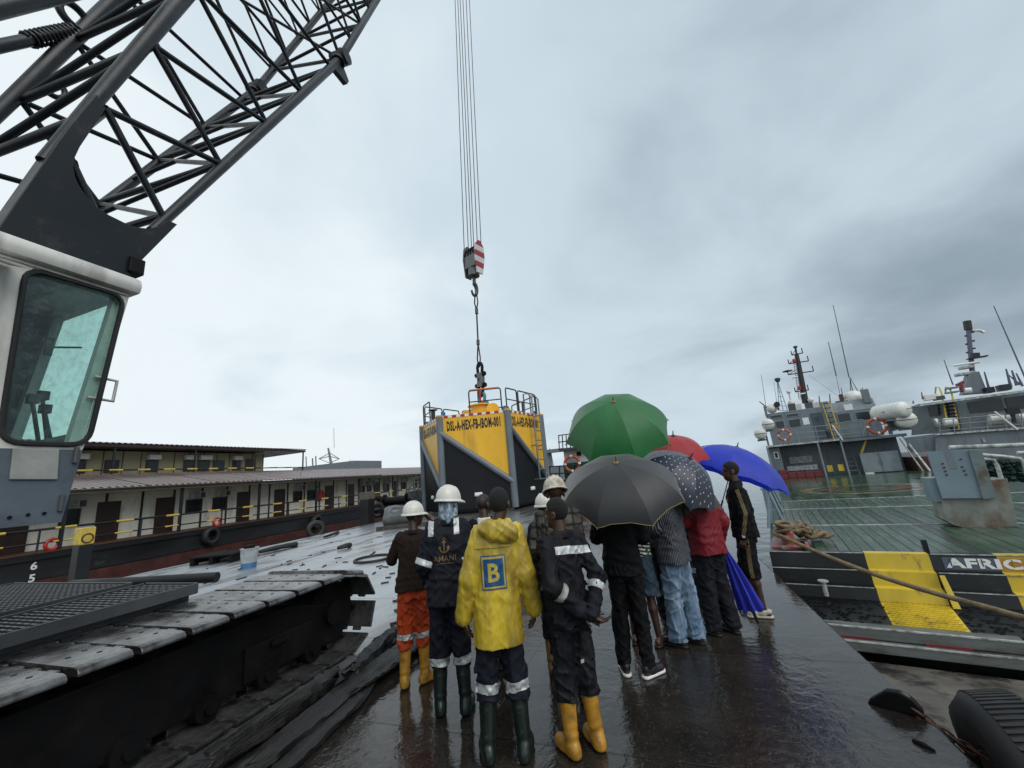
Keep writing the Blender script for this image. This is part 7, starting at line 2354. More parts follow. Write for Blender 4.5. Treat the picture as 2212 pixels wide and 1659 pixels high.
decal(t.data, plate_xz(-.005, 1.185, .187, .207), .0065, M_BADY, 'badge_frame', o, 0)
decal(t.data, plate_xz(-.005, 1.185, .160, .178), .009, M_BADGE, 'badge_field', o, 0)
decal(t.data, text_xz('B', -.005, 1.185, .092, .122, .028), .0115, M_BADY, 'badge_letter', o, 3)
D = SDF((-.3, -.32, 1.3), (.3, .2, 1.64), .009)
lxn = 0.045
for k in range(14):
    a = PI * 0.05 + PI * 1.9 * k / 13 + PI / 2
    p = (lxn + .098 * math.cos(a), -.02 + .098 * math.sin(a), 1.475 + .012 * math.sin(a * 2) - .02 * math.sin(a)); D.cap(p, p, .038, k=.03)
D.ell((.075, -.125, 1.45), (.135, .055, .075), .03); D.ell((.135, -.105, 1.425), (.085, .055, .065), .03); D.ell((-.02, -.105, 1.475), (.085, .045, .05), .03)
D.ell((.07, -.075, 1.515), (.11, .05, .035), .015, sub=True)
D.shape(folds(.006, 21, (5, 5, 4)))
link('hood', D.mesh('hood'), M_RAIN, o)
t = link('trousers', leg_mesh(s, hem=.355, fit=.014, amp=.012, seed=13, rad=(.084, .066, .070)), M_NTROU, o)
for d in 'LR': ring_band(t.data, lerp3(s['knee' + d], s['an' + d], .16), s['an' + d], .032, .18, 'reflective_band', M_REFL, o)
boots(s, o, M_BOOTG, .385); hair_obj(s, o, .011)

# 5 --- half hidden helmeted worker
s = skel(yaw=20)
o = person('person in white helmet and dark coverall half hidden left of the plaid shirt', (-1.17, 4.1), 10, 0.925, s)
t = link('coverall_top', top_mesh(s, hem=.85, fit=.025, collar=.03, seed=15), M_NAVY, o)
slice_mesh(t.data, [(Vector((-.10, 0, 0)), (1, 0, 0)), (Vector((-.14, 0, 0)), (-1, 0, 0)), (Vector((0, 0, 1.36)), (0, 0, -1))], None, .004, 'shoulder_tape', mat('lime_tape', (0.5, 0.55, 0.15), 0.4), o)
link('coverall_legs', leg_mesh(s, hem=.34, seed=16), M_NTROU, o); boots(s, o, M_BOOTB, .38); helmet(s, o, M_HELM)

# 6 --- tall, grey plaid shirt, dirty helmet
s = skel(lean=(.03, 0), yaw=8, pitch=-6, build=1.02, elL=(-.27, -.02, 1.16), wrL=(-.18, .2, 1.05), elR=(.27, -.02, 1.16), wrR=(.18, .2, 1.05))
o = person('tall person in grey plaid shirt and dirt-stained white helmet', (-0.96, 3.66), 14, 1.02, s)


def plaid(mth, mixc, x, y, z, nz):
    a = mth('LESS_THAN', mth('FRACT', mth('MULTIPLY', mth('ADD', x, mth('MULTIPLY', nz, .02)), 11.0)), .22)
    b = mth('LESS_THAN', mth('FRACT', mth('MULTIPLY', mth('ADD', z, mth('MULTIPLY', nz, .02)), 11.0)), .22)
    a2 = mth('LESS_THAN', mth('FRACT', mth('MULTIPLY', x, 5.5)), .5); b2 = mth('LESS_THAN', mth('FRACT', mth('MULTIPLY', z, 5.5)), .5)
    base = mixc(mth('MULTIPLY', mth('ADD', a2, b2), .5), (0.085, 0.078, 0.062), (0.04, 0.036, 0.03))
    return mixc(mth('MAXIMUM', a, b), base, (0.013, 0.012, 0.011))


link('plaid_shirt', top_mesh(s, hem=.84, fit=.02, sleeve=.46, collar=.03, amp=.01, seed=17), pattern('grey_plaid', plaid), o)
link('trousers', leg_mesh(s, hem=.34, seed=18), M_NTROU, o); boots(s, o, mat('black_rubber_boot', (0.02, 0.02, 0.02), 0.3), .36); helmet(s, o, M_HELMD, tilt=-10)

# 7 --- dark coverall, hands clasped behind
s = skel(lean=(0, .02), shL=(-.18, .03, 1.42), shR=(.18, .0, 1.42), elL=(-.27, -.13, 1.16), wrL=(-.01, -.20, .955), elR=(.26, -.15, 1.15), wrR=(.06, -.235, .93), hdL=(.75, -.25, -.45), hdR=(.55, -.75, -.35), hnL=(0, -1, 0), hnR=(0, 0, 1), curl=.5, yaw=28, pitch=-2,
         footL=(-.13, .02, 0), footR=(.13, -.02, -12), build=.98)
o = person('person in dark coverall with white back band, hands clasped behind, yellow boots', (-.77, 3.08), 48, 0.945, s)
t = link('coverall_top', top_mesh(s, hem=.84, fit=.02, collar=.035, amp=.011, seed=19), M_NAVY2, o)
slice_mesh(t.data, [(Vector((0, 0, 1.375)), (0.10, .25, 1)), (Vector((0, 0, 1.315)), (-.10, -.25, -1)), (Vector((.21, 0, 0)), (1, 0, 0)), (Vector((-.13, 0, 0)), (-1, 0, 0))], lambda c, n: c.y < .06, .004, 'back_band', M_REFL, o)
for d in 'LR': ring_band(t.data, lerp3(s['el' + d], s['wr' + d], .28), s['wr' + d], .028, .075, 'reflective_band', M_REFD if d == 'L' else M_REFL, o)
link('coverall_legs', leg_mesh(s, hem=.345, fit=.018, amp=.012, seed=20), M_NAVY2, o); boots(s, o, M_BOOTY, .40); hair_obj(s, o, .010)
mb = MB(); mb.torus(s['wrR'], np.array(s['wrR']) - np.array(s['elR']), .034, .005, 20, 6); mb.build('bracelet', M_WORN, o, smooth=60)
mb = MB(); mb.box((-.02, -.128, .62), (.03, .006, .022)); mb.build('pocket_tag', M_REFL, o)

# 8 --- all in black under the black umbrella
s = skel(elL=(-.29, .06, 1.17), wrL=(-.06, .24, 1.28), elR=(.29, .05, 1.15), wrR=(.08, .25, 1.22), footL=(-.14, .03, 15), footR=(.13, -.02, -50), build=1.06, curl=.9)
P8 = (-.47, 4.16)
o = person('person all in black with red and white trainers under the black umbrella', P8, 5, 1.0, s)
link('t_shirt', top_mesh(s, hem=.86, fit=.022, sleeve=.48, amp=.008, seed=22), M_BLK, o)
link('trousers', leg_mesh(s, hem=.085, fit=.008, amp=.009, seed=23, rad=(.095, .072, .055)), M_BLK, o)
M_TRNR = mat('black_red_trainer', (0.012, 0.012, 0.014), 0.5, col2=(0.25, 0.02, 0.03), thr=0.62, mscale=18, soft=0.02)
shoes(s, o, M_TRNR, M_WHT); hair_obj(s, o)

# 9 --- striped top, ripped denim shorts
s = skel(elL=(-.28, .06, 1.17), wrL=(-.05, .26, 1.32), elR=(.28, .02, 1.14), wrR=(.2, .2, 1.05), footL=(-.17, .05, 5), footR=(.16, .0, -28), build=1.02, curl=.9)
P9 = (-.40, 4.80)
o = person('person in green striped top, ripped denim shorts and sandals', P9, 0, 0.985, s)
link('striped_top', top_mesh(s, hem=.90, fit=.025, sleeve=.42, amp=.008, seed=24), pattern('green_white_stripes', lambda mth, mixc, x, y, z, nz: mixc(mth('LESS_THAN', mth('FRACT', mth('MULTIPLY', mth('ADD', z, mth('MULTIPLY', x, .25)), 27.0)), .52), (0.012, 0.022, 0.018), (0.48, 0.52, 0.46))), o)
M_DENIMD = mat('ripped_dark_denim', (0.028, 0.05, 0.075), 0.8, var=0.3, vscale=9, col2=(0.42, 0.48, 0.5), thr=0.70, soft=0.025, mscale=13, stretch=(1, 1, 1.6), bump=0.4, bscale=300)
link('denim_shorts', leg_mesh(s, hem=.50, fit=.03, amp=.009, seed=25, rad=(.094, .094, .098)), M_DENIMD, o); shoes(s, o, M_BLK, M_RUBBER, 'sandal'); hair_obj(s, o)

# 10 --- pinstripe shirt, pale jeans
s = skel(lean=(-.01, -.02), elL=(-.26, .08, 1.18), wrL=(-.12, .3, 1.28), elR=(.27, .06, 1.16), wrR=(.12, .3, 1.22), footL=(-.12, .05, 6), footR=(.12, -.06, -6), build=1.08, curl=.9, kneeR=(.12, -.03, .5))
P10 = (.0, 4.86)
o = person('person in dark pinstripe shirt and pale blue jeans', P10, 62, 1.0, s)
link('pinstripe_shirt', top_mesh(s, hem=.80, fit=.035, sleeve=1.0, collar=.03, amp=.007, seed=26, sl=(.066, .06, .052)), pattern('navy_pinstripe', lambda mth, mixc, x, y, z, nz: mixc(mth('LESS_THAN', mth('FRACT', mth('MULTIPLY', mth('ARCTAN2', x, y), 11.0)), .28), (0.016, 0.018, 0.026), (0.17, 0.18, 0.20))), o)
M_JEAN = mat('pale_blue_jeans', (0.10, 0.165, 0.25), 0.8, var=0.4, vscale=8, col2=(0.24, 0.32, 0.42), thr=0.56, soft=0.12, mscale=7, stretch=(1.6, 1.6, 0.4), bump=0.4, bscale=300)
link('jeans', leg_mesh(s, hem=.06, fit=.012, amp=.011, seed=27, rad=(.098, .076, .08)), M_JEAN, o)
shoes(s, o, mat('brown_leather_shoe', (0.02, 0.014, 0.010), 0.4), M_RUBBER); hair_obj(s, o)

# 11 --- red and grey jacket holding a folded blue umbrella
s = skel(elL=(-.27, .1, 1.18), wrL=(-.10, .3, 1.2), elR=(.31, -.05, 1.13), wrR=(.31, .07, .88), hdR=(.0, .3, -1), hnR=(-1, 0, 0), footL=(-.13, .04, 4), footR=(.14, -.03, -6), build=1.1, curl=1.0, yaw=10)
P11 = (.38, 5.18); A11 = 42
o = person('person in red and grey jacket holding a folded blue umbrella', P11, A11, 1.0, s)
M_REDJ = mat('red_grey_jacket', (0.16, 0.012, 0.02), 0.6, var=0.25, vscale=5, bump=0.2, bscale=300)


def redgrey(mth, mixc, x, y, z, nz):
    zz_ = mth('ADD', z, mth('MULTIPLY', mth('ABSOLUTE', x), -.35))
    return mixc(mth('GREATER_THAN', mth('ADD', z, mth('MULTIPLY', mth('ABSOLUTE', x), .25)), 1.33), (0.17, 0.012, 0.02), (0.075, 0.068, 0.066))


t = link('jacket', top_mesh(s, hem=.82, fit=.04, collar=.0, amp=.005, seed=28, sl=(.068, .064, .052)), pattern('red_grey_blocks', redgrey, 0.6), o)
D = SDF((-.2, -.2, 1.38), (.2, .2, 1.6), .009); D.loft([(1.44, .105, .095, 0, -.012), (1.535, .088, .085, 0, -.016)], .0); link('collar', D.mesh('collar'), M_REDJ, o)
M_CHAR = cloth('charcoal_trousers', (0.012, 0.013, 0.017), 0.75)
link('trousers', leg_mesh(s, hem=.06, fit=.016, amp=.010, seed=29, rad=(.096, .078, .07)), M_CHAR, o); shoes(s, o, mat('black_clog', (0.010, 0.011, 0.014), 0.35), M_RUBBER, 'clog'); hair_obj(s, o)
S11 = s

# 12 --- black tracksuit with gold key-pattern stripes
s = skel(elL=(-.265, -.04, 1.15), wrL=(-.285, .04, .89), hnL=(1, 0, 0), elR=(.30, -.10, 1.13), wrR=(.22, -.03, 1.28), footL=(-.12, -.02, 2), footR=(.12, .06, -4), build=1.04, curl=.6, yaw=8, kneeL=(-.11, .03, .5))
P12 = (.87, 5.78)
o = person('person in black tracksuit with gold stripes, cropped trousers and white clogs', P12, 84, 1.015, s)
t = link('track_jacket', top_mesh(s, hem=.86, fit=.024, collar=.05, amp=.008, seed=30), M_BLK, o)


def gkey(mth, mixc, x, y, z, nz):
    a = mth('LESS_THAN', mth('FRACT', mth('MULTIPLY', z, 24.0)), .5); b = mth('LESS_THAN', mth('FRACT', mth('MULTIPLY', mth('ADD', y, mth('MULTIPLY', z, .0)), 44.0)), .5)
    c = mth('ABSOLUTE', mth('SUBTRACT', a, b))
    return mixc(c, (0.22, 0.16, 0.07), (0.02, 0.016, 0.012))


M_KEY = pattern('gold_key_pattern', gkey, 0.6)
ribbon(t.data, [lerp3(s['shL'], s['elL'], .02), s['elL'], lerp3(s['elL'], s['wrL'], .93)], (-1, 0, 0.15), .045, M_KEY, 'sleeve_stripe', o)
D = plate_xz(-.07, 1.30, .05, .05, 6); decal(t.data, D, .005, mat('orange_crest', (0.28, 0.07, 0.02), 0.5), 'crest', o, 0, side=1)
t = link('track_trousers', leg_mesh(s, hem=.42, fit=.018, amp=.009, seed=31, rad=(.092, .078, .076)), M_BLK, o)
ribbon(t.data, [np.array(s['hipL']) + (-.06, 0, .03), s['kneeL'], lerp3(s['kneeL'], s['anL'], .16)], (-1, 0, 0), .045, M_KEY, 'leg_stripe', o)
shoes(s, o, mat('cream_clog', (0.55, 0.52, 0.42), 0.5, bump=0.8, bscale=70), MATS['cream_clog'], 'clog'); hair_obj(s, o, .006)
mb = MB(); w = Vector(lerp3(s['wrL'], s['elL'], .06)); mb.torus(w, Vector(s['wrL']) - Vector(s['elL']), .031, .009, 20, 8); mb.cyl(w + Vector((-.03, 0, 0)), w + Vector((-.045, 0, 0)), .02, seg=14); mb.build('wrist_watch', M_BLK if False else M_WORN, o, smooth=50)
S12 = s

# 13, 14 --- two more behind the umbrellas
s = skel(elL=(-.28, .06, 1.17), wrL=(-.05, .26, 1.32), elR=(.28, .05, 1.16), wrR=(.1, .25, 1.25), curl=.9)
P13 = (.34, 5.85)
o = person('person in blue coverall with white leg band, hidden behind the jeans and red jacket', P13, 5, 0.98, s)
M_BLUEC = cloth('blue_coverall', (0.012, 0.018, 0.05), 0.7)
link('coverall_top', top_mesh(s, hem=.85, fit=.024, seed=33), M_BLUEC, o); t = link('coverall_legs', leg_mesh(s, hem=.12, fit=.016, seed=34), M_BLUEC, o)
for d in 'LR': ring_band(t.data, lerp3(s['knee' + d], s['an' + d], .02), s['an' + d], .03, .16, 'reflective_band', M_REFL, o)
shoes(s, o, M_BLK, M_RUBBER); hair_obj(s, o)
s = skel(elL=(-.28, .06, 1.17), wrL=(-.05, .26, 1.32), elR=(.28, .0, 1.16), wrR=(.27, .08, .93), curl=.9)
P14 = (-.12, 5.45)
o = person('person in dark patterned shirt, nearly hidden under the green umbrella', P14, 5, 1.0, s)
link('shirt', top_mesh(s, hem=.85, fit=.024, seed=35), cloth('dark_patterned_shirt', (0.02, 0.02, 0.022), 0.7, col2=(0.05, 0.045, 0.04), thr=0.5, mscale=30, soft=0.04), o); link('trousers', leg_mesh(s, hem=.08, seed=36), M_BLK, o); shoes(s, o, M_BLK, M_RUBBER); hair_obj(s, o)
# ================================================================== umbrellas
def fabric(name, col, trans=0.35, rough=0.5, dots=None):
    m = bpy.data.materials.new(name); m.use_nodes = True
    nd, lk = m.node_tree.nodes, m.node_tree.links
    b = nd['Principled BSDF']; out = nd['Material Output']
    tc = N(nd, 'ShaderNodeTexCoord')
    nz = N(nd, 'ShaderNodeTexNoise'); nz.inputs['Scale'].default_value = 6; nz.inputs['Detail'].default_value = 6; lk.new(tc.outputs['Object'], nz.inputs['Vector'])
    rg = N(nd, 'ShaderNodeMapRange'); rg.inputs['From Min'].default_value = .3; rg.inputs['From Max'].default_value = .7; rg.inputs['To Min'].default_value = .82; rg.inputs['To Max'].default_value = 1.12; lk.new(nz.outputs[0], rg.inputs[0])
    mx = N(nd, 'ShaderNodeMixRGB', blend_type='MULTIPLY'); mx.inputs[0].default_value = 1; mx.inputs[1].default_value = (*col, 1); lk.new(rg.outputs[0], mx.inputs[2])
    c = mx.outputs[0]
    if dots:
        mp = N(nd, 'ShaderNodeMapping'); mp.inputs['Scale'].default_value = (dots, dots, 0); lk.new(tc.outputs['Object'], mp.inputs[0])
        vo = N(nd, 'ShaderNodeTexVoronoi'); vo.inputs['Scale'].default_value = 1.0; vo.inputs['Randomness'].default_value = 0.35; vo.voronoi_dimensions = '2D'; lk.new(mp.outputs[0], vo.inputs['Vector'])
        lt = N(nd, 'ShaderNodeMath', operation='LESS_THAN'); lt.inputs[1].default_value = .105; lk.new(vo.outputs['Distance'], lt.inputs[0])
        m2 = N(nd, 'ShaderNodeMixRGB'); lk.new(lt.outputs[0], m2.inputs[0]); lk.new(c, m2.inputs[1]); m2.inputs[2].default_value = (.55, .58, .62, 1); c = m2.outputs[0]
    lk.new(c, b.inputs['Base Color']); b.inputs['Roughness'].default_value = rough
    b.inputs['Sheen Weight'].default_value = 0.3
    # fine weave and rain beads
    n2 = N(nd, 'ShaderNodeTexNoise'); n2.inputs['Scale'].default_value = 70; n2.inputs['Detail'].default_value = 3; lk.new(tc.outputs['Object'], n2.inputs['Vector'])
    bp = N(nd, 'ShaderNodeBump'); bp.inputs['Strength'].default_value = .35; bp.inputs['Distance'].default_value = .004; lk.new(n2.outputs[0], bp.inputs['Height']); lk.new(bp.outputs[0], b.inputs['Normal'])
    tr = N(nd, 'ShaderNodeBsdfTranslucent'); lk.new(c, tr.inputs[0])
    ms = N(nd, 'ShaderNodeMixShader'); ms.inputs[0].default_value = trans; lk.new(b.outputs[0], ms.inputs[1]); lk.new(tr.outputs[0], ms.inputs[2]); lk.new(ms.outputs[0], out.inputs[0])
    MATS[name] = m
    return m


M_ROD = mat('umbrella_rod', (0.05, 0.05, 0.055), 0.35, 0.6)
M_BRASS = mat('brass_ferrule', (0.30, 0.20, 0.06), 0.35, 0.5)


def umbrella(label, apex, axis, R, sag, m, spin=0.0, ferrule=M_ROD, hem=None, shaft=0.82, nrib=8):
    root = empty('umbrella', apex, label=label, cat='umbrella', group='open umbrellas')
    a = Vector(axis).normalized()
    root.rotation_euler = (a.to_track_quat('Z', 'Y') @ Quaternion((0, 0, 1), spin)).to_euler()
    th = 1.25

    def rib(k, t):
        an = 2 * PI * k / nrib
        r = R * math.sin(t * th) / math.sin(th); z = -sag * (1 - math.cos(t * th)) / (1 - math.cos(th))
        return Vector((r * math.cos(an), r * math.sin(an), z))
    nt, ns = 12, 8
    rr = random.Random(int(R * 1000))
    for k in range(nrib):
        mb = MB(); vs = []
        for i in range(nt + 1):
            for j in range(ns + 1):
                s_ = j / ns
                t = (i / nt) * (1 - 0.055 * math.sin(PI * s_) * (i / nt) ** 2)
                p = rib(k, t).lerp(rib(k + 1, t), s_)
                bow = math.sin(PI * s_) * (i / nt)
                p *= 1 + 0.022 * bow * (1 - (i / nt) ** 3)                 # a little belly between the ribs
                p.z += 0.004 * math.sin(s_ * 17 + k * 2 + i) * (i / nt) ** 3
                vs.append(p)
        mb.add(vs, [(i * (ns + 1) + j, i * (ns + 1) + j + 1, (i + 1) * (ns + 1) + j + 1, (i + 1) * (ns + 1) + j) for i in range(nt) for j in range(ns)])
        pn = mb.build('panel', m, root, smooth=80)
        if hem:
            pts = [vs[nt * (ns + 1) + j] for j in range(ns + 1)]
            mb = MB(); mb.tube(pts, 0.0022, 5); mb.build('hem', hem, pn)
        mb = MB(); mb.tube([rib(k, t) * 0.99 - Vector((0, 0, 0.006)) for t in np.linspace(0.03, 1.0, 10)], 0.0035, 5)
        rb = mb.build('rib', M_ROD, root)
        mb = MB(); mb.cyl(Vector((0, 0, -sag - 0.06)), rib(k, 0.5) * 0.985, 0.003, seg=5); mb.build('stretcher', M_ROD, rb)
        mb = MB(); e_ = rib(k, 1.0); mb.cyl(e_, e_ * 1.025, 0.006, 0.004, seg=6); mb.build('rib_tip', M_ROD, rb)
    mb = MB(); mb.cyl((0, 0, -shaft), (0, 0, 0.01), 0.007, seg=8); mb.build('shaft', M_ROD, root)
    mb = MB(); mb.cyl((0, 0, 0.0), (0, 0, 0.075), 0.010, 0.005, seg=8); mb.lathe([(0.03, 0.002), (0.026, 0.012), (0.011, 0.016)], 12); mb.build('ferrule', ferrule, root, smooth=40)
    mb = MB(); mb.tube([(0, 0, -shaft), (0, 0, -shaft - 0.09), (0.015, 0, -shaft - 0.12), (0.045, 0, -shaft - 0.13), (0.06, 0, -shaft - 0.10)], 0.012, 8); mb.build('handle', M_RUBBER, root, smooth=60)
    return root


def lean_to(p, right, toward, upw):
    t = Vector((-p.x, -p.y, 0)).normalized(); r = Vector((-t.y, t.x, 0))
    return r * right + t * toward + Vector((0, 0, upw))


GREEN_F = fabric('green_umbrella_cloth', (0.012, 0.155, 0.035), 0.22)
p = at_y(1325, 868, 4.72); umbrella('green umbrella held highest of all', p, lean_to(p, 0.03, 0.66, 0.75), 0.64, 0.44, GREEN_F, R_(12), M_BRASS)
p = at_y(1331, 1000, 4.05); umbrella('black umbrella with yellow hem in front of the green one', p, lean_to(p, 0.02, 0.46, 0.85), 0.61, 0.32, fabric('black_umbrella_cloth', (0.008, 0.009, 0.010), 0.05, 0.45), R_(20), M_BRASS, hem=mat('yellow_hem', (0.35, 0.30, 0.06), 0.5))
p = at_y(1490, 990, 4.95); umbrella('navy umbrella with white polka dots', p, lean_to(p, 0.60, 0.26, 0.74), 0.49, 0.36, fabric('polka_umbrella_cloth', (0.018, 0.024, 0.05), 0.1, 0.4, dots=18.0), R_(5))
p = at_y(1454, 942, 5.7); umbrella('red umbrella mostly hidden between the green and polka dot ones', p, lean_to(p, 0.12, 0.30, 0.95), 0.44, 0.28, fabric('red_umbrella_cloth', (0.42, 0.012, 0.02), 0.25), R_(8))
p = at_y(1592, 966, 6.6); umbrella('bright blue umbrella of the person in the black tracksuit', p, lean_to(p, 0.40, -0.10, 0.90), 0.74, 0.46, fabric('blue_umbrella_cloth', (0.008, 0.04, 0.60), 0.40), R_(30), shaft=0.8)

# folded blue umbrella held by its tip
M_FBLUE = fabric('folded_blue_cloth', (0.008, 0.018, 0.40), 0.15)
top_ = at_y(1563, 1182, 5.28); bot_ = at_z(1638, 1346, 0.03)
fu = empty('folded_umbrella', bot_, label='folded blue umbrella held point up, handle on the wet deck', cat='umbrella')
d = top_ - bot_; L_ = d.length; z = d.normalized(); x = z.orthogonal().normalized(); y = z.cross(x)
mb = MB(); n = 48; rings = 14; vs = []
for i in range(rings + 1):
    t = i / rings
    zz_ = L_ * (0.20 + 0.80 * (1 - t)); R = 0.012 + 0.098 * t ** 0.8
    for k in range(n):
        a = 2 * PI * k / n
        r = R * (1 + 0.26 * math.sin(a * 8 + 1.2 * t) + 0.08 * math.sin(a * 3))
        vs.append(x * (r * math.cos(a)) + y * (r * math.sin(a)) + z * (zz_ + 0.02 * math.sin(a * 8) * t))
mb.add(vs, [(i * n + k, i * n + (k + 1) % n, (i + 1) * n + (k + 1) % n, (i + 1) * n + k) for i in range(rings) for k in range(n)])
mb.build('canopy', M_FBLUE, fu, smooth=80)
mb = MB(); mb.cyl(z * 0.0, z * (L_ + 0.09), 0.008, seg=8); mb.build('shaft', M_ROD, fu)
mb = MB(); mb.cyl(z * -0.0, z * 0.13, 0.016, seg=10); mb.build('handle', M_RUBBER, fu, smooth=50)
for k in range(8):
    a = 2 * PI * k / 8 + 0.2; e_ = x * (0.115 * math.cos(a)) + y * (0.115 * math.sin(a)) + z * (L_ * 0.20)
    mb = MB(); mb.cyl(e_, e_ - z * 0.035, 0.005, seg=5); mb.build('rib_tip', M_WHT, fu)
# ================================================================== loose things on the deck
def rough_timber(name, c, ln, w, h, rz, label, group, tilt=0.0, seed=0):
    """a split baulk with frayed ends."""
    r = random.Random(seed)
    mb = MB(); n = 44; vs = []; jx = [r.uniform(-.5, .5) for _ in range(8)]
    for i in range(n + 1):
        if i % 4 == 0: jx = [q_ * .6 + r.uniform(-.5, .5) for q_ in jx]
        t = i / n; yy = (t - .5) * ln
        endk = min(1, min(t, 1 - t) * 9)
        for k in range(8):
            a = 2 * PI * k / 8 + PI / 8
            sx = max(-.5, min(.5, .62 * math.cos(a))) * w * (0.55 + .45 * endk); sz = max(-.5, min(.5, .62 * math.sin(a))) * h * (0.7 + .3 * endk)
            fray = (1 - endk) * r.uniform(-.10, .16) * (1 if t > .5 else -1)
            vs.append(Vector((sx + jx[k] * w * .16 + r.uniform(-.006, .006) + .02 * math.sin(t * 5 + seed), yy + fray, sz + jx[(k + 3) % 8] * h * .22 + r.uniform(-.006, .006))))
    fs = [(i * 8 + k, i * 8 + (k + 1) % 8, (i + 1) * 8 + (k + 1) % 8, (i + 1) * 8 + k) for i in range(n) for k in range(8)] + [tuple(range(8))[::-1], tuple(range(n * 8, n * 8 + 8))]
    mb.add(vs, fs)
    o = mb.build(name, M_TIMB2, None, smooth=35, label=label, cat='timber', group=group)
    o.location = c; o.rotation_euler = (tilt, 0, rz)
    return o


M_TIMB2 = mat('split_wet_timber', (0.008, 0.0075, 0.007), 0.5, var=0.5, vscale=4, stretch=(3, 0.35, 3), col2=(0.035, 0.032, 0.028), thr=0.62, soft=0.12, mscale=3, bump=0.9, bscale=26)
TG = 'timbers beside the crane track'
for i, (x, y, ln, w, h, rz, lab) in enumerate((
        (-3.02, 3.55, 2.5, .24, .12, .05, 'long dark timber nearest the yellow boots, beside the crane track'),
        (-3.32, 3.05, 2.6, .16, .10, -.02, 'long narrow timber tight along the crane track'),
        (-2.80, 2.55, 1.9, .15, .07, .10, 'low flat plank running to the bottom edge, right of the timbers'),
        (-3.05, 2.05, 1.7, .20, .09, -.04, 'dark timber running out of the bottom of the picture'),
        (-3.0, 4.75, 1.15, .15, .10, .42, 'pale split timber end behind the person in orange trousers'),
        (-3.38, 4.85, 1.0, .07, .06, -.25, 'thin splintered stick leaning by the track front'),
        (-3.22, 4.95, .95, .06, .05, -.12, 'second thin splintered stick by the track front'),
        (-3.1, 4.6, .8, .05, .05, -.45, 'short crooked stick on the timber pile'),
        (-3.18, 2.75, 1.3, .10, .16, .06, 'short thick baulk lying on the timbers near the track middle'),
        (-2.88, 3.9, 1.1, .07, .05, -.06, 'narrow lath on the deck left of the yellow boots'),
        (-3.2, 3.95, .9, .12, .15, .16, 'broken stub of timber beside the track rollers'))):
    rough_timber('timber', (x, y, h / 2 + (.0 if i < 5 else .07)), ln, w, h, rz, lab, TG, seed=i + 3)
mb = MB(); mb.tube([(-3.4, 4.4, .14), (-3.1, 4.55, .15), (-2.8, 4.45, .13), (-2.55, 4.5, .03)], .012, 6); mb.build('old_rope', M_ROPE, None, smooth=60, label='thin dark rope draped over the splintered timbers', cat='rope')


def debris_box(u, v, size, rz, m, label, cat):
    p = at_z(u, v, 0); mb = MB(); mb.box((0, 0, size[2] / 2 + .001), size); o = mb.build(cat.replace(' ', '_'), m, None, bevel=min(size) * .15, label=label, cat=cat); o.location = p; o.rotation_euler = (0, 0, rz); return o


# bucket
p = at_z(537, 1226, 0)
bk = empty('bucket', p, label='white and blue plastic bucket standing on the wet deck', cat='bucket')
mb = MB(); mb.lathe([(.19, .0), (.20, .14)], 20); mb.build('lower_band', mat('blue_plastic', (0.05, 0.16, 0.30), 0.4), bk, smooth=50)
mb = MB(); mb.lathe([(.20, .142), (.225, .50), (.24, .505), (.24, .53), (.20, .53), (.19, .40)], 20); mb.build('body', mat('grey_white_plastic', (0.35, 0.38, 0.40), 0.4, var=.3, vscale=6), bk, smooth=50)
mb = MB(); mb.box((0, 0, .55), (.22, .2, .12)); mb.build('rag', M_BLK, bk, bevel=.04)
pl = empty('wooden_pallet', at_z(478, 1213, 0), R_(20), label='black broken pallet lying on the deck left of the bucket', cat='pallet')
for k in range(5):
    mb = MB(); mb.box((0, -.4 + .2 * k, .24), (1.4, .15, .05)); mb.build('slat', M_BLK, pl)
for k in range(3):
    mb = MB(); mb.box((-.6 + .6 * k, 0, .11), (.12, .95, .2)); mb.build('bearer', M_BLK, pl)
for u0, v0, u1, v1, r, lab in ((560, 1192, 640, 1176, .09, 'dark branch lying on the shining deck'), (430, 1218, 560, 1198, .05, 'pale pole lying across the deck behind the bucket'), (700, 1160, 730, 1150, .06, 'short stick near the weathered pile'), (730, 1184, 755, 1178, .08, 'dark driftwood piece right of the branch')):
    a, b = at_z(u0, v0, r), at_z(u1, v1, r); mid = (a + b) / 2 + Vector((.08, .1, .03))
    mb = MB(); mb.tube([a, a.lerp(mid, .6) + Vector((0, .05, 0)), mid, b], [r * .7, r, r * .9, r * 1.2], 7); mb.build('driftwood', M_TIMB2 if 'pale' not in lab else MATS['weathered_wood'], None, smooth=60, label=lab, cat='driftwood', group='driftwood on the deck')
p = at_z(806, 1206, .03); mb = MB(); mb.torus((0, 0, 0), (0, 0, 1), .48, .03, 32, 8); o = mb.build('cable_loop', M_ROPE, None, smooth=60, label='loop of dark cable lying flat on the bright wet deck', cat='cable'); o.location = p
p = at_z(682, 1154, 0); tyre('tyre', (p.x, p.y, .22), (.9, -.5, .1), .42, .12, 'half sunk tyre standing at the far deck edge', 'tyre')
rs = random.Random(11)
mb = MB()
for k in range(90):
    u, v = rs.uniform(430, 860), rs.uniform(1150, 1260)
    if k > 60: u, v = rs.uniform(830, 960), rs.uniform(1180, 1400)
    q_ = at_z(u, v, .012); s_ = rs.uniform(.02, .07); mb.box(q_, (s_ * rs.uniform(1, 4), s_ * .6, .02), Matrix.Rotation(rs.uniform(0, 3), 3, 'Z'))
mb.build('deck_litter', M_TIMB2, None, kind='stuff', label='scattered bits of bark and litter on the wet deck', cat='litter')
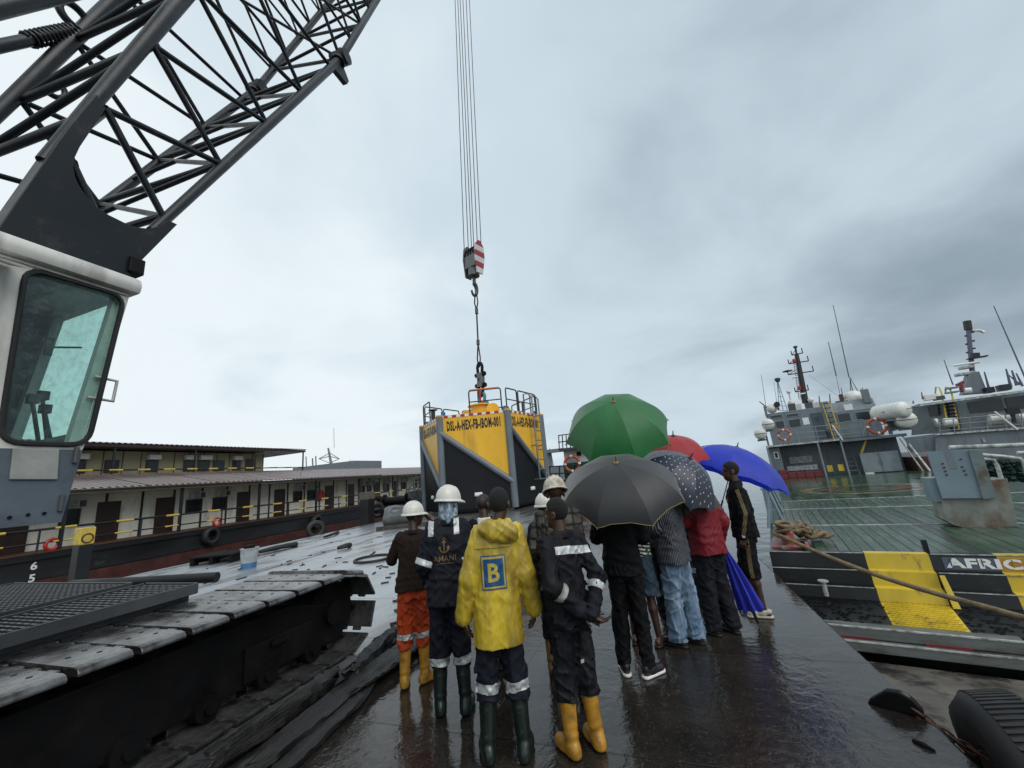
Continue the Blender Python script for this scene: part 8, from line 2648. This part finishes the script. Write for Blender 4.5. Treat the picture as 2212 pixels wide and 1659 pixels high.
# crumpled drum fender and mooring winch left of the float
p = at_z(872, 1138, 0)
fd = empty('drum_fender', p, R_(25), label='dented grey drum lying on the deck behind the brown shirt', cat='drum')
D = SDF((-1.0, -.6, -.02), (1.0, .6, 1.1), .035); D.cap((-.6, 0, .5), (.7, 0, .5), .48, .44, 0); D.ell((-.2, -.35, .85), (.35, .25, .2), .1, sub=True); D.clip(lambda P: np.abs(P[..., 0]) - .85); D.shape(lambda P: .09 * (vnoise(P * 2.6 + 4) - .5), .2)
link('shell', D.mesh('shell'), mat('dull_grey_plastic', (0.09, 0.095, 0.095), 0.35, var=.3), fd)
mb = MB(); mb.bb((-1.1, -.7, 0), (1.3, -.5, .18)); mb.build('chock', M_TIMB, fd, bevel=.02)
wb = at_z(868, 1112, 0)
wi = empty('mooring_winch', wb, R_(10), label='black mooring winch with handwheel and tyres left of the float', cat='winch')
mb = MB(); mb.bb((-2.2, -.8, .0), (1.6, .9, .5)); mb.build('bedplate', M_DARK, wi, bevel=.03)
mb = MB(); mb.cyl((-1.2, 0, .95), (.4, 0, .95), .26, seg=20); mb.cyl((-1.25, 0, .95), (-1.15, 0, .95), .45, seg=20); mb.cyl((.35, 0, .95), (.45, 0, .95), .45, seg=20); mb.build('drum', M_DARK, wi, smooth=40)
mb = MB(); mb.torus((1.25, -.3, 1.45), (.3, -1, .1), .55, .04); mb.cyl((1.25, -.3, 1.45), (1.25, .1, 1.4), .06, seg=8); mb.build('handwheel', M_DGREY, wi, smooth=60)
mb = MB()
for k in range(3): a = PI / 3 * k; mb.cyl((1.25 + .52 * math.cos(a), -.3, 1.45 + .52 * math.sin(a)), (1.25 - .52 * math.cos(a), -.3, 1.45 - .52 * math.sin(a)), .025, seg=6)
mb.build('spokes', M_DGREY, wi)
mb = MB(); mb.tube([(.7, .6, .5), (.7, .6, 2.3), (1.7, .6, 2.4), (1.7, .6, .5)], .06, 8); mb.tube([(.7, .6, 1.5), (1.7, .6, 1.6)], .05, 8); mb.build('pipe_frame', M_SHIPL, wi, smooth=60)
mb = MB(); mb.box((.9, .1, 1.2), (.8, .6, .5)); mb.build('gearbox', M_DGREY, wi, bevel=.08)
tyre('tyre', (wb.x - 2.3, wb.y + .2, .72), (.9, -.35, .0), .72, .2, 'big tyre leaning at the left end of the mooring winch', 'tyre')
tyre('tyre', (wb.x - 1.2, wb.y - 1.0, .5), (.8, -.6, .1), .5, .16, 'smaller tyre leaning in front of the mooring winch', 'tyre')

# pad eye, chain and the big tyre fender at the near right-hand edge
pe = empty('pad_eye', (1.30, 3.93, 0), R_(-30), label='steel pad eye welded at the deck edge, chain through it', cat='pad eye')
mb = MB(); P = [(-.15, 0), (.15, 0), (.15, .05), (.11, .105), (.05, .13), (-.02, .12), (-.13, .03)]
mb.prism([Vector((x, -.03, z)) for x, z in P], (0, 0, 0), (0, .06, 0)); mb.build('plate', M_DARK, pe, bevel=.012)
mb = MB(); mb.torus((.06, 0, .07), (0, 1, 0), .04, .018); mb.build('eye_ring', M_DGREY, pe, smooth=60)
ch = empty('chain', (1.36, 3.90, .06), label='rusty chain from the pad eye to the tyre fender', cat='chain')
a, b = Vector((1.36, 3.90, .06)), Vector((1.60, 3.62, -.08))
for k in range(9):
    t = k / 8; c = a.lerp(b, t) - a; c.z -= .03 * math.sin(t * PI); d = (b - a).normalized()
    ax_ = d.orthogonal().normalized() if k % 2 else d.cross(d.orthogonal()).normalized()
    pts = []
    sd = d.cross(ax_)
    for j in range(12):
        an = 2 * PI * j / 12; pts.append(c + d * (.045 * math.cos(an)) + sd * (.024 * math.sin(an)))
    mb = MB(); mb.tube(pts, .009, 6, closed=True); mb.build('link', M_RUST, ch, smooth=60)
ft = tyre('tyre_fender', (1.77, 3.46, -.27), (1, -.12, .18), .58, .2, 'big black tyre fender hanging at the deck edge, bottom right', 'tyre')
mb = MB()
for k in range(90):
    a = 2 * PI * k / 90
    mb.box(Vector((.583 * math.cos(a), .583 * math.sin(a), 0)), (.012, .02, .2), Matrix.Rotation(a, 3, 'Z'))
q = Vector((1, -.12, .18)).to_track_quat('Z', 'Y').to_matrix()
mb.v = [tuple(q @ Vector(v)) for v in mb.v]
mb.build('tread', M_RUBBER, ft, kind='stuff')
a = at_z(1972, 1600, .006); b = at_z(2020, 1622, .006)
mb = MB(); mb.tube([a, a.lerp(b, .5) + Vector((0, 0, .004)), b], [.012, .016, .006], 6); mb.build('stick', M_BLK, None, label='small dark stick on the wet deck near the right edge', cat='stick')
